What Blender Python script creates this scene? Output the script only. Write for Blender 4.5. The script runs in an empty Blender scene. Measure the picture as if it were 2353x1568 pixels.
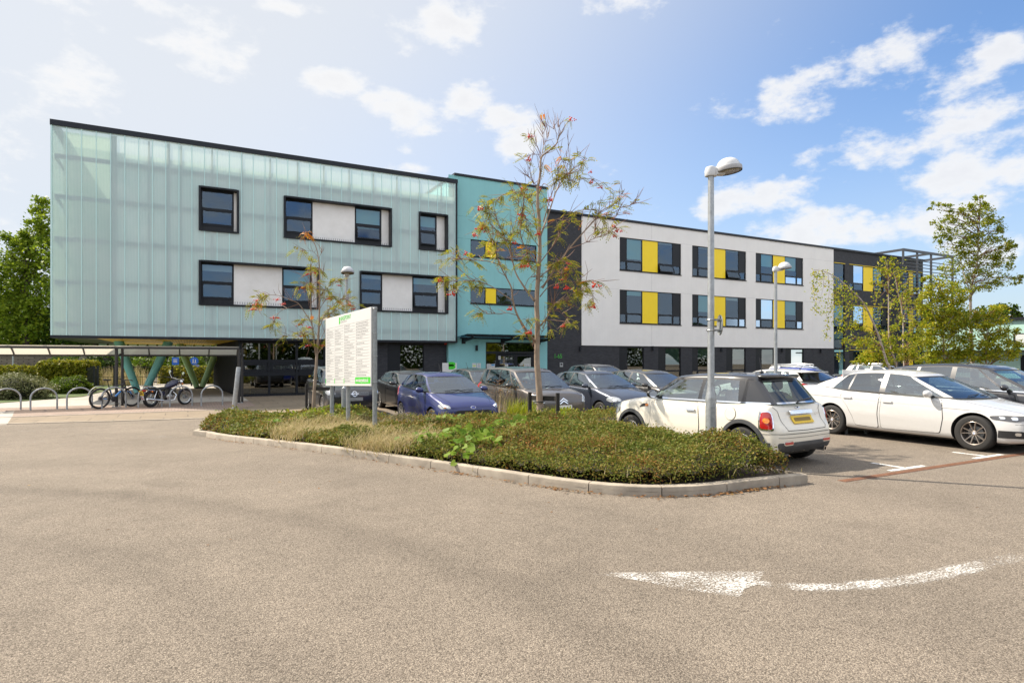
import bpy, bmesh, math, random
import numpy as np
from mathutils import Vector, Matrix
from mathutils.bvhtree import BVHTree
SC = bpy.context.scene
COL = SC.collection
PI = math.pi
R = math.radians
random.seed(11)
RNG = np.random.default_rng(7)
# ------------------------------------------------------------------ site grid
YAW = R(28.0)
cY, sY = math.cos(YAW), math.sin(YAW)
FPX, HX, HY, EYE = 1400.0, 1176.0, 823.0, 1.68
def gz(v):
 t = min(1.0, max(0.0, (v - 10.0) / 7.0))
 return -0.22 * t * t * (3 - 2 * t)
def on_plane(px, v):
 xr = (px - HX) / FPX
 u = v * (xr * cY + sY) / (cY - xr * sY)
 return u, u * sY + v * cY
def U(px, v):
 return on_plane(px, v)[0]
def Zh(px, py, v):
 u, z = on_plane(px, v)
 return EYE - (py - HY) / FPX * z
def W(px, py, z):
 xc = (px - HX) / FPX * z
 return Vector((xc * cY + z * sY, -xc * sY + z * cY, EYE - (py - HY) / FPX * z))
def G(px, py):
 h = EYE
 for _ in range(12):
  z = FPX * h / (py - HY)
  p = W(px, py, z)
  h = EYE - gz(p.y)
 return Vector((p.x, p.y, gz(p.y)))
# ------------------------------------------------------------------ object helpers
WL = {}
def tag(o, label=None, cat=None, group=None, kind=None):
 if label: o['label'] = label
 if cat: o['category'] = cat
 if group: o['group'] = group
 if kind: o['kind'] = kind
 return o
def thing(name, label, cat, loc=(0, 0, 0), rotz=0.0, group=None):
 o = bpy.data.objects.new(name, None)
 o.empty_display_size = 0.3
 COL.objects.link(o)
 o.location = loc
 o.rotation_euler = (0, 0, rotz)
 WL[o.name] = Vector(loc)
 return tag(o, label, cat, group)
def copy_tree(o, parent=None):
 c = o.copy()
 COL.objects.link(c)
 if parent is not None:
  c.parent = parent
 for ch in list(o.children):
  copy_tree(ch, c)
 return c
class MB:
 """collects geometry for ONE mesh object"""
 def __init__(s):
  s.v = []; s.f = []; s.m = []
 def add(s, vs, fs, mi=0):
  n = len(s.v)
  s.v.extend([tuple(p) for p in vs])
  for f in fs:
   s.f.append(tuple(i + n for i in f)); s.m.append(mi)
  return s
 def box(s, x0, x1, y0, y1, z0, z1, mi=0, M=None):
  vs = [Vector(p) for p in ((x0,y0,z0),(x1,y0,z0),(x1,y1,z0),(x0,y1,z0),(x0,y0,z1),(x1,y0,z1),(x1,y1,z1),(x0,y1,z1))]
  if M is not None: vs = [M @ p for p in vs]
  return s.add(vs, [(0,3,2,1),(4,5,6,7),(0,1,5,4),(1,2,6,5),(2,3,7,6),(3,0,4,7)], mi)
 def quad(s, a, b, c, d, mi=0):
  return s.add([a, b, c, d], [(0,1,2,3)], mi)
 def bar(s, a, b, w, h=None, up=(0,0,1), mi=0):
  a, b = Vector(a), Vector(b); h = h or w
  d = (b - a); L = d.length
  if L < 1e-6: return s
  d.normalize(); u = Vector(up)
  if abs(d.dot(u)) > .98: u = Vector((0,1,0))
  x = d.cross(u).normalized(); y = x.cross(d).normalized()
  vs = []
  for p in (a, b):
   for sx, sy in ((-1,-1),(1,-1),(1,1),(-1,1)):
    vs.append(p + x * (sx * w / 2) + y * (sy * h / 2))
  return s.add(vs, [(0,1,2,3),(4,7,6,5),(0,4,5,1),(1,5,6,2),(2,6,7,3),(3,7,4,0)], mi)
 def tube(s, pts, rad, n=8, cap=True, mi=0, closed=False):
  pts = [Vector(p) for p in pts]
  k = len(pts)
  if not hasattr(rad, '__len__'): rad = [rad] * k
  d0 = (pts[1] - pts[0]).normalized()
  ref = Vector((0,0,1)) if abs(d0.z) < .9 else Vector((1,0,0))
  x = d0.cross(ref).normalized()
  vs = []
  for i in range(k):
   if closed: d = (pts[(i+1) % k] - pts[i-1])
   elif i == 0: d = pts[1] - pts[0]
   elif i == k-1: d = pts[-1] - pts[-2]
   else: d = pts[i+1] - pts[i-1]
   if d.length < 1e-9: d = d0.copy()
   d.normalize()
   x = (x - d * x.dot(d))
   if x.length < 1e-6: x = d.orthogonal()
   x.normalize(); y = d.cross(x)
   for j in range(n):
    a = 2 * PI * j / n
    vs.append(pts[i] + (x * math.cos(a) + y * math.sin(a)) * rad[i])
  fs = []
  for i in range(k if closed else k - 1):
   i2 = (i + 1) % k
   for j in range(n):
    j2 = (j + 1) % n
    fs.append((i*n+j, i*n+j2, i2*n+j2, i2*n+j))
  if cap and not closed:
   fs.append(tuple(range(n - 1, -1, -1)))
   fs.append(tuple(range((k-1)*n, k*n)))
  return s.add(vs, fs, mi)
 def lathe(s, prof, n=24, M=None, mi=0, cap=True):
  """prof: list of (radius, height) turned round local Z, placed by M"""
  vs = []
  for r, h in prof:
   for j in range(n):
    a = 2 * PI * j / n
    p = Vector((r * math.cos(a), r * math.sin(a), h))
    vs.append(M @ p if M is not None else p)
  fs = []
  for i in range(len(prof) - 1):
   for j in range(n):
    j2 = (j + 1) % n
    fs.append((i*n+j, i*n+j2, (i+1)*n+j2, (i+1)*n+j))
  if cap:
   if prof[0][0] > 1e-4: fs.append(tuple(range(n-1, -1, -1)))
   if prof[-1][0] > 1e-4: fs.append(tuple(range((len(prof)-1)*n, len(prof)*n)))
  return s.add(vs, fs, mi)
 def prism(s, poly, a, b, fn, mi=0):
  """poly of (p,q) points extruded from a to b; fn(p,q,t)->xyz"""
  n = len(poly)
  vs = [fn(p, q, a) for p, q in poly] + [fn(p, q, b) for p, q in poly]
  fs = [tuple(range(n-1,-1,-1)), tuple(range(n, 2*n))]
  for i in range(n):
   j = (i + 1) % n
   fs.append((i, j, n+j, n+i))
  return s.add(vs, fs, mi)
 def sphere(s, c, r, n=12, m=8, sc=(1,1,1), mi=0):
  c = Vector(c); vs = []; fs = []
  for i in range(m + 1):
   t = PI * i / m
   for j in range(n):
    a = 2 * PI * j / n
    vs.append(c + Vector((r*sc[0]*math.sin(t)*math.cos(a), r*sc[1]*math.sin(t)*math.sin(a), r*sc[2]*math.cos(t))))
  for i in range(m):
   for j in range(n):
    j2 = (j+1) % n
    fs.append((i*n+j, (i+1)*n+j, (i+1)*n+j2, i*n+j2))
  return s.add(vs, fs, mi)
 def build(s, name, mat, parent=None, smooth=None, bevel=0, world=False, fix=True):
  me = bpy.data.meshes.new(name)
  vs = s.v
  off = Vector((0,0,0))
  if parent is not None and world:
   off = WL[parent.name]
   vs = [(p[0]-off.x, p[1]-off.y, p[2]-off.z) for p in vs]
  me.from_pydata(vs, [], s.f)
  mats = mat if isinstance(mat, (list, tuple)) else [mat]
  for m in mats: me.materials.append(m)
  if len(mats) > 1: me.polygons.foreach_set('material_index', s.m)
  if fix:
   bm = bmesh.new(); bm.from_mesh(me)
   bmesh.ops.remove_doubles(bm, verts=bm.verts, dist=1e-5)
   bmesh.ops.recalc_face_normals(bm, faces=bm.faces)
   bm.to_mesh(me); bm.free()
  o = bpy.data.objects.new(name, me)
  COL.objects.link(o)
  if parent is not None:
   o.parent = parent
   WL[o.name] = WL.get(parent.name, Vector((0,0,0)))
  if bevel:
   b = o.modifiers.new('bevel', 'BEVEL'); b.width = bevel; b.segments = 2; b.limit_method = 'ANGLE'; b.angle_limit = R(35)
  if smooth:
   me.polygons.foreach_set('use_smooth', [True]*len(me.polygons))
   if smooth < 179: me.set_sharp_from_angle(angle=R(smooth))
  me.update()
  return o
def islands(mb):
 par = list(range(len(mb.v)))
 def find(i):
  while par[i] != i: par[i] = par[par[i]]; i = par[i]
  return i
 seen = {}
 for i, p in enumerate(mb.v):
  k = (round(p[0], 4), round(p[1], 4), round(p[2], 4))
  if k in seen: par[find(i)] = find(seen[k])
  else: seen[k] = i
 for f in mb.f:
  for j in f[1:]: par[find(j)] = find(f[0])
 g = {}
 for f, m in zip(mb.f, mb.m): g.setdefault(find(f[0]), []).append((f, m))
 out = []
 for fs in g.values():
  ids = sorted({i for f, m in fs for i in f}); mp_ = {i: k for k, i in enumerate(ids)}; q = MB()
  q.v = [mb.v[i] for i in ids]; q.f = [tuple(mp_[i] for i in f) for f, m in fs]; q.m = [m for f, m in fs]; out.append(q)
 return out
def build_each(mb, *a, **k):
 return [q.build(*a, **k) for q in islands(mb)]
def np_mesh(name, V, F, mats, mi=None, parent=None, smooth=False, off=None):
 """fast mesh from numpy arrays; F is (n,k) with k verts per face"""
 me = bpy.data.meshes.new(name)
 V = np.asarray(V, dtype=np.float32)
 if off is not None: V = V - np.asarray(off, dtype=np.float32)
 F = np.asarray(F, dtype=np.int32)
 n, k = F.shape
 me.vertices.add(len(V)); me.vertices.foreach_set('co', V.ravel())
 me.loops.add(n*k); me.loops.foreach_set('vertex_index', F.ravel())
 me.polygons.add(n)
 me.polygons.foreach_set('loop_start', np.arange(0, n*k, k, dtype=np.int32))
 for m in (mats if isinstance(mats, (list, tuple)) else [mats]): me.materials.append(m)
 if mi is not None: me.polygons.foreach_set('material_index', np.asarray(mi, dtype=np.int32))
 if smooth: me.polygons.foreach_set('use_smooth', np.ones(n, dtype=bool))
 me.update(calc_edges=True)
 me.validate()
 o = bpy.data.objects.new(name, me)
 COL.objects.link(o)
 if parent is not None: o.parent = parent
 return o
def text_mesh(body, size, extrude=0.0, align='LEFT', sx=1.0, bold=0.0):
 """lettering as mesh data in the local XY plane"""
 cu = bpy.data.curves.new('lettering', 'FONT')
 cu.body = body; cu.size = size; cu.extrude = extrude; cu.align_x = align; cu.offset = bold
 o = bpy.data.objects.new('lettering', cu)
 COL.objects.link(o)
 dg = bpy.context.evaluated_depsgraph_get()
 me = bpy.data.meshes.new_from_object(o.evaluated_get(dg))
 bpy.data.objects.remove(o); bpy.data.curves.remove(cu)
 if sx != 1.0:
  for v in me.vertices: v.co.x *= sx
 return me
def put_text(mb, body, size, M, sx=1.0, align='LEFT', mi=0, bold=0.0):
 me = text_mesh(body, size, 0.0, align, sx, bold)
 mb.add([M @ v.co for v in me.vertices], [tuple(p.vertices) for p in me.polygons], mi)
 bpy.data.meshes.remove(me)
# ------------------------------------------------------------------ materials
def nodes(m):
 m.use_nodes = True
 nt = m.node_tree
 return nt, nt.nodes, nt.links, nt.nodes['Principled BSDF']
def mat(name, col, rough=.6, metal=0.0, coat=0.0, spec=.5, var=0.0, vscale=6.0, bump=0.0, bscale=60.0, col2=None, stretch=None, trans=0.0):
 m = bpy.data.materials.new(name)
 nt, N, L, p = nodes(m)
 c = (*col, 1)
 p.inputs['Base Color'].default_value = c
 p.inputs['Roughness'].default_value = rough
 p.inputs['Metallic'].default_value = metal
 p.inputs['Coat Weight'].default_value = coat
 p.inputs['Coat Roughness'].default_value = .03
 p.inputs['Specular IOR Level'].default_value = spec
 if var or bump:
  tc = N.new('ShaderNodeTexCoord')
  src = tc.outputs['Object']
  if stretch:
   mp = N.new('ShaderNodeMapping'); mp.inputs['Scale'].default_value = stretch
   L.new(src, mp.inputs['Vector']); src = mp.outputs['Vector']
 if var:
  n1 = N.new('ShaderNodeTexNoise'); n1.inputs['Scale'].default_value = vscale; n1.inputs['Detail'].default_value = 5
  n1.inputs['Roughness'].default_value = .62
  L.new(src, n1.inputs['Vector'])
  rp = N.new('ShaderNodeValToRGB')
  k2 = col2 or tuple(x * (1 - var) for x in col)
  rp.color_ramp.elements[0].position = .32; rp.color_ramp.elements[0].color = (*k2, 1)
  rp.color_ramp.elements[1].position = .68; rp.color_ramp.elements[1].color = c
  L.new(n1.outputs['Fac'], rp.inputs['Fac']); L.new(rp.outputs['Color'], p.inputs['Base Color'])
 if bump:
  n2 = N.new('ShaderNodeTexNoise'); n2.inputs['Scale'].default_value = bscale; n2.inputs['Detail'].default_value = 4
  L.new(src, n2.inputs['Vector'])
  b = N.new('ShaderNodeBump'); b.inputs['Strength'].default_value = bump; b.inputs['Distance'].default_value = .02
  L.new(n2.outputs['Fac'], b.inputs['Height']); L.new(b.outputs['Normal'], p.inputs['Normal'])
 return m
def leaf_mat(name, cols, transl=.45, rough=.5, patch=0.0):
 """leaf colour picked per leaf (random per island) from a small ramp, with light passing through"""
 m = bpy.data.materials.new(name)
 nt, N, L, p = nodes(m)
 g = N.new('ShaderNodeNewGeometry')
 rp = N.new('ShaderNodeValToRGB'); rp.color_ramp.interpolation = 'LINEAR'
 e = rp.color_ramp.elements
 while len(e) < len(cols): e.new(.5)
 for i, c in enumerate(cols):
  e[i].position = i / max(1, len(cols) - 1); e[i].color = (*c, 1)
 src = g.outputs['Random Per Island']
 if patch:
  tc = N.new('ShaderNodeTexCoord'); n = N.new('ShaderNodeTexNoise'); n.inputs['Scale'].default_value = 1.3; n.inputs['Detail'].default_value = 4; L.new(tc.outputs['Object'], n.inputs['Vector'])
  r_ = N.new('ShaderNodeMapRange'); r_.inputs['From Min'].default_value = .3; r_.inputs['From Max'].default_value = .7; L.new(n.outputs['Fac'], r_.inputs['Value'])
  mx_ = N.new('ShaderNodeMix'); mx_.inputs[0].default_value = patch; L.new(src, mx_.inputs[2]); L.new(r_.outputs['Result'], mx_.inputs[3]); src = mx_.outputs[0]
 L.new(src, rp.inputs['Fac'])
 L.new(rp.outputs['Color'], p.inputs['Base Color'])
 p.inputs['Roughness'].default_value = rough
 p.inputs['Specular IOR Level'].default_value = .18
 t = N.new('ShaderNodeBsdfTranslucent'); L.new(rp.outputs['Color'], t.inputs['Color'])
 mx = N.new('ShaderNodeMixShader'); mx.inputs[0].default_value = transl
 L.new(p.outputs[0], mx.inputs[1]); L.new(t.outputs[0], mx.inputs[2])
 L.new(mx.outputs[0], N['Material Output'].inputs['Surface'])
 return m
def glass_mat(name, tint, refl=.18, rough=.02, refl_col=(.9,.95,1.0), facing=True):
 """window glass: tinted see-through plus a mirror share that grows at grazing angles"""
 m = bpy.data.materials.new(name)
 nt, N, L, p = nodes(m); N.remove(p)
 t = N.new('ShaderNodeBsdfTransparent'); t.inputs['Color'].default_value = (*tint, 1)
 g = N.new('ShaderNodeBsdfGlossy'); g.inputs['Roughness'].default_value = rough; g.inputs['Color'].default_value = (*refl_col, 1)
 mx = N.new('ShaderNodeMixShader')
 lw = N.new('ShaderNodeLayerWeight'); lw.inputs['Blend'].default_value = .25
 mr = N.new('ShaderNodeMapRange'); mr.inputs['To Min'].default_value = refl; mr.inputs['To Max'].default_value = min(1, refl + .6)
 L.new(lw.outputs['Fresnel'], mr.inputs['Value']); L.new(mr.outputs['Result'], mx.inputs[0])
 L.new(t.outputs[0], mx.inputs[1]); L.new(g.outputs[0], mx.inputs[2])
 L.new(mx.outputs[0], N['Material Output'].inputs['Surface'])
 return m
def brick_mat(name, c1, c2, mortar, bw, bh, rough=.8, ms=.012, plane='XZ', off=.5):
 m = bpy.data.materials.new(name)
 nt, N, L, p = nodes(m)
 tc = N.new('ShaderNodeTexCoord')
 sp = N.new('ShaderNodeSeparateXYZ'); L.new(tc.outputs['Object'], sp.inputs[0])
 cb = N.new('ShaderNodeCombineXYZ')
 a, b = plane
 if a == 'S':      # wall that may turn a corner: use x+y
  ad = N.new('ShaderNodeMath'); L.new(sp.outputs['X'], ad.inputs[0]); L.new(sp.outputs['Y'], ad.inputs[1]); L.new(ad.outputs[0], cb.inputs['X'])
 else:
  L.new(sp.outputs[a], cb.inputs['X'])
 L.new(sp.outputs[b], cb.inputs['Y'])
 br = N.new('ShaderNodeTexBrick'); br.inputs['Scale'].default_value = 1
 br.inputs['Brick Width'].default_value = bw; br.inputs['Row Height'].default_value = bh
 br.inputs['Mortar Size'].default_value = ms; br.inputs['Mortar Smooth'].default_value = .1; br.offset = off
 br.inputs['Color1'].default_value = (*c1, 1); br.inputs['Color2'].default_value = (*c2, 1); br.inputs['Mortar'].default_value = (*mortar, 1)
 L.new(cb.outputs[0], br.inputs['Vector'])
 n = N.new('ShaderNodeTexNoise'); n.inputs['Scale'].default_value = 3.0; n.inputs['Detail'].default_value = 6
 L.new(tc.outputs['Object'], n.inputs['Vector'])
 mr = N.new('ShaderNodeMapRange'); mr.inputs['To Min'].default_value = .72; mr.inputs['To Max'].default_value = 1.2
 L.new(n.outputs['Fac'], mr.inputs['Value'])
 mm = N.new('ShaderNodeMix'); mm.data_type = 'RGBA'; mm.blend_type = 'MULTIPLY'; mm.inputs[0].default_value = 1
 L.new(br.outputs['Color'], mm.inputs[6]); L.new(mr.outputs['Result'], mm.inputs[7])
 L.new(mm.outputs[2], p.inputs['Base Color'])
 p.inputs['Roughness'].default_value = rough
 bp = N.new('ShaderNodeBump'); bp.inputs['Strength'].default_value = .5; bp.inputs['Distance'].default_value = .01; bp.invert = True
 L.new(br.outputs['Fac'], bp.inputs['Height']); L.new(bp.outputs['Normal'], p.inputs['Normal'])
 return m
M = {}
M['dark_metal'] = mat('dark grey powder coated metal', (.018,.021,.027), .45, spec=.25, var=.15, vscale=3)
M['frame'] = mat('anthracite window frame', (.011,.013,.017), .42, spec=.25)
M['panel_dark'] = mat('anthracite infill panel', (.013,.015,.019), .42, spec=.25, var=.2, vscale=2)
M['yellow'] = mat('yellow panel', (.95,.68,.002), .45, var=.05, vscale=2)
M['white_panel'] = mat('off white infill board', (.84,.82,.785), .6, var=.10, vscale=1.6, col2=(.75,.73,.69))
M['galv'] = mat('galvanised steel', (.42,.44,.45), .42, metal=.55, var=.28, vscale=14)
M['galv_dull'] = mat('dull galvanised steel', (.34,.36,.37), .5, metal=.35, var=.3, vscale=16)
M['black_plastic'] = mat('black plastic', (.018,.018,.020), .5)
M['rubber'] = mat('tyre rubber', (.022,.021,.020), .78, var=.25, vscale=20, bump=.1, bscale=90)
M['chrome'] = mat('chrome', (.8,.81,.83), .08, metal=1)
M['alloy'] = mat('alloy wheel', (.52,.51,.50), .25, metal=.8)
M['alloy_bronze'] = mat('brushed alloy wheel', (.40,.35,.31), .3, metal=.8)
M['white_plastic'] = mat('white plastic', (.78,.78,.77), .4)
M['red_lens'] = mat('red lamp lens', (.42,.008,.010), .12, coat=1)
M['orange_lens'] = mat('orange lamp lens', (.75,.22,.01), .12, coat=1)
M['clear_lens'] = mat('clear lamp glass', (.62,.65,.68), .08, metal=.35, coat=1, var=.55, vscale=22)
M['plate_yellow'] = mat('yellow number plate', (.78,.52,.02), .4)
M['plate_white'] = mat('white number plate', (.8,.8,.78), .4)
M['interior'] = mat('dark car interior', (.022,.022,.024), .8)
M['seat_cloth'] = mat('grey seat cloth', (.05,.05,.055), .9)
M['car_glass'] = glass_mat('car glass', (.66,.78,.75), .24, .01)
M['car_glass_rear'] = glass_mat('rear car glass', (.42,.52,.50), .09, .01)
M['car_glass_dark'] = glass_mat('privacy car glass', (.16,.18,.19), .22, .01)
M['green_sign'] = mat('green sign colour', (.05,.55,.02), .5)
M['ink'] = mat('dark grey ink', (.16,.16,.16), .6)
M['ink_faint'] = mat('pale grey ink', (.31,.31,.31), .6)
M['white_sign'] = mat('white sign face', (.66,.655,.64), .4, var=.06, vscale=2)
M['blue_sign'] = mat('blue sign face', (.01,.10,.50), .4)
M['wood_black'] = mat('blackened timber', (.020,.017,.015), .8, var=.3, vscale=20, bump=.2)
M['bark'] = mat('rowan bark', (.36,.27,.20), .75, var=.45, vscale=9, bump=.35, bscale=40, stretch=(1,1,.35))
M['bark_birch'] = mat('birch bark', (.55,.47,.41), .7, var=.6, vscale=9, bump=.2, stretch=(.6,.6,3), col2=(.20,.15,.12))
M['bark_dark'] = mat('dark bark', (.09,.065,.05), .85, var=.4, vscale=6, bump=.4)
M['twig'] = mat('reddish twig', (.22,.12,.08), .7)
# ------------------------------------------------------------------ camera, sun, sky
cam_d = bpy.data.cameras.new('camera')
cam_d.sensor_width = 36; cam_d.lens = FPX / 2352 * 36
cam_d.shift_y = (HY - 784) / 2352
cam_d.clip_end = 4000; cam_d.clip_start = .05
cam = bpy.data.objects.new('camera', cam_d); COL.objects.link(cam)
cam.location = (0, 0, EYE)
cam.rotation_euler = (R(90), 0, -YAW)
SC.camera = cam
SUN = Vector((-.56, .68, .98)).normalized()
sd = bpy.data.lights.new('sun', 'SUN'); sd.energy = 3.3; sd.angle = R(.53); sd.color = (1.0, .90, .76)
sun = bpy.data.objects.new('sun', sd); COL.objects.link(sun)
sun.rotation_euler = (-SUN).to_track_quat('-Z', 'Y').to_euler()
sun.location = (-30, 40, 60)
SC.view_settings.view_transform = 'Standard'
SC.view_settings.look = 'None'
SC.view_settings.exposure = 1.4
SC.view_settings.gamma = 1
SC.cycles.use_denoising = True
SC.cycles.max_bounces = 10
SC.cycles.transparent_max_bounces = 24
SC.cycles.caustics_reflective = False
SC.cycles.caustics_refractive = False
SC.cycles.sample_clamp_indirect = 6
w = bpy.data.worlds.new('World'); SC.world = w; w.use_nodes = True
nt = w.node_tree; N = nt.nodes; L = nt.links
bg = N['Background']; bg.inputs['Strength'].default_value = .10
sky = N.new('ShaderNodeTexSky'); sky.sky_type = 'NISHITA'; sky.sun_disc = False
sky.sun_elevation = math.asin(SUN.z); sky.sun_rotation = math.atan2(SUN.x, SUN.y)
sky.air_density = 1.0; sky.dust_density = 1.3; sky.ozone_density = 1.6
tc = N.new('ShaderNodeTexCoord'); DIR = tc.outputs['Generated']
def vmath(op, a, b=None):
 n = N.new('ShaderNodeVectorMath'); n.operation = op
 for i, x in enumerate((a, b)):
  if x is None: continue
  if hasattr(x, 'links'): L.new(x, n.inputs[i])
  else: n.inputs[i].default_value = x
 return n
def fmath(op, a, b=None, c=None, clamp=False):
 n = N.new('ShaderNodeMath'); n.operation = op; n.use_clamp = clamp
 for i, x in enumerate((a, b, c)):
  if x is None: continue
  if hasattr(x, 'links'): L.new(x, n.inputs[i])
  else: n.inputs[i].default_value = x
 return n.outputs[0]
def dirpx(px, py):
 return (W(px, py, 1.0) - Vector((0, 0, EYE))).normalized()
nz = N.new('ShaderNodeTexNoise'); nz.inputs['Scale'].default_value = 8.5; nz.inputs['Detail'].default_value = 9; nz.inputs['Roughness'].default_value = .60
mp = N.new('ShaderNodeMapping'); mp.inputs['Scale'].default_value = (1, 1, 1.9); L.new(DIR, mp.inputs['Vector'])
L.new(mp.outputs[0], nz.inputs['Vector'])
nz2 = N.new('ShaderNodeTexNoise'); nz2.inputs['Scale'].default_value = 26; nz2.inputs['Detail'].default_value = 6; nz2.inputs['Roughness'].default_value = .6
L.new(mp.outputs[0], nz2.inputs['Vector'])
BANKS = [(470,105,110,75,.9),(395,20,80,35,.8),(520,150,60,45,.6),(660,12,110,26,.8),(790,110,70,20,.6),(775,178,85,30,1.0),
 (1010,55,110,55,1.0),(925,105,70,35,.75),(945,265,110,65,1.15),(1060,225,75,45,1.0),(1165,265,70,32,.9),(1190,325,60,38,.95),
 (965,388,60,18,.8),(1420,15,130,30,.55),(1880,200,240,80,.70),(2010,150,140,60,.65),(1760,250,160,50,.6),(2290,100,90,60,.75),
 (2230,255,170,70,.75),(2060,340,170,60,.75),(2240,400,180,60,1.0),(1960,520,170,60,1.1),(2150,500,170,60,.8),(1720,455,180,40,.7),
 (1560,470,160,35,.4),(2330,330,90,60,.8),(2300,560,140,50,.8), (1900,430,200,40,.55), (1150,20,60,20,.3), (130,120,160,200,.55),
 (2700,300,240,160,.9),(-300,300,300,250,.7),(3100,600,300,120,.9)]
tot = None
for px, py, hw, hh, wt in BANKS:
 d = dirpx(px, py)
 e1 = Vector((0,0,1)).cross(d).normalized(); e2 = d.cross(e1)
 sc = (W(px, py, 1.0) - Vector((0,0,EYE))).length
 a = hw / FPX / sc; b = hh / FPX / sc
 x = fmath('DIVIDE', vmath('DOT_PRODUCT', DIR, tuple(e1)).outputs['Value'], a)
 y = fmath('DIVIDE', vmath('DOT_PRODUCT', DIR, tuple(e2)).outputs['Value'], b)
 f = fmath('DOT_PRODUCT' if False else 'MULTIPLY', vmath('DOT_PRODUCT', DIR, tuple(d)).outputs['Value'], 1.0)
 r2 = fmath('ADD', fmath('MULTIPLY', x, x), fmath('MULTIPLY', y, y))
 g = fmath('EXPONENT', fmath('MULTIPLY', r2, -.8))
 g = fmath('MULTIPLY', g, fmath('GREATER_THAN', f, 0.0))
 g = fmath('MULTIPLY', g, wt)
 tot = g if tot is None else fmath('MAXIMUM', tot, g)
beh = fmath('MULTIPLY', fmath('LESS_THAN', vmath('DOT_PRODUCT', DIR, tuple(dirpx(1176, 823))).outputs['Value'], .45), .80)  # unseen cloud cover behind the camera, thickened to light the facade
tot = fmath('MAXIMUM', tot, beh)
nsum = fmath('ADD', fmath('MULTIPLY', fmath('SUBTRACT', nz.outputs['Fac'], .5), 3.0), fmath('MULTIPLY', fmath('SUBTRACT', nz2.outputs['Fac'], .5), 1.0))
dens = fmath('ADD', fmath('MULTIPLY', tot, 1.25), nsum)
mr = N.new('ShaderNodeMapRange'); mr.interpolation_type = 'SMOOTHSTEP'
mr.inputs['From Min'].default_value = .50; mr.inputs['From Max'].default_value = 1.12
L.new(dens, mr.inputs['Value'])
sunf = vmath('DOT_PRODUCT', DIR, tuple(SUN)).outputs['Value']
mr2 = N.new('ShaderNodeMapRange'); mr2.interpolation_type = 'SMOOTHSTEP'
mr2.inputs['From Min'].default_value = .10; mr2.inputs['From Max'].default_value = .80; mr2.inputs['To Max'].default_value = .93
L.new(sunf, mr2.inputs['Value'])
hz = N.new('ShaderNodeMix'); hz.data_type = 'RGBA'
tnt = N.new('ShaderNodeMix'); tnt.data_type = 'RGBA'; tnt.blend_type = 'MULTIPLY'; tnt.inputs[0].default_value = 1; L.new(sky.outputs[0], tnt.inputs[6]); tnt.inputs[7].default_value = (.58, .70, .82, 1)
L.new(mr2.outputs['Result'], hz.inputs[0]); L.new(tnt.outputs[2], hz.inputs[6]); hz.inputs[7].default_value = (3.05, 3.15, 3.28, 1)
sepd = N.new('ShaderNodeSeparateXYZ'); L.new(DIR, sepd.inputs[0])
mr3 = N.new('ShaderNodeMapRange'); mr3.interpolation_type = 'SMOOTHSTEP'
mr3.inputs['From Min'].default_value = .42; mr3.inputs['From Max'].default_value = .0; mr3.inputs['To Max'].default_value = .55
L.new(sepd.outputs['Z'], mr3.inputs['Value'])
hz2 = N.new('ShaderNodeMix'); hz2.data_type = 'RGBA'
L.new(mr3.outputs['Result'], hz2.inputs[0]); L.new(hz.outputs[2], hz2.inputs[6]); hz2.inputs[7].default_value = (2.7, 2.95, 3.25, 1)
cc = N.new('ShaderNodeMix'); cc.data_type = 'RGBA'
mr4 = N.new('ShaderNodeMapRange'); mr4.inputs['From Min'].default_value = .8; mr4.inputs['From Max'].default_value = 2.0
L.new(dens, mr4.inputs['Value']); L.new(mr4.outputs['Result'], cc.inputs[0])
cc.inputs[6].default_value = (3.75, 3.75, 3.75, 1); cc.inputs[7].default_value = (3.1, 3.1, 3.2, 1)
cm = N.new('ShaderNodeMix'); cm.data_type = 'RGBA'
fac = fmath('MULTIPLY', mr.outputs['Result'], .90)
L.new(fac, cm.inputs[0]); L.new(hz2.outputs[2], cm.inputs[6]); L.new(cc.outputs[2], cm.inputs[7])
bb_ = N.new('ShaderNodeMix'); bb_.data_type = 'RGBA'; bb_.blend_type = 'MULTIPLY'; bb_.inputs[0].default_value = 1
mr5 = N.new('ShaderNodeMapRange'); mr5.interpolation_type = 'SMOOTHSTEP'; mr5.inputs['From Min'].default_value = .45; mr5.inputs['From Max'].default_value = -.2; mr5.inputs['To Min'].default_value = 1; mr5.inputs['To Max'].default_value = 1.5
L.new(vmath('DOT_PRODUCT', DIR, tuple(dirpx(1176, 823))).outputs['Value'], mr5.inputs['Value'])   # whole sky behind the camera brightened as added fill light on the facade
L.new(cm.outputs[2], bb_.inputs[6]); L.new(mr5.outputs['Result'], bb_.inputs[7]); L.new(bb_.outputs[2], bg.inputs['Color'])
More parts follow.
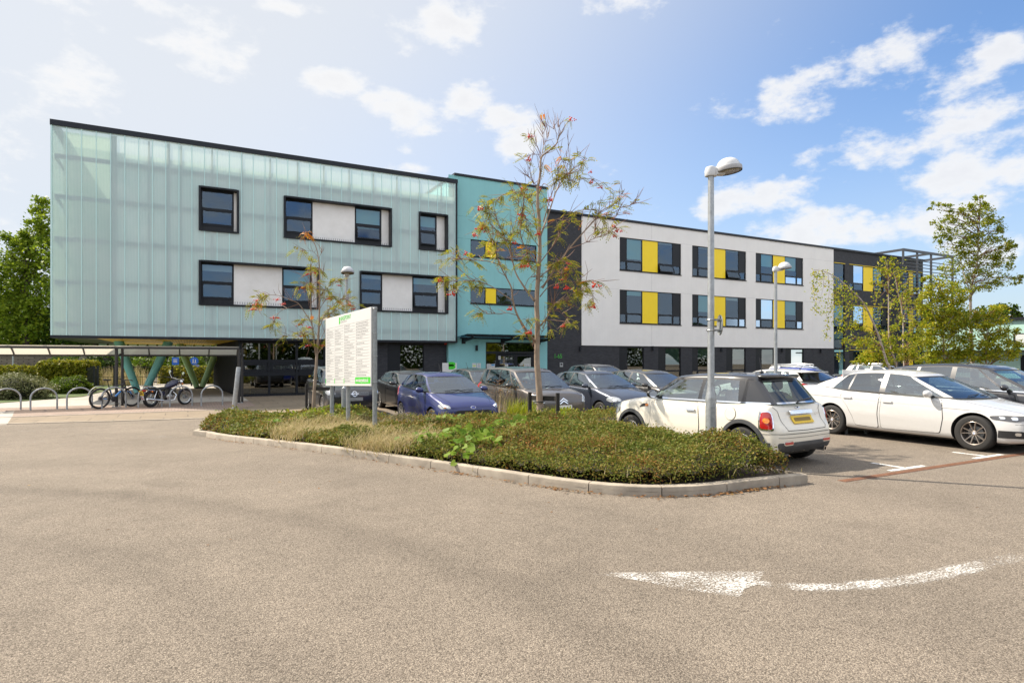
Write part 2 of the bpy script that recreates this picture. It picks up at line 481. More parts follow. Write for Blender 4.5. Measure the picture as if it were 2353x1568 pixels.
# ------------------------------------------------------------------ ground, paving, markings
def asphalt():
 m = bpy.data.materials.new('weathered asphalt')
 nt, N, L, p = nodes(m)
 tc = N.new('ShaderNodeTexCoord'); o = tc.outputs['Object']
 def noise(sc, det, rough=.6):
  n = N.new('ShaderNodeTexNoise'); n.inputs['Scale'].default_value = sc; n.inputs['Detail'].default_value = det
  n.inputs['Roughness'].default_value = rough; L.new(o, n.inputs['Vector']); return n
 big = noise(.35, 5); mid = noise(2.6, 6, .7)
 vor = N.new('ShaderNodeTexVoronoi'); vor.inputs['Scale'].default_value = 120; L.new(o, vor.inputs['Vector'])
 fine = noise(120, 3, .8)
 r1 = N.new('ShaderNodeValToRGB'); e = r1.color_ramp.elements
 e[0].position = .0; e[0].color = (.15,.123,.095,1); e[1].position = 1; e[1].color = (.41,.35,.28,1)
 k = e.new(.25); k.color = (.24,.201,.16,1)
 k = e.new(.75); k.color = (.315,.265,.211,1)
 sp = N.new('ShaderNodeSeparateColor'); L.new(vor.outputs['Color'], sp.inputs[0])
 L.new(sp.outputs[0], r1.inputs['Fac'])
 r2 = N.new('ShaderNodeMapRange'); r2.inputs['From Min'].default_value = .25; r2.inputs['From Max'].default_value = .75
 r2.inputs['To Min'].default_value = 1.0; r2.inputs['To Max'].default_value = .50; L.new(vor.outputs['Distance'], r2.inputs['Value'])
 def mul(a, b):
  mm = N.new('ShaderNodeMix'); mm.data_type = 'RGBA'; mm.blend_type = 'MULTIPLY'; mm.inputs[0].default_value = 1
  L.new(a, mm.inputs[6]); L.new(b, mm.inputs[7]); return mm.outputs[2]
 def rng(src, lo, hi, a=.3, b=.7):
  r = N.new('ShaderNodeMapRange'); r.inputs['From Min'].default_value = a; r.inputs['From Max'].default_value = b
  r.inputs['To Min'].default_value = lo; r.inputs['To Max'].default_value = hi; L.new(src, r.inputs['Value']); return r.outputs['Result']
 c = mul(r1.outputs['Color'], r2.outputs['Result'])
 c = mul(c, rng(big.outputs['Fac'], .86, 1.12))
 c = mul(c, rng(mid.outputs['Fac'], .90, 1.08))
 c = mul(c, rng(fine.outputs['Fac'], .80, 1.16))
 a_, b_, c_ = [Vector((q.x, q.y)) for q in (G(480,1160), G(850,1235), G(1120,1330))]
 D_ = 2*(a_.x*(b_.y-c_.y)+b_.x*(c_.y-a_.y)+c_.x*(a_.y-b_.y)); k2 = [q.length_squared for q in (a_, b_, c_)]
 cx = (k2[0]*(b_.y-c_.y)+k2[1]*(c_.y-a_.y)+k2[2]*(a_.y-b_.y))/D_; cy = (k2[0]*(c_.x-b_.x)+k2[1]*(a_.x-c_.x)+k2[2]*(b_.x-a_.x))/D_; rad = (Vector((cx, cy))-a_).length
 vd = N.new('ShaderNodeVectorMath'); vd.operation = 'DISTANCE'; L.new(o, vd.inputs[0]); vd.inputs[1].default_value = (cx, cy, 0)
 wob = N.new('ShaderNodeMath'); wob.operation = 'MULTIPLY_ADD'; L.new(big.outputs['Fac'], wob.inputs[0]); wob.inputs[1].default_value = .9; L.new(vd.outputs['Value'], wob.inputs[2])
 for dr, wd_, dk in ((.45, .38, .84), (-1.2, .45, .88), (2.6, .6, .93)):
  s1 = N.new('ShaderNodeMath'); s1.operation = 'SUBTRACT'; L.new(wob.outputs[0], s1.inputs[0]); s1.inputs[1].default_value = rad+dr
  s2 = N.new('ShaderNodeMath'); s2.operation = 'ABSOLUTE'; L.new(s1.outputs[0], s2.inputs[0])
  r_ = N.new('ShaderNodeMapRange'); r_.interpolation_type = 'SMOOTHSTEP'; r_.inputs['From Max'].default_value = wd_; r_.inputs['To Min'].default_value = dk; r_.inputs['To Max'].default_value = 1.0; L.new(s2.outputs[0], r_.inputs['Value'])
  c = mul(c, r_.outputs['Result'])
 blot = noise(.9, 3, .5); c = mul(c, rng(blot.outputs['Fac'], .88, 1.0, .30, .38))
 L.new(c, p.inputs['Base Color'])
 p.inputs['Roughness'].default_value = .88; p.inputs['Specular IOR Level'].default_value = .25
 b = N.new('ShaderNodeBump'); b.inputs['Strength'].default_value = .75; b.inputs['Distance'].default_value = .008; b.invert = True
 ad = N.new('ShaderNodeMath'); L.new(vor.outputs['Distance'], ad.inputs[0]); L.new(fine.outputs['Fac'], ad.inputs[1]); ad.operation = 'SUBTRACT'
 L.new(ad.outputs[0], b.inputs['Height']); L.new(b.outputs['Normal'], p.inputs['Normal'])
 return m
M['asphalt'] = asphalt()
def worn_paint(name, col, wear=.5, scale=45, edge=0.0):
 """thin worn road paint: chips of the asphalt show through"""
 m = bpy.data.materials.new(name)
 nt, N, L, p = nodes(m)
 p.inputs['Base Color'].default_value = (*col, 1); p.inputs['Roughness'].default_value = .7
 tc = N.new('ShaderNodeTexCoord')
 n = N.new('ShaderNodeTexNoise'); n.inputs['Scale'].default_value = scale; n.inputs['Detail'].default_value = 6; n.inputs['Roughness'].default_value = .75
 n2 = N.new('ShaderNodeTexNoise'); n2.inputs['Scale'].default_value = 3.2; n2.inputs['Detail'].default_value = 3
 L.new(tc.outputs['Object'], n.inputs['Vector']); L.new(tc.outputs['Object'], n2.inputs['Vector'])
 at = N.new('ShaderNodeAttribute'); at.attribute_name = 'worn'
 a = N.new('ShaderNodeMath'); a.operation = 'ADD'; L.new(n.outputs['Fac'], a.inputs[0])
 b = N.new('ShaderNodeMath'); b.operation = 'MULTIPLY'; b.inputs[1].default_value = .25; L.new(n2.outputs['Fac'], b.inputs[0]); L.new(b.outputs[0], a.inputs[1])
 a2 = N.new('ShaderNodeMath'); a2.operation = 'SUBTRACT'; L.new(a.outputs[0], a2.inputs[0]); L.new(at.outputs['Fac'], a2.inputs[1])
 mr = N.new('ShaderNodeMapRange'); mr.inputs['From Min'].default_value = .28 + wear; mr.inputs['From Max'].default_value = .44 + wear; mr.inputs['To Max'].default_value = .88
 L.new(a2.outputs[0], mr.inputs['Value'])
 t = N.new('ShaderNodeBsdfTransparent'); mx = N.new('ShaderNodeMixShader')
 L.new(mr.outputs['Result'], mx.inputs[0]); L.new(t.outputs[0], mx.inputs[1]); L.new(p.outputs[0], mx.inputs[2])
 L.new(mx.outputs[0], N['Material Output'].inputs['Surface'])
 return m
M['paint'] = worn_paint('worn white road paint', (.80,.79,.76), .16)
M['paint_worn'] = worn_paint('very worn white road paint', (.72,.705,.67), .335, 60)
M['paint_ghost'] = worn_paint('ghost of old road paint', (.60,.58,.55), .36, 30)
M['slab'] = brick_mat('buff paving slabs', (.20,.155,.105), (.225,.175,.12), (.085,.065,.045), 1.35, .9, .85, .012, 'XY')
M['brick_paver'] = brick_mat('brown block paving', (.26,.185,.145), (.31,.23,.185), (.12,.095,.08), .215, .105, .85, .009, 'XY')
M['plaza'] = brick_mat('pale plaza paving', (.36,.33,.29), (.40,.37,.325), (.22,.20,.175), 1.8, 1.2, .85, .010, 'XY')
M['edging'] = mat('concrete edging', (.34,.295,.25), .85, var=.2, vscale=5)
M['kerb'] = mat('concrete kerb', (.40,.345,.275), .88, var=.38, vscale=3.2, bump=.25, bscale=70)
M['soil'] = mat('dry soil', (.10,.072,.05), .95, var=.4, vscale=6, bump=.5, bscale=30)
M['mound'] = mat('woody understorey', (.050,.048,.022), .95, var=.5, vscale=14, bump=.6, bscale=45, col2=(.028,.022,.012))
M['lawn'] = mat('mown grass', (.075,.12,.018), .9, var=.4, vscale=9, bump=.4, bscale=60)
def sheet(name, poly, lift, m, kind='structure', label=None, cat=None, hf=None):
 """flat ground sheet that follows the gentle fall of the site"""
 bm = bmesh.new()
 vs = [bm.verts.new((x, y, 0)) for x, y in poly]
 bm.faces.new(vs)
 for k in np.arange(9.5, 17.6, .4):
  bmesh.ops.bisect_plane(bm, geom=bm.verts[:]+bm.edges[:]+bm.faces[:], plane_co=(0, float(k), 0), plane_no=(0,1,0))
 for v in bm.verts: v.co.z = gz(v.co.y) + lift
 bmesh.ops.recalc_face_normals(bm, faces=bm.faces)
 for f in bm.faces:
  if f.normal.z < 0: f.normal_flip()
 me = bpy.data.meshes.new(name); bm.to_mesh(me); bm.free()
 me.materials.append(m)
 o = bpy.data.objects.new(name, me); COL.objects.link(o)
 return tag(o, label, cat, kind=kind)
sheet('ground', [(-400,-60),(400,-60),(400,900),(-400,900)], 0, M['asphalt'])
def catmull(pts, n=6):
 pts = [Vector(p) for p in pts]; out = []
 for i in range(len(pts)-1):
  a = pts[max(0,i-1)]; b = pts[i]; c = pts[i+1]; d = pts[min(len(pts)-1, i+2)]
  for k in range(n):
   t = k/n
   out.append(.5*((2*b)+(c-a)*t+(2*a-5*b+4*c-d)*t*t+(3*b-a-3*c+d)*t**3))
 out.append(pts[-1]); return out
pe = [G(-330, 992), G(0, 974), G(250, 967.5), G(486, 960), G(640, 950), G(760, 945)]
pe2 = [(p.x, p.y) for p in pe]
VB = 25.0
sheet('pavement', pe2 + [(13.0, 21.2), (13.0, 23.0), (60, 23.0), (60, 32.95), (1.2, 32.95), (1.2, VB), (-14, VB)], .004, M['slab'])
arc = [G(15,975.5), G(22,966), G(29,955), G(33,944)]
sheet('pavement_end', [(p.x, p.y) for p in arc]+[(-7.0, 27.3), (-14, VB), pe2[0]], .0075, M['plaza'])
sheet('block_paving', [(-14, VB), (1.2, VB), (2.4, VB+1.4), (2.4, 29.6), (-14, 29.6)], .006, M['brick_paver'])
sheet('plaza', [(-14, 29.6), (2.4, 29.6), (2.4, 32.95), (30, 32.95), (30, 52), (-4, 52), (-7.5, 38), (-14, 33.8)], .010, M['plaza'])
mb = MB()
for i in range(18):
 x0 = -14 + i*.86
 mb.box(x0, x0+.85, VB-.10, VB+.04, gz(VB)-.05, gz(VB)+.018)
tag(mb.build('edging_strip', M['edging']), kind='structure')
mb = MB()
for a, b in zip(pe2[:-1], pe2[1:]):
 a = Vector((*a, gz(a[1])-.03)); b = Vector((*b, gz(b[1])-.03)); n = max(1, int((b-a).length/.9));
 for i in range(n):
  p = a.lerp(b, i/n); q = a.lerp(b, (i+.985)/n)
  mb.bar(p, q, .12, .10)
tag(mb.build('flush_kerb', M['kerb'], bevel=.006), kind='structure')
sheet('lawn', [(-40, 29.0), (-7.6, 30.4), (-7.0, 33.0), (-4.6, 36.5), (-3.5, 52), (-3.5, 120), (-120, 120), (-120, 29.0)], .03, M['lawn'])
# ---- planted island: outline
FRONT = [(472,1003),(500,1009),(600,1022),(750,1041),(900,1063),(1050,1086),(1200,1110),(1300,1124.5),(1375,1133.5),(1460,1139.5),(1530,1140.5),(1600,1138),(1660,1132.5),(1720,1125),(1780,1118),(1856,1110)]
front = [Vector((p.x, p.y, 0)) for p in catmull([G(*q) for q in FRONT], 6)]
tip = front[0]; end = front[-1]
back = [Vector((end.x-.42, 10.75, 0)), Vector((36, 10.75, 0)), Vector((36, 13.35, 0)), Vector((5.05, 13.35, 0)), Vector((4.9, 18.4, 0)), Vector((1.6, 19.2, 0)), Vector((.55, 18.4, 0)), Vector((.1, 17.0, 0))]
ISL = front + back
ISLP = np.array([(p.x, p.y) for p in ISL])
def island_in(X, Y):
 inside = np.zeros(X.shape, bool); n = len(ISLP)
 for i in range(n):
  x1, y1 = ISLP[i]; x2, y2 = ISLP[(i+1) % n]
  c = ((y1 > Y) != (y2 > Y)) & (X < (x2-x1)*(Y-y1)/((y2-y1) if y2 != y1 else 1e-9) + x1)
  inside ^= c
 return inside
def island_edge(X, Y):
 d = np.full(X.shape, 1e9); n = len(ISLP)
 for i in range(n):
  a = ISLP[i]; b = ISLP[(i+1) % n]; ab = b-a; L2 = max(1e-9, (ab**2).sum())
  t = np.clip(((X-a[0])*ab[0]+(Y-a[1])*ab[1])/L2, 0, 1)
  d = np.minimum(d, np.hypot(X-(a[0]+t*ab[0]), Y-(a[1]+t*ab[1])))
 return d
def kerb_run(path, side, h=.125, wd=.13, unit=.92):
 mb = MB(); acc = [0.0]
 for a, b in zip(path[:-1], path[1:]): acc.append(acc[-1] + (b-a).length)
 tot = acc[-1]
 def at(s):
  s = min(max(s, 0), tot-1e-6)
  i = max(k for k in range(len(acc)) if acc[k] <= s); i = min(i, len(path)-2)
  t = (s-acc[i])/max(1e-9, acc[i+1]-acc[i]); p = path[i].lerp(path[i+1], t)
  d = (path[min(i+2, len(path)-1)]-path[max(i-1, 0)]).normalized()
  return p, Vector((-d.y, d.x, 0))*side
 s = 0.0
 while s < tot-.05:
  e = min(s+unit*random.uniform(.97,1.03), tot); k = 4; rows = []
  for i in range(k+1):
   p, nn = at(s+.006+(e-s-.012)*i/k); g = gz(p.y); jz = random.uniform(-.001,.001)
   prof = [(0,-.06),(0,h-.025),(.006,h-.008),(.025,h),(wd,h),(wd,-.06)]
   rows.append([Vector((p.x, p.y, g+z+jz))+nn*q for q, z in prof])
  m_ = len(rows[0]); vs = [v for r in rows for v in r]; fs = []
  for i in range(k):
   for j in range(m_-1): fs.append((i*m_+j, i*m_+j+1, (i+1)*m_+j+1, (i+1)*m_+j))
  fs.append(tuple(range(m_))); fs.append(tuple(range((k+1)*m_-1, k*m_-1, -1)))
  mb.add(vs, fs)
  s = e
 return mb
tag(kerb_run(front, 1).build('kerb', M['kerb'], smooth=40), kind='structure')
tag(kerb_run([ISL[-1]]+[tip], 1).build('kerb', M['kerb'], smooth=40), kind='structure')
tag(kerb_run([end]+back, 1).build('kerb', M['kerb'], smooth=40), kind='structure')
sheet('soil_bed', [(p.x, p.y) for p in ISL], .06, M['soil'])
# ---- painted markings
def ribbon(name, pts, m, widths, worn, lift=.004, label=None):
 """painted stroke along ground points"""
 P = [Vector((p.x, p.y, 0)) for p in pts]; vs = []; wr = []
 for i, p in enumerate(P):
  d = (P[min(i+1, len(P)-1)]-P[max(i-1, 0)]).normalized(); n = Vector((-d.y, d.x, 0))
  for k in range(5):
   t = k/4-.5; q = p+n*t*widths[i]; vs.append((q.x, q.y, gz(q.y)+lift)); wr.append(worn[i]+(.16 if k in (0,4) else 0))
 fs = [(i*5+k, i*5+k+1, (i+1)*5+k+1, (i+1)*5+k) for i in range(len(P)-1) for k in range(4)]
 me = bpy.data.meshes.new(name); me.from_pydata(vs, [], fs); me.materials.append(m)
 a = me.attributes.new('worn', 'FLOAT', 'POINT'); a.data.foreach_set('value', wr)
 for f in me.polygons:
  pass
 o = bpy.data.objects.new(name, me); COL.objects.link(o)
 bm = bmesh.new(); bm.from_mesh(me); bmesh.ops.recalc_face_normals(bm, faces=bm.faces)
 for f in bm.faces:
  if f.normal.z < 0: f.normal_flip()
 bm.to_mesh(me); bm.free()
 return tag(o, label, kind='structure')
def zz(x, y):   # enlarged crop -> photo grid
 return ((1800+x*.62558)*.71883, (1700+y*.62558)*.71883)
tail = catmull([G(*zz(*q)) for q in ((1010,262),(1090,272),(1180,279),(1290,281),(1420,277),(1560,268),(1680,255),(1800,237),(1920,214),(2040,188),(2150,163),(2260,138),(2345,118))], 5)
nt_ = len(tail)
ribbon('painted_arrow_tail', tail, M['paint_worn'], [.17+.10*i/nt_ for i in range(nt_)],
       [(.05 if 3 < i < 9 else -.04) + (.0 if i < nt_*.72 else .13*(i/nt_-.72)/.28) for i in range(nt_)])
hp = [G(*zz(*q)) for q in ((105,209),(320,207),(520,203),(760,202),(1030,200),(1000,248),(1060,262),(980,272),(925,290),(905,332),(830,325),(700,306),(560,288),(440,256),(310,236),(200,222))]
bm = bmesh.new(); bm.faces.new([bm.verts.new((p.x, p.y, gz(p.y)+.0045)) for p in hp])
bmesh.ops.triangulate(bm, faces=bm.faces[:]); bmesh.ops.subdivide_edges(bm, edges=bm.edges[:], cuts=3, use_grid_fill=True)
for f in bm.faces:
 if f.normal.z < 0: f.normal_flip()
me = bpy.data.meshes.new('painted_arrow_head'); bm.to_mesh(me); bm.free(); me.materials.append(M['paint_worn'])
core = [G(*zz(*q)) for q in ((400,238),(950,262),(760,250),(830,290),(540,215))]
wr = []
for v in me.vertices:
 d = min((Vector((v.co.x, v.co.y))-Vector((c.x, c.y))).length for c in core)
 wr.append(min(.13, d*.30-.05))
a = me.attributes.new('worn', 'FLOAT', 'POINT'); a.data.foreach_set('value', wr)
o = bpy.data.objects.new('painted_arrow_head', me); COL.objects.link(o); tag(o, kind='structure')
def pstrip(u0, v0, u1, v1, wd, m=None, name='bay_marking', worn=0.0):
 n = 6; P = [Vector((u0+(u1-u0)*i/n, v0+(v1-v0)*i/n, 0)) for i in range(n+1)]
 return ribbon(name, P, m or M['paint'], [wd]*(n+1), [worn]*(n+1))
for u in (9.72, 12.12, 14.55, 16.95, 19.35, 21.75):
 pstrip(u-.46, 5.40, u+.46, 5.40, .10)
 pstrip(u, 5.456, u, 5.95, .10)
for u in (5.0, 7.5, 10.0, 12.5, 15.0, 17.5, 20.0, 22.5):
 pstrip(u, 13.6, u, 18.2, .10)
for q in (((30,1017),(110,1013)),((140,1020),(190,1013)),((310,1006),(380,1004)),((345,1001),(410,1004)),((230,983),(40,990))):
 a, b = G(*q[0]), G(*q[1]); pstrip(a.x, a.y, b.x, b.y, .11, M['paint_ghost'], 'old_marking', .0)
M['rust'] = mat('rusted iron', (.22,.105,.06), .85, var=.45, vscale=14, bump=.4, bscale=90)
mb = MB()
for i in range(int((40-7.9)/.5)):
 x = 7.9+i*.5
 mb.box(x, x+.494, 5.19, 5.31, -.05, .006)
 for k in range(9): mb.box(x+.03+k*.05, x+.05+k*.05, 5.205, 5.295, .004, .010)
mb.build('drain_channel', M['rust']); tag(bpy.data.objects['drain_channel'], 'rusty iron slotted drain channel set in the asphalt along the parking bays', 'drain')
# ------------------------------------------------------------------ the office building
VX, VT, VB_, VW = 32.40, 32.75, 33.0, 32.94     # cladding box, teal front, brick plane, white render plane
GB = gz(33)
def brickmat(): return brick_mat('dark grey brick', (.024,.025,.031), (.040,.041,.048), (.018,.019,.023), .225, .075, .7, .009, 'SZ')
M['brick'] = brickmat()
def render_mat(name, col, grime):
 m = mat(name, col, .75, var=.06, vscale=.9, bump=.12, bscale=140, col2=tuple(c*.94 for c in col))
 nt, N, L, p = nodes(m)
 tc = N.new('ShaderNodeTexCoord'); mp = N.new('ShaderNodeMapping'); mp.inputs['Scale'].default_value = (7, 7, .25); L.new(tc.outputs['Object'], mp.inputs['Vector'])
 n = N.new('ShaderNodeTexNoise'); n.inputs['Scale'].default_value = 1; n.inputs['Detail'].default_value = 5; L.new(mp.outputs[0], n.inputs['Vector'])
 mr = N.new('ShaderNodeMapRange'); mr.inputs['From Min'].default_value = .35; mr.inputs['From Max'].default_value = .6; mr.inputs['To Min'].default_value = 1-grime; mr.inputs['To Max'].default_value = 1
 L.new(n.outputs['Fac'], mr.inputs['Value'])
 old = p.inputs['Base Color'].links[0].from_socket
 mm = N.new('ShaderNodeMix'); mm.data_type = 'RGBA'; mm.blend_type = 'MULTIPLY'; mm.inputs[0].default_value = 1
 L.new(old, mm.inputs[6]); L.new(mr.outputs['Result'], mm.inputs[7]); L.new(mm.outputs[2], p.inputs['Base Color'])
 return m
M['teal'] = render_mat('teal render', (.25,.54,.55), .03)
M['white_render'] = render_mat('white render', (.83,.81,.775), .015)
M['mint'] = render_mat('pale mint render', (.40,.62,.55), .05)
M['soffit_yellow'] = brick_mat('yellow timber boards', (.82,.52,.02), (.90,.60,.03), (.30,.18,.01), 2.4, .13, .5, .008, 'YX')
M['teal_paint'] = mat('teal painted steel', (.20,.56,.54), .4, var=.1, vscale=1.5)
M['green_paint'] = mat('green painted steel', (.36,.60,.30), .4, var=.1, vscale=1.5)
M['insul'] = mat('pale backing board', (.82,.84,.84), .8, var=.2, vscale=.5, col2=(.70,.73,.74))
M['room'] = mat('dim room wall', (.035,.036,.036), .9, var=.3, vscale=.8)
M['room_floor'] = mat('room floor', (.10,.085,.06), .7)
M['blind'] = mat('teal roller blind', (.32,.60,.62), .8)
M['blind_pale'] = mat('pale roller blind', (.55,.58,.57), .8)
M['win'] = glass_mat('coated window glass', (.60,.70,.70), .115, .012, (.50,.66,.85))
M['win_low'] = glass_mat('clear shopfront glass', (.34,.36,.32), .20, .012, (.80,.84,.82))
def polycarb():
 m = bpy.data.materials.new('ribbed polycarbonate')
 nt, N, L, p = nodes(m)
 tc = N.new('ShaderNodeTexCoord'); mp = N.new('ShaderNodeMapping'); mp.inputs['Scale'].default_value = (1, 1, 0.02); L.new(tc.outputs['Object'], mp.inputs['Vector'])
 wv = N.new('ShaderNodeTexWave'); wv.wave_type = 'BANDS'; wv.bands_direction = 'DIAGONAL'; wv.inputs['Scale'].default_value = 5.2; wv.inputs['Distortion'].default_value = 0
 L.new(mp.outputs[0], wv.inputs['Vector'])
 n = N.new('ShaderNodeTexNoise'); n.inputs['Scale'].default_value = .8; n.inputs['Detail'].default_value = 4; L.new(tc.outputs['Object'], n.inputs['Vector'])
 ad = N.new('ShaderNodeMath'); ad.operation = 'MULTIPLY_ADD'; L.new(wv.outputs['Fac'], ad.inputs[0]); ad.inputs[1].default_value = .22; L.new(n.outputs['Fac'], ad.inputs[2])
 rp = N.new('ShaderNodeValToRGB'); e = rp.color_ramp.elements
 e[0].position = .3; e[0].color = (.62,.80,.79,1); e[1].position = .85; e[1].color = (.73,.87,.86,1)
 L.new(ad.outputs[0], rp.inputs['Fac']); L.new(rp.outputs['Color'], p.inputs['Base Color'])
 p.inputs['Roughness'].default_value = .28
 tr = N.new('ShaderNodeBsdfTranslucent'); tr.inputs['Color'].default_value = (.50,.54,.40,1)
 tp = N.new('ShaderNodeBsdfTransparent'); tp.inputs['Color'].default_value = (.80,.92,.88,1)
 m1 = N.new('ShaderNodeMixShader'); m1.inputs[0].default_value = .20; L.new(p.outputs[0], m1.inputs[1]); L.new(tr.outputs[0], m1.inputs[2])
 m2 = N.new('ShaderNodeMixShader'); m2.inputs[0].default_value = .34; L.new(m1.outputs[0], m2.inputs[1]); L.new(tp.outputs[0], m2.inputs[2])
 L.new(m2.outputs[0], N['Material Output'].inputs['Surface'])
 return m
M['poly'] = polycarb()
M['poly_joint'] = mat('teal aluminium joint', (.50,.70,.68), .4)
uL, uR = U(118, VX), U(1045, VX)
zT, zB = Zh(118, 274, VX), Zh(118, 772, VX)
office = thing('office_building', 'long three storey office with ribbed teal box, teal entrance and yellow window panels', 'building', ((uL+U(2120,VB_))/2, VB_, GB))
OB = dict(parent=office, world=True)
def cells(us, zs, holes):
 us = sorted(set(us)); zs = sorted(set(zs)); out = []
 for a, b in zip(us[:-1], us[1:]):
  for c, d in zip(zs[:-1], zs[1:]):
   mu, mz = (a+b)/2, (c+d)/2
   if not any(h[0] < mu < h[1] and h[2] < mz < h[3] for h in holes): out.append((a, b, c, d))
 return out
def holed(mb, v, u0, u1, z0, z1, holes, depth=.16, split=None):
 us = [u0, u1]+[h[0] for h in holes]+[h[1] for h in holes]; zs = [z0, z1]+[h[2] for h in holes]+[h[3] for h in holes]
 for a, b, c, d in cells(us, zs, holes):
  mb.quad((a,v,c),(b,v,c),(b,v,d),(a,v,d))
 for a, b, c, d in holes:
  w = v+depth
  mb.quad((a,v,c),(a,v,d),(a,w,d),(a,w,c)); mb.quad((b,v,c),(b,w,c),(b,w,d),(b,v,d))
  mb.quad((a,v,c),(a,w,c),(b,w,c),(b,v,c)); mb.quad((a,v,d),(b,v,d),(b,w,d),(a,w,d))
def zs_at(px, yt, yb, v): return Zh(px, yt, v), Zh(px, yb, v)
ztU, zbU = zs_at(457, 426.5, 529.0, VX)
ztL, zbL = zs_at(457, 597.0, 700.0, VX)
BOXW = [(457,548.5,ztU,zbU,[('w',459,537),('p',537,546)]),
  (652,899.5,ztU,zbU,[('w',654,718),('p',718,815),('w',815,876),('p',876,897)]),
  (962,1028.5,ztU,zbU,[('w',964,1003),('p',1003,1026)]),
  (457,733.5,ztL,zbL,[('w',459,537),('p',537,648),('w',648,716),('p',716,731)]),
  (826.5,1029,ztL,zbL,[('w',828,878),('p',878,947),('w',947,1006),('p',1006,1027)])]
holes = [(U(a,VX), U(b,VX), zb, zt) for a, b, zt, zb, _ in BOXW]
mb = MB()
pitch = (uR-uL)/35
us = [uL+pitch*i for i in range(36)]
zs = [zB+.05, zT-.24]
hz_ = [h[2] for h in holes]+[h[3] for h in holes]; hu_ = [h[0] for h in holes]+[h[1] for h in holes]
for a, b, c, d in cells(us+hu_, zs+hz_, holes): mb.quad((a,VX,c),(b,VX,c),(b,VX,d),(a,VX,d))
BD = 13.0
for i in range(36):
 v0 = VX+BD*i/36; v1 = VX+BD*(i+1)/36
 mb.quad((uL,v0,zB+.05),(uL,v1,zB+.05),(uL,v1,zT-.24),(uL,v0,zT-.24))
mb.build('cladding', M['poly'], **OB, fix=False)
mb = MB()
for i, u in enumerate(us):
 segs = [(zB+.05, zT-.24)]
 for h in holes:
  if h[0]-.02 < u < h[1]+.02:
   segs = [s for a, b in segs for s in ((a, min(b, h[2])), (max(a, h[3]), b)) if s[1]-s[0] > .02]
 for a, b in segs: mb.box(u-.018, u+.018, VX-.022, VX-.002, a, b)
for i in range(1, 37):
 v = VX+BD*i/36; mb.box(uL-.022, uL-.002, v-.018, v+.018, zB+.05, zT-.24)
mb.box(uL-.03, uL+.03, VX-.03, VX+.03, zB+.05, zT-.24)
mb.build('cladding_joint', M['poly_joint'], **OB)
mb = MB()
M['rail'] = mat('grey carrier rail', (.10,.12,.14), .6)
vr = VX+.025
RAILZ = [Zh(200, y, VX) for y in (366, 457, 552.5, 649.5, 745)]
for z in RAILZ:
 us_ = [uL+.10, uR-.05]+hu_
 hh = [(h[0]-.01,h[1]+.01,h[2]-.0,h[3]+.0) for h in holes]
 for a, b, c, d in cells(us_, [z-.10, z+.10]+[x for x in hz_ if z-.10 < x < z+.10], hh): mb.box(a, b, vr, vr+.045, c, d)
 mb.box(uL+.08, uL+.13, VX+.16, VX+BD, z-.09, z+.09)
for px in (256, 264, 387):
 u = U(px, VX); mb.box(u-.06, u+.06, vr+.055, vr+.12, zB+.1, zT-.3)
for k in range(12):
 u = uL+3.6+k*1.30
 for a, b, c, d in cells([u-.035, u+.035]+[x for x in hu_ if u-.035 < x < u+.035], [zB+.1, zT-.3]+hz_, holes): mb.box(a, b, vr+.055, vr+.10, c, d)
mb.build('carrier_rail', M['rail'], **OB)
uI = U(262, VX)
zD = Zh(1045, 452, VX)+.0
mb = MB()
vi = VX+.17
hI = [(h[0]-.03,h[1]+.03,h[2]-.03,h[3]+.03) for h in holes]
for a, b, c, d in cells([uI, uR]+[x for h in hI for x in h[:2]], [zB+.06, zD]+[x for h in hI for x in h[2:]], hI): mb.quad((a,vi,c),(b,vi,c),(b,vi,d),(a,vi,d))
mb.quad((uI,vi,zB+.06),(uI,VX+BD,zB+.06),(uI,VX+BD,zD),(uI,vi,zD))
mb.quad((uI,vi,zD),(uR,vi,zD),(uR,VX+BD,zD),(uI,VX+BD,zD))
mb.quad((uL+.1,VX+BD,zB+.06),(uR,VX+BD,zB+.06),(uR,VX+BD,zT-.4),(uL+.1,VX+BD,zT-.4))
mb.build('inner_wall', M['insul'], **OB)
def liner():
 m = bpy.data.materials.new('cloudy inner liner'); nt, N, L, p = nodes(m); p.inputs['Base Color'].default_value = (.42,.54,.49,1); p.inputs['Roughness'].default_value = .6
 tr = N.new('ShaderNodeBsdfTranslucent'); tr.inputs['Color'].default_value = (.42,.52,.42,1); mx = N.new('ShaderNodeMixShader'); mx.inputs[0].default_value = .5
 L.new(p.outputs[0], mx.inputs[1]); L.new(tr.outputs[0], mx.inputs[2]); L.new(mx.outputs[0], N['Material Output'].inputs['Surface']); return m
mb = MB(); mb.quad((uL+.35,vi+.35,zB+.06),(uI,vi+.35,zB+.06),(uI,vi+.35,zT-.3),(uL+.35,vi+.35,zT-.3)); mb.quad((uL+.35,vi+.35,zB+.06),(uL+.35,VX+BD,zB+.06),(uL+.35,VX+BD,zT-.3),(uL+.35,vi+.35,zT-.3))
mb.build('inner_liner', liner(), **OB)
mb = MB()
mb.box(uL-.05, uR+.16, VX-.06, VX+.2, zT-.24, zT)
mb.box(uL-.05, uL+.2, VX+.2, VX+BD, zT-.24, zT)
mb.box(uL-.05, uR+.16, VX+BD, VX+BD+.2, zT-.24, zT)
mb.box(uL-.04, uR+.03, VX-.04, VX+.16, zB-.07, zB+.05)
mb.box(uL-.04, uL+.16, VX+.16, VX+BD, zB-.07, zB+.05)
mb.box(uR+.002, uR+.155, VX-.012, VX+.34, zB-.06, zT-.245)
mb.build('roof_edge', M['dark_metal'], **OB, bevel=.008)
mb = MB()
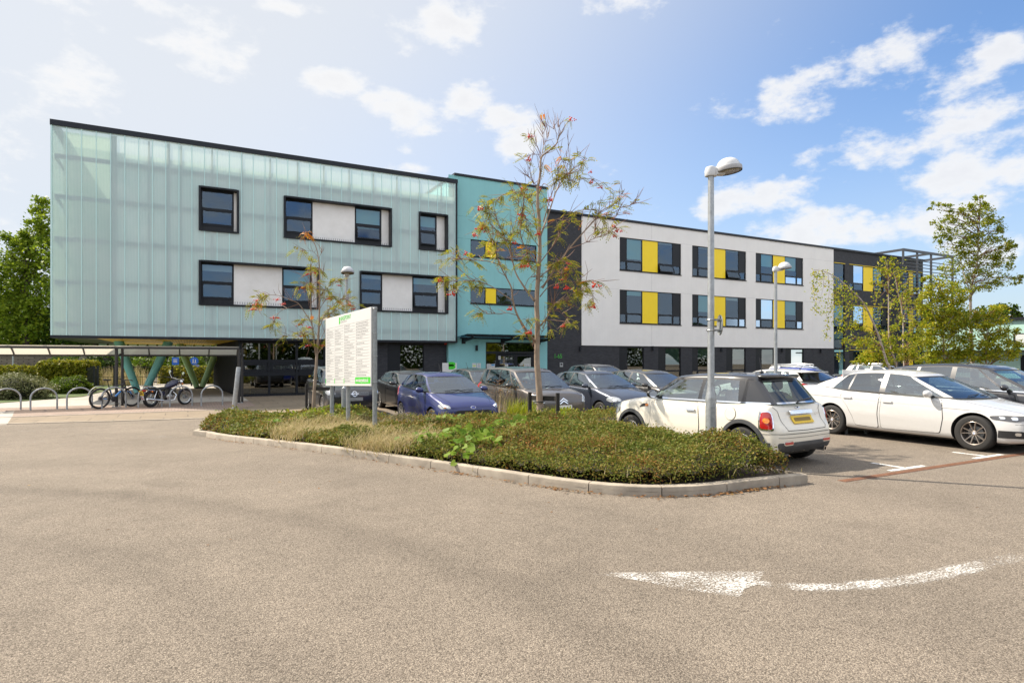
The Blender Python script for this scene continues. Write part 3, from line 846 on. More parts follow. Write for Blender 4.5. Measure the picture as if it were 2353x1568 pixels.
mb.box(uL+.165, uL+1.5, VX+.165, VX+BD, zB-.05, zB+.04); mb.box(uL+1.5, uR, VX+.165, VB_+.02, zB-.05, zB+.04)
mb.build('soffit_border', M['dark_metal'], **OB)
mb = MB(); mb.box(uL+1.505, U(553,VB_)+1.2, VB_+.025, VX+BD, zB-.045, zB+.045)
mb.build('soffit', M['soffit_yellow'], **OB)
def win_frame(mb, v, a, b, z0, z1, fw=.055, dep=.07, bars_u=(), bars_z=(), sub=()):
 mb.box(a, a+fw, v, v+dep, z0, z1); mb.box(b-fw, b, v, v+dep, z0, z1)
 mb.box(a+fw, b-fw, v, v+dep, z0, z0+fw); mb.box(a+fw, b-fw, v, v+dep, z1-fw, z1)
 for u in bars_u: mb.box(u-fw/2, u+fw/2, v+.004, v+dep-.004, z0+fw, z1-fw)
 for z in bars_z: mb.box(a+fw, b-fw, v+.003, v+dep-.003, z-fw/2, z+fw/2)
def room(mb, a, b, z0, z1, v, d=1.6):
 mb.quad((a,v+d,z0),(b,v+d,z0),(b,v+d,z1),(a,v+d,z1))
 mb.quad((a,v,z0),(a,v,z1),(a,v+d,z1),(a,v+d,z0)); mb.quad((b,v,z0),(b,v+d,z0),(b,v+d,z1),(b,v,z1))
 mb.quad((a,v,z1),(b,v,z1),(b,v+d,z1),(a,v+d,z1)); mb.quad((a,v,z0),(a,v+d,z0),(b,v+d,z0),(b,v,z0))
rooms = MB()
M['lamp_strip'] = mat('ceiling lamp strip', (.8,.75,.6), .5)
blind_spec = {(1,1):(.62,'blind'),(2,0):(.35,'blind'),(3,0):(.18,'blind_pale'),(3,1):(.55,'blind'),(0,0):(.0,'blind'),(1,0):(.0,'blind'),(4,0):(.12,'blind_pale'),(4,1):(.20,'blind')}
open_spec = {(1,1), (4,1), (2,0)}
for wi, (pa, pb, zt, zb, lay) in enumerate(BOXW):
 a, b = U(pa, VX), U(pb, VX); vin = VX+.30
 fr = MB()
 t = .075   # the projecting dark box frame
 for x0, x1, c, d in ((a-.01, a+t, zb, zt), (b-t, b+.01, zb, zt), (a+t, b-t, zb-.01, zb+t), (a+t, b-t, zt-t, zt+.01)):
  fr.box(x0, x1, VX-.07, VX+.60, c, d)
 wpart = fr.build('window', M['frame'], **OB, bevel=.006)
 panes = MB(); inner = MB(); panel = MB(); blind = {}
 wc = 0; louv = MB()
 A0 = max(a+t, -99); B0 = b-t
 edges = [A0]+[U(lay[i][2], vin) for i in range(len(lay)-1)]+[B0]
 for li, (k, p0, p1) in enumerate(lay):
  x0, x1 = edges[li], edges[li+1]
  if k == 'p':
   panel.box(x0+.004, x1-.004, vin+.005, vin+.06, zb+t+.005, zt-t-.005)
   for q in range(int((x1-x0)/.11)):
    louv.box(x0+.05+q*.11, x0+.065+q*.11, vin-.001, vin+.004, zb+t+.05, zb+t+.17)
  else:
   zv = zb+t+.24                       # vent grille below the glass
   zm = zv+(zt-t-zv)*.47
   win_frame(inner, vin, x0, x1, zv, zt-t, .07, .09, (), ())
   inner.box(x0+.07, x1-.07, vin+.003, vin+.085, zm-.055, zm+.055)
   inner.box(x0, x1, vin+.02, vin+.08, zb+t, zv-.004)
   for q in range(int((x1-x0)/.055)): louv.box(x0+.03+q*.055, x0+.052+q*.055, vin+.004, vin+.018, zb+t+.03, zv-.03)
   if (wi, wc) in open_spec:         # lower sash tilted outwards
    s0, s1, ang = zv+.02, zm-.06, R(11)
    Mx = Matrix.Translation((0, vin, s1)) @ Matrix.Rotation(-ang, 4, 'X') @ Matrix.Translation((0, -vin, -s1))
    h_ = s1-s0; fw = .06
    for bx in ((x0+.075,x0+.075+fw,s0,s1),(x1-.075-fw,x1-.075,s0,s1),(x0+.075+fw,x1-.075-fw,s0,s0+fw),(x0+.075+fw,x1-.075-fw,s1-fw,s1)):
     inner.box(bx[0], bx[1], vin-.03, vin+.02, bx[2], bx[3], M=Mx)
    pq = [Mx @ Vector(q) for q in ((x0+.13,vin-.005,s0+fw),(x1-.13,vin-.005,s0+fw),(x1-.13,vin-.005,s1-fw),(x0+.13,vin-.005,s1-fw))]
    panes.quad(*pq)
   else:
    inner.box(x0+.07, x0+.11, vin-.012, vin+.05, zv+.075, zm-.06); inner.box(x1-.11, x1-.07, vin-.012, vin+.05, zv+.075, zm-.06)
    inner.box(x0+.11, x1-.11, vin-.012, vin+.05, zv+.075, zv+.115); inner.box(x0+.11, x1-.11, vin-.012, vin+.05, zm-.10, zm-.06)
    panes.quad((x0+.10,vin+.02,zv+.10),(x1-.10,vin+.02,zv+.10),(x1-.10,vin+.02,zm-.09),(x0+.10,vin+.02,zm-.09))
   panes.quad((x0+.07,vin+.03,zm+.055),(x1-.07,vin+.03,zm+.055),(x1-.07,vin+.03,zt-t-.07),(x0+.07,vin+.03,zt-t-.07))
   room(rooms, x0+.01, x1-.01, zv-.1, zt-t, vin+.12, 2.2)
   inner.build('frame', M['frame'], wpart, world=True); inner = MB()
   fr_, bm_ = blind_spec.get((wi, wc), (0, 'blind'))
   if fr_:
    zt_ = zt-t-.07; zl = zt_-(zt_-zv)*fr_
    blind.setdefault(bm_, MB()).box(x0+.08, x1-.08, vin+.10, vin+.106, zl, zt_)
   wc += 1
 build_each(panes, 'pane', M['win'], wpart, world=True)
 if panel.v: build_each(panel, 'infill_board', M['white_panel'], wpart, world=True)
 louv.build('vent_grille', M['black_plastic'], wpart, world=True)
 for k, bb in blind.items(): build_each(bb, 'blind', M[k], wpart, world=True)
shop = MB(); sp_ = MB()
GX = [553, 618.4, 681.5, 745.7, 800, 858]
gu = [U(p, VB_) for p in GX]
zr = [GB, GB+.10, Zh(600,859,VB_), Zh(600,856,VB_), Zh(600,829,VB_), zB-.06]
z1 = Zh(586, 858.5, VB_); z2 = Zh(586, 829.5, VB_); z3 = zB-.12
for i, u in enumerate(gu): shop.box(u-.055, u+.055, VB_-.04, VB_+.10, GB, zB-.05)
for z, hgt in ((GB+.06, .12), (z1, .20), (z2, .16), (z3, .14)):
 for a, b in zip(gu[:-1], gu[1:]): shop.box(a+.056, b-.056, VB_-.02, VB_+.08, z-hgt/2, z+hgt/2)
for a, b in zip(gu[:-1], gu[1:]):
 win_frame(shop, VB_-.03, a+.09, b-.09, z1+.11, z2-.09, .10, .07)
 for c, d in ((GB+.13, z1-.11), (z1+.22, z2-.20), (z2+.09, z3-.08)): sp_.quad((a+.03,VB_+.03,c),(b-.03,VB_+.03,c),(b-.03,VB_+.03,d),(a+.03,VB_+.03,d))
shp = shop.build('shopfront', M['frame'], **OB)
build_each(sp_, 'pane', M['win_low'], shp, world=True)
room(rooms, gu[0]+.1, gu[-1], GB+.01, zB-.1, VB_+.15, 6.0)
mb = MB(); mb.box(gu[0]-.12, gu[0]-.06, VB_-.04, VB_+.3, GB, zB-.05);
mb.build('corner_post', M['dark_metal'], **OB)
mb = MB(); yb_ = MB()
p0, p1 = Vector((gu[0]-.1, VB_+.1, 0)), Vector((1.55, 45.0, 0))
for i in range(44):
 p = p0.lerp(p1, i/43); mb.box(p.x-.03, p.x+.03, p.y-.05, p.y+.05, GB, zB-.06)
mb.build('slatted_screen', M['dark_metal'], **OB)
q0, q1 = p0+Vector((.35,.3,0)), p1+Vector((.35,0,0))
yb_.bar((q0.x,q0.y,zB-.55),(q1.x,q1.y,zB-.55), .08, .9)
yb_.build('yellow_boarding', M['soffit_yellow'], **OB)
mb = MB(); mb.bar((q0.x+.2,q0.y,GB+1.0),(q1.x+.2,q1.y,GB+1.0), .10, 2.1); mb.build('undercroft_wall', mat('olive boarding', (.22,.17,.05), .7, var=.3, vscale=2), **OB)
def vcol(px_b, py_b, px_l, px_r, m, nm='raking_column'):
 g = G(px_b, py_b); v = g.y
 for pt, sx in ((px_l, -1), (px_r, 1)):
  ut = U(pt, v); c = MB()
  a = Vector((g.x+sx*.13, v, GB+.05)); b = Vector((ut, v, zB-.02)); c.tube([a, a.lerp(b,.5), b], [.16,.20,.23], 20)
  o = c.build(nm, m, **OB, smooth=50)
 c = MB(); c.lathe([(.30,-.04),(.30,.05),(.22,.10),(0,.10)], 24, Matrix.Translation((g.x, v, GB+.01)))
 c.build('column_foot', M['dark_metal'], **OB, smooth=40)
vcol(324, 905, 272, 388, M['teal_paint']); vcol(458, 892, 412, 505, M['green_paint'])
mb = MB(); fr = MB()
for k in range(12):
 u = uL+.4+k*.52; mb.box(u, u+.40, VX+BD-1.0, VX+BD-.96, zB-.50, zB-.06)
fr.box(uL+.3, uL+6.7, VX+BD-1.05, VX+BD-.92, zB-.58, zB-.505)
mb.build('clerestory_glass', M['poly_joint'], **OB); fr.build('clerestory_rail', M['dark_metal'], **OB)
uT0, uT1 = U(1030, VT), U(1257, VT)
uW0, uW1 = U(1336.5, VW), U(1914.6, VW); uE = U(2120, VB_)
zTe = Zh(1052, 398.5, VT); zRf = (Zh(1337, 490, VW)+Zh(1914, 570, VW))/2
zWb = Zh(1337, 793, VW)
def wz(zx, zy, v, sx=.29795, ox=1365.8, oy=431.3): return Zh(ox+sx*zx, oy+sx*zy, v)
def wu(zx, v, sx=.29795, ox=1365.8): return U(ox+sx*zx, v)
brick = MB()
bw = (U(890,VB_), U(974,VB_), GB+.12, zB-.16)
holed(brick, VB_, U(858,VB_)+.06, uT0-.02, GB, zB+.02, [bw], .14)
brick.build('brick_wall', M['brick'], **OB, fix=False); brick = MB()
holed(brick, VB_, uT1-.3, uW0+.02, GB, zRf-.14, [], .14)
brick.build('brick_wall', M['brick'], **OB, fix=False); brick = MB()
gw = [(190,380,'L'),(490,665,'M'),(752,890,'L'),(1015,1165,'L'),(1242,1385,'L'),(1470,1612,'M')]
zg1 = wz(190, 1222, VB_)-.05; zg0 = GB+.35
gh = [(wu(a,VB_), wu(b,VB_), zg0, zg1) for a, b, _ in gw]
holed(brick, VB_, uW0+.02, uW1+.02, GB, zWb+.05, gh, .14)
brick.build('brick_wall', M['brick'], **OB, fix=False); brick = MB()
def rz(zx, zy): return Zh(1868.8+.298*zx, 431.3+.298*zy, VB_)
def ru(zx): return U(1868.8+.298*zx, VB_)
tall = (ru(158), ru(240), GB+.3, rz(156, 577))
zw1, zw0 = rz(275, 590), rz(275, 788); zv1, zv0 = rz(275, 905), rz(275, 1103); zq1 = rz(275, 1250)
rw = [(ru(275), ru(572), zw0, zw1), (ru(275), ru(572), zv0, zv1), (ru(275), ru(572), GB+.4, zq1),
      (ru(662), ru(838), zw0, zw1), (ru(662), ru(838), zv0, zv1), (ru(662), ru(838), GB+.4, zq1)]
holed(brick, VB_, uW1+.02, uE, GB, zRf-.14, [tall]+rw, .14)
brick.quad((uE,VB_,GB),(uE,VB_+16,GB),(uE,VB_+16,zRf-.14),(uE,VB_,zRf-.14))
brick.build('brick_wall', M['brick'], **OB, fix=False)
te = MB()
dh = (U(1115.8,VT), U(1229,VT), GB, Zh(1120,785.5,VT))
zs1, zs0 = Zh(1081,549.2,VT), Zh(1081,588.4,VT); zs3, zs2 = Zh(1081,657.6,VT), Zh(1081,696.2,VT)
ua, ub = U(1080.8,VT), U(1232.5,VT)
holed(te, VT, uT0, uT1, GB, zTe-.14, [dh, (ua,ub,zs0,zs1), (ua,ub,zs2,zs3)], .15)
te.quad((uR+.16,VT,zB),(uR+.16,VT+12,zB),(uR+.16,VT+12,zTe-.14),(uR+.16,VT,zTe-.14))
te.quad((uT1,VT,GB),(uT1,VT+12,GB),(uT1,VT+12,zTe-.14),(uT1,VT,zTe-.14))
te.quad((uT0,VT,GB),(uT0,VT+1,GB),(uT0,VT+1,zB),(uT0,VT,zB))
te.build('teal_wall', M['teal'], **OB, fix=False)
wh = MB()
WW = [(193,667),(752,1168),(1242,1608)]
zt1, zt0 = wz(193,378,VW), wz(193,633,VW); zu1, zu0 = wz(193,783,VW), wz(193,1042,VW)
whole = []
for a, b in WW:
 for c, d in ((zt0,zt1),(zu0,zu1)): whole.append((wu(a,VW), wu(b,VW), c, d))
holed(wh, VW, uW0, uW1, zWb, zRf-.13, whole, .13)
wh.quad((uW0,VW,zWb),(uW0,VB_+.02,zWb),(uW0,VB_+.02,zRf-.13),(uW0,VW,zRf-.13))
wh.quad((uW0,VW,zWb),(uW1,VW,zWb),(uW1,VB_+.02,zWb),(uW0,VB_+.02,zWb))
wh.build('white_render', M['white_render'], **OB, fix=False)
M['joint'] = mat('render joint shadow gap', (.50,.49,.48), .8)
mb = MB()
uj = wu(440, VW)
for c, d in ((zWb, zu0-.05), (zu1+.03, zt0-.05), (zt1+.03, zRf-.14)): mb.box(uj-.008, uj+.008, VW-.004, VW+.01, c, d)
for zz_ in (zu1+.02, zt1+.02):
 us_ = [uW0]+[x for a, b in WW for x in (wu(a,VW)-.1, wu(b,VW)+.1)]+[uW1]
 for i in range(0, len(us_), 2): mb.box(us_[i], us_[i+1], VW-.003, VW+.01, zz_-.006, zz_+.006)
for z in (Zh(1060,485,VT), Zh(1060,541,VT)): pass
mb.build('render_joint', M['joint'], **OB)
mb = MB()
for z in (Zh(1060,496,VT), Zh(1060,547,VT)):
 mb.box(uR+.17, uT1-.01, VT-.003, VT+.01, z-.006, z+.006)
M['tealjoint'] = mat('teal joint', (.10,.30,.30), .8)
mb.build('render_joint', M['tealjoint'], **OB)
mb = MB()
mb.box(uR+.10, uT1+.05, VT-.06, VT+.3, zTe-.14, zTe); mb.box(uR+.10, uR+.32, VT+.3, VT+12, zTe-.14, zTe)
mb.box(uT1+.055, uE+.06, VB_-.13, VB_+.3, zRf-.14, zRf+.02); mb.box(uE-.2, uE+.06, VB_+.3, VB_+16, zRf-.14, zRf+.02)
mb.build('roof_coping', M['dark_metal'], **OB, bevel=.006)
mb = MB()
mb.quad((uR+.2,VT+.2,zTe-.3),(uT1,VT+.2,zTe-.3),(uT1,VT+12,zTe-.3),(uR+.2,VT+12,zTe-.3))
mb.quad((uT1,VB_+.2,zRf-.3),(uE,VB_+.2,zRf-.3),(uE,VB_+16,zRf-.3),(uT1,VB_+16,zRf-.3))
mb.quad((uL+.1,VX+.3,zB+.055),(uR,VX+.3,zB+.055),(uR,VX+BD,zB+.055),(uL+.1,VX+BD,zB+.055))
mb.build('roof_deck', M['panel_dark'], **OB)
def unit(v, a, b, z0, z1, lay, split=.30, blinds=(), tilt=None, gl='win', low_small=True, sill=True, rm=1.8, topline=False):
 """lay: list of (f0,f1,kind) in fractions of the width; D dark panel, G glass, Y yellow"""
 fr = MB(); pane = MB(); dk = MB(); ye = MB(); bl = {}
 vi = v+.05; H = z1-z0; zs_ = z0+H*split; fw = .05
 win_frame(fr, vi, a, b, z0, z1, fw, .08)
 ulist = [(a+(b-a)*f0, a+(b-a)*f1, k) for f0, f1, k in lay]
 gi = 0
 for i, (x0, x1, k) in enumerate(ulist):
  xa = max(x0, a+fw)+.0; xb = min(x1, b-fw)
  if i: fr.box(xa-.025, xa+.025, vi+.004, vi+.076, z0+fw, z1-fw)
  if i: xa += .026
  if i < len(ulist)-1: xb -= .026
  if k == 'Y':
   ye.box(xa, xb, vi+.008, vi+.05, z0+fw, z1-fw); continue
  zlo = z0+fw
  if split > 0:
   fr.box(xa, xb, vi+.006, vi+.074, zs_-.05, zs_+.03)
   if k == 'D' and not low_small:
    dk.box(xa, xb, vi+.012, vi+.05, z0+fw, zs_-.05)
   elif tilt is not None and k == 'G' and gi == tilt:
    h_ = zs_-.05-zlo
    Mx = Matrix.Translation((0, vi, zs_-.05)) @ Matrix.Rotation(-R(24), 4, 'X') @ Matrix.Translation((0, -vi, -(zs_-.05)))
    for bx in ((xa,xa+.045,zlo,zs_-.06),(xb-.045,xb,zlo,zs_-.06),(xa+.045,xb-.045,zlo,zlo+.045),(xa+.045,xb-.045,zs_-.105,zs_-.06)): fr.box(bx[0],bx[1],vi-.03,vi+.02,bx[2],bx[3],M=Mx)
    pane.quad(*[Mx @ Vector(q) for q in ((xa+.04,vi,zlo+.04),(xb-.04,vi,zlo+.04),(xb-.04,vi,zs_-.1),(xa+.04,vi,zs_-.1))])
   else:
    for bx in ((xa+.0,xa+.035,zlo,zs_-.05),(xb-.035,xb,zlo,zs_-.05),(xa+.035,xb-.035,zlo,zlo+.035),(xa+.035,xb-.035,zs_-.085,zs_-.05)): fr.box(bx[0],bx[1],vi-.008,vi+.04,bx[2],bx[3])
    pane.quad((xa+.03,vi+.025,zlo+.03),(xb-.03,vi+.025,zlo+.03),(xb-.03,vi+.025,zs_-.08),(xa+.03,vi+.025,zs_-.08))
   zlo = zs_+.03
  if k == 'D':
   dk.box(xa, xb, vi+.012, vi+.05, zlo, z1-fw)
  else:
   pane.quad((xa,vi+.03,zlo),(xb,vi+.03,zlo),(xb,vi+.03,z1-fw),(xa,vi+.03,z1-fw))
   if gi < len(blinds) and blinds[gi]:
    frac, bm_ = blinds[gi]; top = z1-fw
    bl.setdefault(bm_, MB()).box(xa+.01, xb-.01, vi+.085, vi+.091, top-(top-zlo)*frac, top)
   gi += 1
 if sill: fr.box(a-.02, b+.02, v-.045, vi-.002, z0-.05, z0-.004)
 w_ = fr.build('window', M['frame'], **OB)
 build_each(pane, 'pane', M[gl], w_, world=True)
 if dk.v: build_each(dk, 'dark_panel', M['panel_dark'], w_, world=True)
 if ye.v: build_each(ye, 'yellow_panel', M['yellow'], w_, world=True)
 for k, q in bl.items(): build_each(q, 'blind', M[k], w_, world=True)
 if topline:
  q = MB(); q.box(a-.02, b+.02, v-.03, v-.003, z1-.005, z1+.035); q.build('yellow_trim', M['yellow'], w_, world=True)
 room(rooms, a+.03, b-.03, z0+.02, z1-.02, vi+.13, rm)
ua_, ub_ = wu(193,VW), wu(667,VW)
def fA(z): return (wu(z,VW)-ua_)/(ub_-ua_)
LAY = [(0,fA(250),'D'),(fA(250),fA(370),'G'),(fA(370),fA(492),'Y'),(fA(492),fA(606),'G'),(fA(606),1,'D')]
BL = [[(.92,'blind'),(.06,'blind_pale')],[(.05,'blind_pale'),(.04,'blind_pale')],[(.62,'blind'),(.70,'blind')],
      [(.20,'blind'),(.0,'blind')],[(.78,'blind'),(.14,'blind_pale')],[(.95,'blind'),(.72,'blind')]]
for i, (a, b) in enumerate(WW):
 unit(VW, wu(a,VW), wu(b,VW), zt0, zt1, LAY, .30, BL[i], tilt=(1 if i < 2 else None))
for i, (a, b) in enumerate(WW):
 unit(VW, wu(a,VW), wu(b,VW), zu0, zu1, LAY, .30, BL[3+i])
for i, (a, b, k) in enumerate(gw):
 f = .33
 unit(VB_, wu(a,VB_), wu(b,VB_), zg0, zg1, [(0,f,'D'),(f,1,'G')], .30, [[(.0,'blind')],[(.72,'blind')],[(.45,'blind')],[(.5,'blind')],[(.25,'blind_pale')],[(.85,'blind')]][i], gl='win_low', tilt=(0 if i == 0 else None))
unit(VB_, bw[0], bw[1], bw[2], bw[3], [(0,.34,'D'),(.34,1,'G')], .24, [], gl='win_low', sill=False)
tw = lambda z: (U(970.4+.29795*z, VT)-ua)/(ub-ua)
TL = [(0,tw(487),'G'),(tw(487),tw(573),'Y'),(tw(573),1,'G')]
unit(VT, ua, ub, zs0, zs1, TL, 0, [None,None]); unit(VT, ua, ub, zs2, zs3, TL, 0, [])
rf = lambda z: (ru(z)-ru(275))/(ru(572)-ru(275))
RL = [(0,rf(310),'D'),(rf(310),rf(386),'G'),(rf(386),rf(462),'Y'),(rf(462),rf(532),'G'),(rf(532),1,'D')]
rf2 = lambda z: (ru(z)-ru(662))/(ru(838)-ru(662))
RL2 = [(0,rf2(694),'D'),(rf2(694),rf2(737),'G'),(rf2(737),rf2(772),'Y'),(rf2(772),1,'G')]
for j, h in enumerate(rw):
 unit(VB_, *h, RL if j < 3 else RL2, .30, [[(.0,'blind'),(.8,'blind')],[(.0,'blind')],[]][j % 3], topline=True, sill=False)
unit(VB_, tall[0], tall[1], zw0-.02, tall[3], [(0,1,'G')], 0, [], topline=True, sill=False)
unit(VB_, tall[0], tall[1], GB+.3, zv1-.0, [(0,1,'G')], .4, [(.3,'blind')], sill=False)
mb = MB(); mb.box(tall[0], tall[1], VB_+.03, VB_+.10, zv1+.003, zw0-.025); mb.build('dark_panel', M['panel_dark'], **OB)
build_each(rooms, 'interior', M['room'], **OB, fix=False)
vl = 31.5
lu = lambda z: U(1868.8+.298*z, vl)
lz = lambda x, y: Zh(1868.8+.298*x, 431.3+.298*y, vl)
mb = MB()
zt_ = lz(690,476); zb_ = GB+4.1
u0, u1 = lu(690), lu(1075)
M['louvre'] = mat('grey steel', (.045,.05,.06), .45, metal=.2)
mb.bar((u0-.08,vl,zt_),(u1,vl,zt_), .12, .22); mb.bar((u0,vl+.07,zt_-.001),(u0,VB_+3.0,zt_-.001), .12, .2); mb.bar((lu(905),vl+.07,zt_-.002),(lu(905),VB_+3.0,zt_-.002), .12, .2)
mb.bar((u1-.06,vl+.07,zt_-.001),(u1-.06,VB_+3.0,zt_-.001), .12, .2)
for z_, bot in ((690, lz(690,590)), (798, zb_), (905, zb_), (1070, zb_)): mb.box(lu(z_)-.07, lu(z_)+.07, vl-.07, vl+.07, bot, zt_-.112)
z = lz(700,552); k = 0
while z > zb_+.15:
 a = u0+.08 if k < 2 else lu(662)
 mb.box(a, u1+.3, vl-.16, vl-.075, z-.03, z+.03); k += 1; z -= .30
mb.bar((lu(798),vl,zb_),(u1,vl,zb_), .12, .16)
for z_ in (798, 905): mb.bar((lu(z_),vl+.07,lz(798,800)),(lu(z_),VB_+.05,lz(798,800)), .08, .1); mb.bar((lu(z_),vl+.07,zb_+.1),(lu(z_),VB_+.05,zb_+.1), .08, .1)
mb.build('louvre_screen', M['louvre'], **OB)
d = MB(); dp = MB()
dx = [U(p, VT+.05) for p in (1116.2, 1139.5, 1144, 1182.5, 1186.2, 1223.5, 1228.6)]
vd = VT+.06; zdt = dh[3]; ztr = Zh(1120,808.5,vd)
win_frame(d, vd, dh[0], dh[1], GB, zdt, .07, .10)
d.box(dh[0]+.07, dh[1]-.07, vd+.004, vd+.096, ztr-.10, ztr+.05)
d.box(dx[1], dx[2], vd+.003, vd+.097, GB+.07, ztr-.10)
doorz = ztr-.14
for a, b in ((dx[2]+.01, (dx[3]+dx[4])/2-.006), ((dx[3]+dx[4])/2+.006, dx[5])):
 win_frame(d, vd-.015, a, b, GB+.03, doorz, .11, .06); d.box(a+.11, b-.11, vd-.012, vd+.04, GB+.14, GB+.34)
 dp.quad((a+.10,vd+.01,GB+.33),(b-.10,vd+.01,GB+.33),(b-.10,vd+.01,doorz-.1),(a+.10,vd+.01,doorz-.1))
d.box(dx[5]+.004, dh[1]-.07, vd+.003, vd+.09, GB+.07, ztr-.10)
dp.quad((dh[0]+.07,vd+.03,GB+.07),(dx[1],vd+.03,GB+.07),(dx[1],vd+.03,ztr-.1),(dh[0]+.07,vd+.03,ztr-.1))
dp.quad((dh[0]+.07,vd+.03,ztr+.05),(dh[1]-.07,vd+.03,ztr+.05),(dh[1]-.07,vd+.03,zdt-.07),(dh[0]+.07,vd+.03,zdt-.07))
door = d.build('entrance_door', M['frame'], **OB)
build_each(dp, 'pane', M['win_low'], door, world=True)
hb = MB(); um = (dx[3]+dx[4])/2
for sx in (-1, 1):
 hb.tube([(um+sx*.10,vd-.02,GB+.9),(um+sx*.10,vd-.09,GB+.93),(um+sx*.10,vd-.10,GB+1.1),(um+sx*.10,vd-.10,GB+1.3),(um+sx*.10,vd-.09,GB+1.42),(um+sx*.10,vd-.02,GB+1.45)], .016, 8)
hb.build('handle', M['galv'], door, world=True, smooth=50)
rooms2 = MB(); room(rooms2, dh[0]-1, dh[1]+1, GB+.012, zdt+.3, VT+.25, 5); rooms2.build('interior', M['room_floor'], **OB, fix=False)
c = MB(); zc = Zh(1075, 775, VT-.7); c0, c1 = U(1069, VT-1.3), U(1277, VT-1.3)
gl = MB(); gl.add([Vector(p) for p in ((c0,VT-1.5,zc+.16),(c1,VT-1.5,zc+.16),(c1,VT-.03,zc+.04),(c0,VT-.03,zc+.04),(c0,VT-1.5,zc+.18),(c1,VT-1.5,zc+.18),(c1,VT-.03,zc+.06),(c0,VT-.03,zc+.06))], [(0,3,2,1),(4,5,6,7),(0,1,5,4),(1,2,6,5),(2,3,7,6),(3,0,4,7)])
c.tube([(c0+.1,VT-1.25,zc+.09),(c1-.1,VT-1.25,zc+.09)], .07, 10)
c.tube([(c0+.1,VT-.35,zc-.02),(c1-.1,VT-.35,zc-.02)], .05, 10)
for k in range(3):
 u = c0+.45+(c1-c0-.9)*k/2; c.tube([(u,VT-.01,zc-.16),(u,VT-1.2,zc-.05),(u,VT-1.42,zc+.07)], [.085,.075,.05], 10)
 c.box(u-.12, u+.12, VT-.03, VT-.002, zc-.34, zc+.02)
cp = c.build('canopy', M['dark_metal'], **OB, smooth=50); gl.build('canopy_glass', M['win'], cp, world=True)
for px, py, v in ((1094,799,VT),(1332,801,VB_),(1498.5,800,VB_),(1656,803,VB_),(1795,804,VB_),(1884,806,VB_)):
 u, z = U(px, v), Zh(px, py, v); l = MB()
 l.tube([(u,v-.09,z-.16),(u,v-.09,z+.16)], .065, 12); l.box(u-.06, u+.06, v-.05, v-.003, z-.13, z+.13)
 l.build('wall_lamp', M['dark_metal'], **OB, smooth=40)
l = MB(); u, z = U(1056,VT+.05), Zh(1056,791,VT); l.box(u-1.0, u-.84, VT-.06, VT-.004, z-.02, z+.13); l.build('alarm_box', M['red_lens'], **OB, bevel=.01)
nm = MB(); Mt = Matrix.Translation((U(1271.5,VB_), VB_-.03, Zh(1271.5,822.5,VB_))) @ Matrix.Rotation(R(90), 4, 'X')
put_text(nm, '1-65', .40, Mt, .86);
M['green_num'] = mat('green lettering', (.06,.42,.05), .5)
nm.build('house_number', M['green_num'], **OB, fix=False)
kp = MB(); u, z = U(1289,VB_), Zh(1289,837.5,VB_); kp.box(u-.12,u+.12,VB_-.03,VB_-.003,z-.14,z+.14); k_ = kp.build('entry_panel', M['galv'], **OB)
kq = MB(); kq.box(u-.07,u+.07,VB_-.034,VB_-.0305,z-.02,z+.08); kq.build('screen', M['frame'], k_, world=True)
mb = MB(); mb.tube([(uT1+.10,VB_-.06,GB),(uT1+.10,VB_-.06,zRf-.2)], .045, 8)
def notice(x0, x1, y0, y1, v, label, bars, bg='white_sign'):
 P = lambda x, y: ((1380+x/5.602)*.71883, (1050+y/5.602)*.71883)
 a = P(x0, y0); b = P(x1, y1); u0, u1 = U(a[0], v), U(b[0], v); zt, zb = Zh(a[0], a[1], v), Zh(a[0], b[1], v)
 t = thing('notice', label, 'notice', ((u0+u1)/2, v, zb))
 m_ = MB(); m_.box(u0, u1, v-.012, v-.002, zb, zt); m_.build('sheet', M[bg], t, world=True)
 q = {}
 for f0, f1, g0, g1, mm in bars:
  q.setdefault(mm, MB()).box(u0+(u1-u0)*f0, u0+(u1-u0)*f1, v-.0155, v-.0125, zt-(zt-zb)*g1, zt-(zt-zb)*g0)
 for mm, b_ in q.items(): b_.build('print', M[mm], t, world=True)
lines = lambda n, g0, g1, m='ink_faint': [(.12,.88 if i % 2 else .7,g0+(g1-g0)*i/n,g0+(g1-g0)*(i+.4)/n,m) for i in range(n)]
M['lime_print'] = mat('lime print', (.55,.75,.12), .6); M['blue_print'] = mat('blue print', (.03,.25,.55), .6)
notice(722,793,615,765, VT, 'tall white notice with lime header on teal wall left of entrance', [(.15,.85,.25,.38,'lime_print')]+lines(4,.5,.9))
notice(806,873,615,738, VT, 'short white notice with black bar on teal wall beside entrance', [(.4,.6,.08,.28,'ink_faint'),(.2,.8,.42,.5,'blue_print'),(.25,.75,.68,.76,'ink')])
notice(980,1050,630,735, vd-.02, 'white text notice on the narrow pane left of the doors', lines(7,.1,.9))
notice(1056,1125,630,735, vd-.02, 'white notice with blue heading on the narrow pane left of the doors', [(.08,.92,.06,.3,'blue_print')]+lines(5,.4,.9))
notice(1228,1296,632,738, vd-.02, 'grey notice with yellow border on left entrance door', [(0,1,0,.05,'yellow'),(0,1,.95,1,'yellow')], 'panel_dark')
notice(1303,1365,632,738, vd-.02, 'white notice with yellow edge on left entrance door', [(0,.06,0,1,'yellow')]+lines(6,.1,.9))
notice(1640,1698,636,735, vd-.02, 'white paper notice with yellow edge on right entrance door', [(0,.06,0,1,'yellow')]+lines(6,.1,.9))
notice(1706,1768,636,735, vd-.02, 'plain white paper notice at the right of the right entrance door', lines(6,.1,.9))
notice(1190,1230,488,552, vd-.02, 'small white sticker high on the left entrance door', lines(3,.2,.8,'ink'))
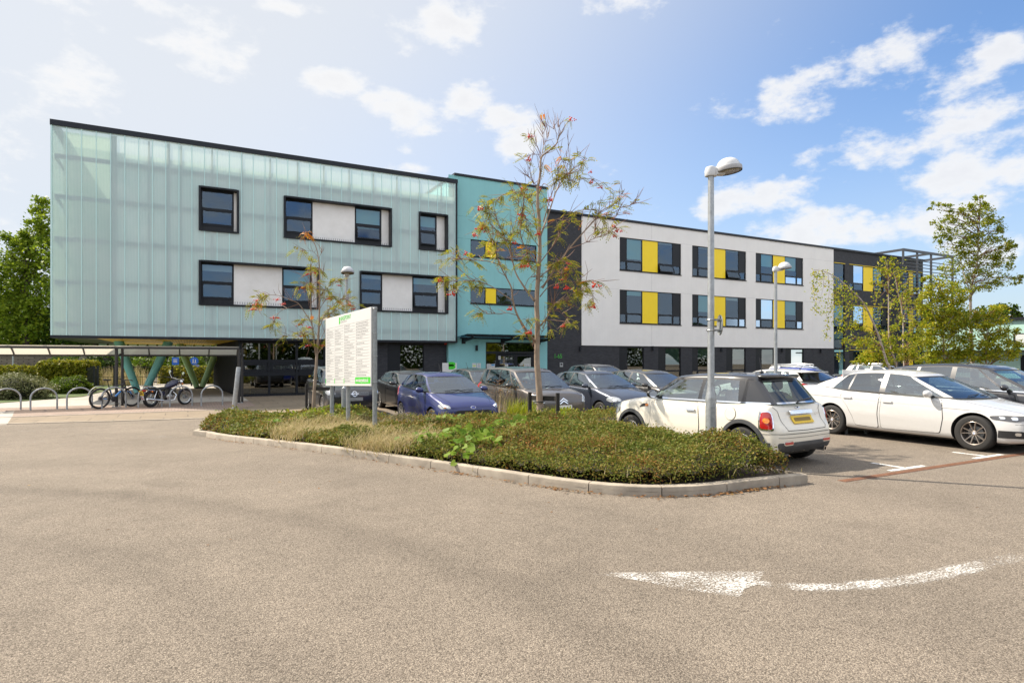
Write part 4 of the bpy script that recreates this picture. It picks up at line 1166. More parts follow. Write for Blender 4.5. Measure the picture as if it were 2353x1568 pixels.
t = thing('keypad', 'brass coloured entry keypad under the white notices on teal wall', 'keypad', (0,0,0))
def pq(x, y): return ((1380+x/5.602)*.71883, (1050+y/5.602)*.71883)
a = pq(808,742); b = pq(873,792); u0, u1 = U(a[0],VT), U(b[0],VT); z1_, z0_ = Zh(a[0],a[1],VT), Zh(a[0],b[1],VT)
t.location = (u0, VT, z0_); WL[t.name] = Vector(t.location)
M['brass'] = mat('brass plate', (.42,.33,.25), .4, metal=.5)
m_ = MB(); m_.box(u0,u1,VT-.02,VT-.002,z0_,z1_); m_.build('plate', M['brass'], t, world=True)
m_ = MB(); m_.box(u0+.12,u1-.12,VT-.026,VT-.0205,z0_+.06,z1_-.02); m_.build('screen', M['frame'], t, world=True)
a = pq(187,612); b = pq(442,760); v = 31.6; u0, u1 = U(a[0],v), U(b[0],v); z1_, z0_ = Zh(a[0],a[1],v), Zh(a[0],b[1],v)
t = thing('entrance_sign', 'white rectangular sign with green letter mark near teal entrance', 'sign', ((u0+u1)/2, v, GB))
m_ = MB(); m_.box(u0,u1,v-.03,v+.03,z0_-.15,z1_); m_.build('board', M['white_sign'], t, world=True, bevel=.006)
m_ = MB(); m_.box(u0+.15,u0+.23,v+.031,v+.09,GB,z1_-.1); m_.build('post', M['galv'], t, world=True)
m_ = MB(); m_.box(u1-.23,u1-.15,v+.031,v+.09,GB,z1_-.1); m_.build('post', M['galv'], t, world=True)
m_ = MB()
def halfB(mb, u, z, w, h, v):
 pts = [(0,0),(w*.62,0)]+[(w*.62+w*.38*math.sin(PI*k/8)**.8, h*k/8) for k in range(1,8)]+[(w*.62,h),(0,h)]
 mb.prism(pts, v-.034, v-.0305, lambda p, q, t: (u+p, t, z+q))
uc = U(pq(295,0)[0], v); zc0 = Zh(a[0], pq(0,672)[1], v)
halfB(m_, uc, zc0, .42, .24, v); halfB(m_, uc, Zh(a[0], pq(0,722)[1], v)-.02, .42, .28, v)
m_.build('letter_mark', M['green_sign'], t, world=True)
# ------------------------------------------------------------------ vehicles
def paint(name, col, metal=0.0, rough=.32, flake=.0):
 m = mat(name, col, rough, metal=metal, coat=1.0, spec=.5)
 nt, N, L, p = nodes(m)
 tc = N.new('ShaderNodeTexCoord'); n = N.new('ShaderNodeTexNoise'); n.inputs['Scale'].default_value = 2.2; n.inputs['Detail'].default_value = 5
 L.new(tc.outputs['Object'], n.inputs['Vector'])
 mr = N.new('ShaderNodeMapRange'); mr.inputs['From Min'].default_value = .35; mr.inputs['From Max'].default_value = .7; mr.inputs['To Min'].default_value = .02; mr.inputs['To Max'].default_value = .10
 L.new(n.outputs['Fac'], mr.inputs['Value']); L.new(mr.outputs['Result'], p.inputs['Coat Roughness'])
 return m
M['p_cream'] = paint('cream car paint', (.78,.73,.62))
M['p_black'] = paint('black car paint', (.012,.012,.015))
M['p_white'] = paint('white car paint', (.56,.555,.545))
M['p_blue'] = paint('deep blue car paint', (.005,.014,.125), .15)
M['p_bronze'] = paint('grey brown metallic car paint', (.105,.092,.085), .5, .35)
M['p_slate'] = paint('slate blue grey car paint', (.050,.060,.088), .5, .35)
M['p_grey'] = paint('dark grey car paint', (.05,.047,.045), .4)
M['p_silver'] = paint('silver car paint', (.52,.53,.54), .6, .35)
M['p_navy'] = paint('navy black car paint', (.016,.017,.024), .2)
M['p_royal'] = paint('bright blue car paint', (.03,.05,.35), .1)
M['arch'] = mat('grey plastic arch', (.075,.078,.082), .55, var=.2, vscale=5)
M['lamp_dark'] = mat('lamp bowl', (.12,.12,.125), .25, metal=.5)
M['lamp_bright'] = mat('lamp reflector', (.75,.76,.78), .12, metal=.9)
M['gap'] = mat('panel gap', (.012,.012,.012), .8)
M['plate_smudge'] = mat('plate lettering', (.22,.14,.015), .5)
M['ink_black'] = mat('black lettering', (.02,.02,.02), .5)
M['roundel_blue'] = mat('blue roundel', (.03,.14,.45), .3)
def lerp(a, b, t): return a+(b-a)*t
def pl(pts, x, smooth=True):
 """interpolated profile through (x, value) points (x descending or ascending)"""
 P = sorted(pts)
 if x <= P[0][0]: return P[0][1]
 if x >= P[-1][0]: return P[-1][1]
 for i in range(len(P)-1):
  if P[i][0] <= x <= P[i+1][0]:
   x0, y0 = P[i]; x1, y1 = P[i+1]; h = x1-x0
   if h < 1e-9: return y1
   def sl(j):
    if j <= 0 or j >= len(P)-1:
     a = max(0, min(len(P)-2, j if j <= 0 else j-1)); return (P[a+1][1]-P[a][1])/max(1e-6, P[a+1][0]-P[a][0])
    d0 = (P[j][1]-P[j-1][1])/max(1e-6, P[j][0]-P[j-1][0]); d1 = (P[j+1][1]-P[j][1])/max(1e-6, P[j+1][0]-P[j][0])
    return 0 if d0*d1 <= 0 else 2*d0*d1/(d0+d1)
   m0, m1 = sl(i), sl(i+1); t = (x-x0)/h
   return (2*t**3-3*t*t+1)*y0+(t**3-2*t*t+t)*h*m0+(-2*t**3+3*t*t)*y1+(t**3-t*t)*h*m1
 return P[-1][1]
def body_mesh(S):
 x1, x0 = S['nose'], S['tail']; n = S.get('nst', 84)
 xs = [x0+(x1-x0)*(.5-.5*math.cos(PI*(i/(n-1)))**1 if False else (i/(n-1))) for i in range(n)]
 xs = [x0+(x1-x0)*(t+.12*math.sin(2*PI*t)*-1/(1)*.9) for t in [i/(n-1) for i in range(n)]]
 rows = []
 for x in xs:
  w = pl(S['plan'], x); zt = pl(S['top'], x); zb = pl(S['bot'], x); cr = pl(S['crown'], x)
  h = zt-zb; sh = min(S.get('shoulder', .10), h*.3); lo = zb
  zm = zb+h*S.get('wide', .55); tum = S.get('tum', .03)
  side = [(0,lo),(.55*w,lo),(.84*w,lo+.004),(.925*w,lo+.018),(.965*w,lo+.05*min(1,h/.5)),(.982*w,lo+h*.16),(.992*w,lo+h*.30),(1.0*w,lerp(lo+h*.3,zm,.7)),(1.0*w,zm),((1-tum*.3)*w,lerp(zm,zt-sh,.5)),((1-tum)*w,zt-sh),((1-tum-.016)*w,zt-sh*.55),((1-tum-.05)*w,zt-sh*.22),((1-tum-.11)*w,zt-sh*.02),(.70*w,zt+cr*.45),(.38*w,zt+cr*.85),(0,zt+cr)]
  rows.append([(x,y,z) for y, z in side]+[(x,-y,z) for y, z in side[-2:0:-1]])
 k = len(rows[0]); vs = [p for r in rows for p in r]; fs = []
 for i in range(len(rows)-1):
  for j in range(k): fs.append((i*k+j, i*k+(j+1)%k, (i+1)*k+(j+1)%k, (i+1)*k+j))
 fs.append(tuple(range(k))); fs.append(tuple(range((n-1)*k+k-1, (n-1)*k-1, -1)))
 return vs, fs
def to_obj(name, vs, fs, mats, parent=None, smooth=38):
 mb = MB(); mb.add(vs, fs); return mb.build(name, mats, parent, smooth=smooth)
def bool_cut(o, cutters):
 """cut wheel arches; returns with the mesh replaced"""
 for c in cutters:
  m = o.modifiers.new('cut', 'BOOLEAN'); m.operation = 'DIFFERENCE'; m.object = c; m.solver = 'EXACT'
 bpy.context.view_layer.update()
 dg = bpy.context.evaluated_depsgraph_get()
 me = bpy.data.meshes.new_from_object(o.evaluated_get(dg))
 old = o.data; o.modifiers.clear(); o.data = me; me.name = old.name
 bpy.data.meshes.remove(old)
 for c in cutters:
  cm = c.data; bpy.data.objects.remove(c); bpy.data.meshes.remove(cm)
 me.polygons.foreach_set('use_smooth', [True]*len(me.polygons)); me.set_sharp_from_angle(angle=R(38))
def bvh_of(objs):
 V = []; F = []
 for o in objs:
  n = len(V); V += [v.co.copy() for v in o.data.vertices]; F += [tuple(i+n for i in p.vertices) for p in o.data.polygons]
 return BVHTree.FromPolygons(V, F)
def refine(poly, maxlen=.06):
 bm = bmesh.new(); bm.faces.new([bm.verts.new((a, z, 0)) for a, z in poly])
 bmesh.ops.triangulate(bm, faces=bm.faces[:])
 for _ in range(5):
  e = [x for x in bm.edges if x.calc_length() > maxlen]
  if not e: break
  bmesh.ops.subdivide_edges(bm, edges=e, cuts=1, use_grid_fill=False)
  bmesh.ops.triangulate(bm, faces=[f for f in bm.faces if len(f.verts) > 3])
 return bm
def decal(mb, bvh, alpha, poly, off=.006, skirt=.018, centre=(0,0), maxlen=.06, mi=0):
 """skin a flat outline onto the car: poly in (sideways, height) seen along direction alpha"""
 n = Vector((math.cos(alpha), math.sin(alpha), 0)); p = Vector((-math.sin(alpha), math.cos(alpha), 0)); c = Vector((*centre, 0))
 bm = refine(poly, maxlen)
 bm.verts.ensure_lookup_table()
 vs = []
 for v in bm.verts:
  o = c+p*v.co.x+Vector((0,0,v.co.y))+n*4
  hit, nor, idx, d = bvh.ray_cast(o, -n)
  if hit is None:
   hit, nor, idx, d = bvh.find_nearest(c+p*v.co.x+Vector((0,0,v.co.y))+n*1.0)
  if nor.dot(n) < 0: nor = -nor
  vs.append(hit+nor*off*.5+n*off*.5)
 fs = [tuple(v.index for v in f.verts) for f in bm.faces]
 if skirt:
  be = [e for e in bm.edges if len(e.link_faces) == 1]; m_ = {}
  for e in be:
   for v in e.verts:
    if v.index not in m_: m_[v.index] = len(vs); vs.append(vs[v.index]-n*skirt)
  for e in be: a, b = e.verts[0].index, e.verts[1].index; fs.append((a, b, m_[b], m_[a]))
 bm.free()
 mb.add(vs, fs, mi)
def rpoly(pts, r=.03, n=3):
 """outline with rounded corners"""
 out = []; k = len(pts)
 for i in range(k):
  p = Vector(pts[i]); a = Vector(pts[i-1])-p; b = Vector(pts[(i+1) % k])-p
  q = min(r, a.length*.45, b.length*.45); a.normalize(); b.normalize(); s, e = p+a*q, p+b*q
  for j in range(n+1):
   t = j/n; out.append(tuple(s*(1-t)**2+p*2*t*(1-t)+e*t*t))
 return out
RIMS = {}
def wheel_proto(r, style):
 """tyre and rim meshes; axis along local Y, outer face towards +Y"""
 key = (round(r,3), style)
 if key in RIMS: return RIMS[key]
 Mx = Matrix.Rotation(-PI/2, 4, 'X'); w = .195 if r < .31 else .215
 rr = r*(.66 if style != 'steel' else .62)
 t = MB(); h = w/2
 prof = [(rr*.99,-h*.86),(rr*1.02,-h*.96),(r*.86,-h*1.02),(r*.955,-h*.94),(r*.985,-h*.80),(r,-h*.5),(r*.996,-h*.30),(r,-h*.28),(r,-h*.03),(r*.994,0),(r,h*.03),(r,h*.28),(r*.996,h*.30),(r,h*.5),(r*.985,h*.80),(r*.955,h*.94),(r*.86,h*1.02),(rr*1.02,h*.96),(rr*.99,h*.86)]
 t.lathe(prof, 44, Mx, cap=False)
 ty = t.build('wheel', M['rubber'], None, smooth=50, fix=True); td = ty.data; bpy.data.objects.remove(ty)
 m = MB()
 m.lathe([(rr*.995,h*.90),(rr*.97,h*.93),(rr*.93,h*.86),(rr*.90,h*.35),(rr*.88,-h*.6)], 44, Mx, cap=False)
 m.lathe([(rr*.90,-h*.05),(0.02,-h*.05)], 32, Mx, mi=1, cap=False)                        # dark well
 m.lathe([(rr*.60,h*.06),(rr*.60,h*.02),(.03,h*.02)], 32, Mx, mi=2, cap=False)             # disc
 def spoke(a, w0, w1, r0, r1, z0, z1, th, mi=0):
  c, s = math.cos(a), math.sin(a); vs = []
  for rad, ww, z in ((r0, w0, z0), ((r0+r1)/2, (w0+w1)/2*.92, (z0+z1)/2+.006), (r1, w1, z1)):
   for sx, zz in ((-1,z-th),(-.8,z),(.8,z),(1,z-th)):
    x = rad; y = sx*ww/2; vs.append(Mx @ Vector((x*c-y*s, x*s+y*c, zz)))
  fs = []
  for i in range(2):
   for j in range(3): fs.append((i*4+j, i*4+j+1, i*4+5+j, i*4+4+j))
  m.add(vs, fs, mi)
 if style == 'star5':
  for k in range(5): spoke(2*PI*k/5+.3, rr*.30, rr*.42, rr*.12, rr*.93, h*.62, h*.78, .03)
  m.lathe([(rr*.20,h*.55),(rr*.19,h*.68),(rr*.13,h*.72),(0,h*.72)], 20, Mx, mi=0)
 elif style == 'multi10':
  for k in range(10): spoke(2*PI*k/10+.1+(.05 if k % 2 else -.05), rr*.085, rr*.10, rr*.16, rr*.94, h*.55, h*.82, .03)
  m.lathe([(rr*.24,h*.40),(rr*.23,h*.56),(rr*.15,h*.64),(0,h*.64)], 20, Mx, mi=0)
  m.lathe([(rr*.115,h*.642),(rr*.11,h*.67),(0,h*.672)], 20, Mx, mi=3)
  for k in range(4):
   if k % 2 == 0:
    a0 = PI/2*k; vs = [Mx @ Vector((0,0,h*.676))]+[Mx @ Vector((rr*.085*math.cos(a0+PI/2*j/5), rr*.085*math.sin(a0+PI/2*j/5), h*.676)) for j in range(6)]
    m.add(vs, [tuple(range(7))], 4)
  for k in range(5): m.lathe([(rr*.03,h*.5),(rr*.03,h*.60),(0,h*.6)], 8, Mx @ Matrix.Translation((rr*.19*math.cos(2*PI*k/5), rr*.19*math.sin(2*PI*k/5), 0)), mi=1)
 else:
  for k in range(14 if style == 'cover' else 7): spoke(2*PI*k/(14 if style == 'cover' else 7), rr*.10 if style == 'cover' else rr*.16, rr*.16 if style == 'cover' else rr*.22, rr*.14, rr*.94, h*.60, h*.80, .025)
  m.lathe([(rr*.24,h*.45),(rr*.22,h*.66),(rr*.1,h*.70),(0,h*.70)], 20, Mx, mi=0)
 ro = m.build('rim', [M['alloy_bronze'] if style == 'multi10' else M['alloy'], M['black_plastic'], M['galv_dull'], M['white_plastic'], M['roundel_blue']], None, smooth=35, fix=False)
 rd = ro.data; bpy.data.objects.remove(ro)
 RIMS[key] = (td, rd); return RIMS[key]
def add_wheels(S, root):
 td, rd = wheel_proto(S['r'], S.get('rim', 'star7')); hw = S['track']/2
 for x in (S['wb']/2, -S['wb']/2):
  for s in (1, -1):
   o = bpy.data.objects.new('wheel', td); COL.objects.link(o); o.parent = root; o.location = (x, s*hw, S['r'])
   o.rotation_euler = (0, random.uniform(0, 6), 0 if s > 0 else PI)
   q = bpy.data.objects.new('rim', rd); COL.objects.link(q); q.parent = o
def cabin(S, root):
 """glasshouse: pillars, panes, roof. lines run front to rear: (x at belt, x at roof, what follows)"""
 Ls = S['lines']; wB = S['wcab']; wR = S['wroof']; bow = S.get('bow', .10); bowr = S.get('bowr', .07)
 zR = S['roofz']; zB_ = S['belt']; crown = S.get('rcrown', .035)
 wt = S.get('wtop', .90); NT = [0, .035, .06, .2, .35, .5, .65, .8*wt/.9, wt, wt+.022, lerp(wt,1,.45), lerp(wt,1,.65), lerp(wt,1,.85), 1.0]; tg0, tg1 = 2, 8
 m = 11
 cols = []       # (line interval, frac)
 for i in range(len(Ls)-1):
  k = max(1, int(abs(Ls[i+1][0]-Ls[i][0])/.09)+1)
  for j in range(k): cols.append((i, j/k))
 cols.append((len(Ls)-2, 1.0))
 def xy(i, f, t):
  a = lerp(Ls[i][0], Ls[i][1], t); b = lerp(Ls[i+1][0], Ls[i+1][1], t); x = lerp(a, b, f)
  fr = 0.0 if i == 0 and f == 0 else None
  xf = lerp(Ls[0][0], Ls[0][1], t); xr = lerp(Ls[-1][0], Ls[-1][1], t); s = (xf-x)/(xf-xr)
  tt = t**1.25
  w = lerp(pl(wB, x), wR, tt)
  x -= S.get('rbulge', 0)*4*t*(1-t)*max(0, (s-.75)/.25)
  w *= 1-.055*max(0, 1-s/.22)**2*(1) - S.get('rtaper', .075)*max(0, (s-.72)/.28)**2
  if t > .93: w -= (t-.93)/.07*.035
  zb = pl(zB_, x); zr = pl(zR, x)
  z = lerp(zb, zr, t if t < .935 else .935+(t-.935)*1.0)
  return x, w, z
 side = [[xy(i, f, t) for t in NT] for i, f in cols]
 kinds = [Ls[i][2] for i, f in cols[:-1]]; ids = [i for i, f in cols[:-1]]
 parts = {}
 def mbk(k): return parts.setdefault(k, MB())
 nT = len(NT)
 for sgn in (1, -1):
  for c in range(len(cols)-1):
   for t in range(nT-1):
    a, b, d, e = side[c][t], side[c+1][t], side[c+1][t+1], side[c][t+1]
    q = [(p[0], sgn*p[1], p[2]) for p in (a, b, d, e)]
    glass = kinds[c].startswith('G') and tg0 <= t < tg1
    if glass: key = ('G', ids[c], sgn, kinds[c])
    elif t == tg1: key = ('seal',)
    elif t > tg1: key = ('roof',)
    elif t < tg0: key = ('trim',)
    else: key = ('pillar', kinds[c] if not kinds[c].startswith('G') else 'B')
    mbk(key).quad(*q)
 def seg(col, t, b, sg):
  x, w, z = side[col][t]; out = []
  for k in range(m):
   f = -1+2*k/(m-1); out.append((x+sg*b*(1-f*f)*(1), w*f, z+(.015*(1-f*f) if t > 8 else 0)))
  return out
 for col, b, sg, nm in ((0, bow, 1, 'windscreen'), (len(cols)-1, bowr, -1, 'rear_window')):
  for t in range(nT-1):
   bt0 = b*(1-.35*NT[t]); bt1 = b*(1-.35*NT[t+1])
   A = seg(col, t, bt0, sg); Bq = seg(col, t+1, bt1, sg)
   for k in range(m-1):
    side_strip = k in (0, m-2) and S.get('edge', True)
    if nm == 'rear_window' and S.get('rwedge') and side_strip: mbk(('pillar','B')).quad(A[k], A[k+1], Bq[k+1], Bq[k]); continue
    key = (nm,) if tg0-1 <= t < tg1 and not (nm == 'rear_window' and t < S.get('rw0', 2)) else ('seal',) if t == tg1 else ('roof',) if t > tg1 else ('trim',)
    if nm == 'rear_window' and tg0 <= t < S.get('rw0', 2): key = ('body_rear',)
    mbk(key).quad(A[k], A[k+1], Bq[k+1], Bq[k])
 rows = [seg(0, nT-1, bow*.65, 1)]
 for c in range(len(cols)):
  x, w, z = side[c][-1]; rows.append([(x, w*(-1+2*k/(m-1)), z+crown*(1-(-1+2*k/(m-1))**2)*min(1, (c)/2, (len(cols)-1-c)/2) + .015*(1-(-1+2*k/(m-1))**2)*(c in (0, len(cols)-1))) for k in range(m)])
 rows.append(seg(len(cols)-1, nT-1, bowr*.65, -1))
 for a, b in zip(rows[:-1], rows[1:]):
  for k in range(m-1): mbk(('roof',)).quad(a[k], a[k+1], b[k+1], b[k])
 objs = []
 P = S['paint']; RP = S.get('roofpaint', P); PP = S.get('pillarpaint', P)
 for key, mb in parts.items():
  k = key[0]
  if k == 'G':
   dark = key[3].endswith('d')
   o = mb.build('side_window', M['car_glass_dark'] if dark else M['car_glass'], root, smooth=60)
  elif k == 'windscreen': o = mb.build('windscreen', M['car_glass'], root, smooth=60)
  elif k == 'rear_window': o = mb.build('rear_window', M['car_glass_dark'] if S.get('privacy') else M['car_glass_rear'], root, smooth=60)
  elif k == 'roof': o = mb.build('roof', RP, root, smooth=40)
  elif k == 'trim': o = mb.build('window_trim', M['chrome'] if S.get('chrome_belt') else M['black_plastic'], root, smooth=60)
  elif k == 'seal': o = mb.build('window_seal', M['black_plastic'], root, smooth=60)
  elif k == 'body_rear': o = mb.build('tailgate_upper', P, root, smooth=60)
  else:
   o = build_each(mb, 'pillar', PP if key[1] == 'P' else M['p_black'], root, smooth=60)
  objs += o if isinstance(o, list) else [o]
 return objs, side, cols
def rbox(mb, x0, x1, y0, y1, z0, z1, r=.04, mi=0):
 """box with chamfered edges"""
 xs = (x0, x0+r, x1-r, x1); vs = []
 for i, x in enumerate(xs):
  q = r if i in (0, 3) else 0
  ring = [(y0+r+0*q, z0+q),(y1-r, z0+q),(y1-q, z0+r),(y1-q, z1-r),(y1-r, z1-q),(y0+r, z1-q),(y0+q, z1-r),(y0+q, z0+r)]
  vs += [(x, y, z) for y, z in ring]
 fs = [tuple(range(7,-1,-1)), tuple(range(24,32))]
 for i in range(3):
  for j in range(8): fs.append((i*8+j, i*8+(j+1)%8, (i+1)*8+(j+1)%8, (i+1)*8+j))
 mb.add(vs, fs, mi)
def make_car(S, label, loc, rotz, group=None, name='parked_car'):
 root = thing(name, label, 'car', loc, rotz, group)
 P = S['paint']
 vs, fs = body_mesh(S)
 body = to_obj('body', vs, fs, [P, M['gap']], root)
 cut = []
 for x in (S['wb']/2, -S['wb']/2):
  for s in (1, -1):
   c = MB(); ra = S['r']+S.get('archgap', .045); Mx = Matrix.Translation((x, 0, S['r']+.01)) @ Matrix.Rotation(-PI/2, 4, 'X')
   y1 = 1.3; y0 = S['track']/2-.26
   c.lathe([(ra, y0), (ra, y1)] if s > 0 else [(ra, -y1), (ra, -y0)], 48, Mx)
   o = c.build('cutter', M['gap'], root); cut.append(o)
 bool_cut(body, cut)
 add_wheels(S, root)
 cab, side, cols = cabin(S, root)
 B = bvh_of([body]); BC = bvh_of([body]+cab)
 xf = S['lines'][0][0]-.05; xr = S['lines'][-1][0]+.10
 it = MB(); n = 12
 rows = []
 for i in range(n+1):
  x = lerp(xf, xr, i/n); w = pl(S['wcab'], x)*.90; z = pl(S['belt'], x)+.004; rows.append([(x,-w,z),(x,0,z+.004),(x,w,z)])
 for a, b in zip(rows[:-1], rows[1:]):
  for k in range(2): it.quad(a[k], a[k+1], b[k+1], b[k])
 zf = pl(S['belt'], 0)
 rbox(it, xf-.42, xf-.06, -pl(S['wcab'],xf)*.86, pl(S['wcab'],xf)*.86, zf-.1, zf+.05, .03)
 it.build('interior', M['interior'], root, smooth=40)
 xs_ = S.get('seats', (.0, -.85)); hr = S.get('headroom', pl(S['roofz'], -.3)-zf)
 for r_, x in enumerate(xs_):
  for s in ((1, -1) if r_ == 0 or True else (0,)):
   st = MB(); y = s*S['wroof']*.62
   rbox(st, x-.14, x-.01, y-.23, y+.23, zf-.2, zf+hr*.34, .045)
   rbox(st, x-.15, x-.06, y-.13, y+.13, zf+hr*.42, zf+hr*.42+.19, .035)
   for q in (-.05, .05): st.box(x-.11, x-.10, y+q-.006, y+q+.006, zf+hr*.30, zf+hr*.44)
   st.build('seat', M['seat_cloth'], root, smooth=40)
 sw = MB(); a = xf-.55
 Mw = Matrix.Translation((a, -S['wroof']*.6, zf+.06)) @ Matrix.Rotation(R(65), 4, 'Y')
 sw.tube([Mw @ Vector((.17*math.cos(2*PI*k/20), .17*math.sin(2*PI*k/20), 0)) for k in range(20)], .014, 6, closed=True)
 sw.build('steering_wheel', M['black_plastic'], root, smooth=60)
 for dset in S.get('doors', []):
  poly, hx, hz = dset
  for s in (1, -1):
   al = s*PI/2; cv = (lambda x, z: (-x, z)) if s > 0 else (lambda x, z: (x, z))
   pp = rpoly([cv(*q) for q in poly], .05); c = sum((Vector(q) for q in pp), Vector((0,0)))/len(pp)
   g = MB(); outer = [tuple(c+(Vector(q)-c)*1.0+(Vector(q)-c).normalized()*.010) for q in pp]
   decal(g, B, al, outer, .0035, .004, maxlen=.09)
   gp = g.build('door_gap', M['gap'], root, smooth=60)
   d_ = MB(); decal(d_, B, al, pp, .0075, .006, maxlen=.09)
   dr = d_.build('door', P, root, smooth=60)
   h = MB(); decal(h, B, al, rpoly([cv(hx-.10,hz-.016), cv(hx+.10,hz-.016), cv(hx+.10,hz+.02), cv(hx-.10,hz+.02)], .018), .034, .014, maxlen=.05)
   h.build('handle', M['chrome'] if S.get('chrome_handle') else (M['black_plastic'] if S.get('black_handle') else P), dr, smooth=60)
 mx, mz = S['mirror']
 for s in (1, -1):
  w = pl(S['wcab'], mx); mm = MB()
  mm.sphere((0,0,0), 1, 14, 10, (.075, .115, .072))
  vs_ = []
  for v in mm.v:
   x = min(v[0], .9) if False else v[0]; vs_.append((mx+(x if x > -.035 else -.035), s*(w+.135)+v[1], mz+v[2]))
  mm.v = vs_
  mr_ = mm.build('mirror', S.get('mirrorpaint', P), root, smooth=40)
  ar = MB(); ar.bar((mx+.01, s*(w-.02), mz-.05), (mx, s*(w+.07), mz-.045), .06, .035); ar.build('mirror_arm', M['black_plastic'], mr_)
  gl = MB(); gl.lathe([(.001,0),(.085,0)], 16, Matrix.Translation((mx-.0365, s*(w+.135), mz)) @ Matrix.Rotation(PI/2, 4, 'Y') @ Matrix.Diagonal((.7,1.15,1,1)), cap=False); gl.build('mirror_glass', M['chrome'], mr_)
 for it_ in S.get('skin', []):
  nm, al, ce, poly, mt, off = it_[:6]
  both = it_[6] if len(it_) > 6 else True
  for s in ((1, -1) if both else (1,)):
   q = MB(); a_ = R(al)*s; pp = [(s*p_, z_) for p_, z_ in poly]
   decal(q, BC if S.get('skinall', True) else B, a_, rpoly(pp, it_[7] if len(it_) > 7 else .03), off, .016, (ce[0], s*ce[1]), .06)
   q.build(nm, mt, root, smooth=60)
 if S.get('aerial'):
  a = MB(); x, ln = S['aerial']; z = pl(S['roofz'], x)+S.get('rcrown', .035); a.tube([(x,0,z),(x-.03,0,z+.03)], .02, 8); a.tube([(x-.02,0,z+.02),(x-.02-ln*.55,0,z+ln*.84)], .006, 5); a.build('aerial', M['black_plastic'], root)
 wp = MB(); x, w, z = side[0][1]
 for y0, y1 in ((-.55,.05),(.0,.6)):
  p0 = Vector((x+.07, y0*w, z+.035)); p1 = Vector((x+.02, y1*w, z+.06)); wp.tube([p0, p0.lerp(p1,.5)+Vector((.035,0,.012)), p1], .009, 5)
 wp.build('wiper', M['black_plastic'], root)
 u_ = MB(); u_.box(S['tail']+.35, S['nose']-.35, -S['track']/2+.12, S['track']/2-.12, pl(S['bot'],0)-.03, pl(S['bot'],0)+.12); u_.build('underbody', M['black_plastic'], root)
 return root, body, B, BC
def mirror_pts(pts): return pts
def plate(nm, al, cx, z, mt, off=.012, w=.26, h=.056): return (nm, al, (cx,0), [(-w,z-h),(w,z-h),(w,z+h),(-w,z+h)], mt, off, False, .008)
# ---- the individual models
def spec_hatch(**k):
 S = dict(nose=2.02, tail=-1.92, wb=2.49, r=.305, track=1.47, wide=.5,
  plan=[(2.02,.60),(1.99,.66),(1.88,.76),(1.6,.825),(1.2,.85),(0,.86),(-1.1,.855),(-1.6,.81),(-1.82,.745),(-1.90,.68),(-1.92,.62)],
  top=[(2.02,.60),(1.99,.68),(1.88,.745),(1.6,.84),(1.2,.94),(.98,1.0),(.2,1.03),(-1.2,1.09),(-1.62,1.10),(-1.80,.98),(-1.88,.82),(-1.92,.62)],
  bot=[(2.02,.30),(1.95,.22),(1.7,.19),(0,.19),(-1.6,.21),(-1.85,.26),(-1.92,.36)],
  crown=[(2.02,.0),(1.8,.03),(1.2,.04),(.95,.0),(-1.5,0),(-1.92,0)],
  belt=[(1.05,.985),(.2,1.015),(-1.2,1.085),(-1.72,1.10)], wcab=[(1.05,.77),(.3,.81),(-.9,.80),(-1.72,.72)], wroof=.565,
  roofz=[(.2,1.415),(-.15,1.465),(-.6,1.475),(-1.1,1.445),(-1.5,1.395)],
  lines=[(1.06,.12,'P'),(.92,.05,'G'),(-.36,-.36,'B'),(-.46,-.44,'G'),(-1.24,-1.02,'P'),(-1.74,-1.44,'P')],
  bow=.14, seats=(-.05,-.9), mirror=(.66,1.06), aerial=(-.2,.28),
  doors=[([(.84,.30),(.86,.62),(.80,.97),(-.38,1.03),(-.44,.6),(-.36,.28)], -.24, .86)])
 S.update(k); return S
def hl(al, ce, pts, off=.008): return [('headlight', al, ce, pts, M['clear_lens'], off)]
FIESTA = spec_hatch(paint=M['p_blue'], rim='star7', black_handle=False, skin=[
 ('headlight', 24, (1.6,.62), [(-.19,.655),(.05,.635),(.16,.70),(.12,.745),(-.02,.755),(-.15,.715)], M['clear_lens'], .010),
 ('headlight_bulb', 20, (1.6,.62), [(-.10,.672),(.0,.662),(.03,.70),(-.02,.725),(-.08,.712)], M['lamp_bright'], .016),
 ('indicator', 40, (1.6,.62), [(-.16,.668),(-.10,.672),(-.10,.70),(-.15,.706)], M['orange_lens'], .016),
 ('grille', 0, (0,0), [(-.46,.38),(.46,.38),(.52,.52),(.44,.60),(-.44,.60),(-.52,.52)], M['black_plastic'], .008, False, .05),
 ('grille_bar', 0, (0,0), [(-.46,.445),(.46,.445),(.46,.460),(-.46,.460)], M['chrome'], .014, False, .004),
 ('grille_bar', 0, (0,0), [(-.48,.50),(.48,.50),(.48,.515),(-.48,.515)], M['chrome'], .014, False, .004),
 ('badge', 0, (0,0), [(.075*math.cos(k*PI/8),.665+.032*math.sin(k*PI/8)) for k in range(16)], M['chrome'], .010, False, .005),
 ('badge_field', 0, (0,0), [(.062*math.cos(k*PI/8),.665+.024*math.sin(k*PI/8)) for k in range(16)], M['p_royal'], .014, False, .005),
 ('fog_lamp', 15, (1.8,.62), [(-.10,.36),(.08,.36),(.08,.46),(-.06,.47)], M['black_plastic'], .007),
 plate('number_plate', 0, 0, .335, M['plate_white']),
 ('tail_light', 128, (-1.6,.72), [(-.10,.82),(.12,.84),(.10,1.06),(.02,1.10),(-.06,1.02)], M['red_lens'], .010),
 ('quarter_glass', 90, (0,0), [(-.90,1.015),(-.70,1.02),(-.56,1.16),(-.60,1.17)], M['car_glass_dark'], .006)])
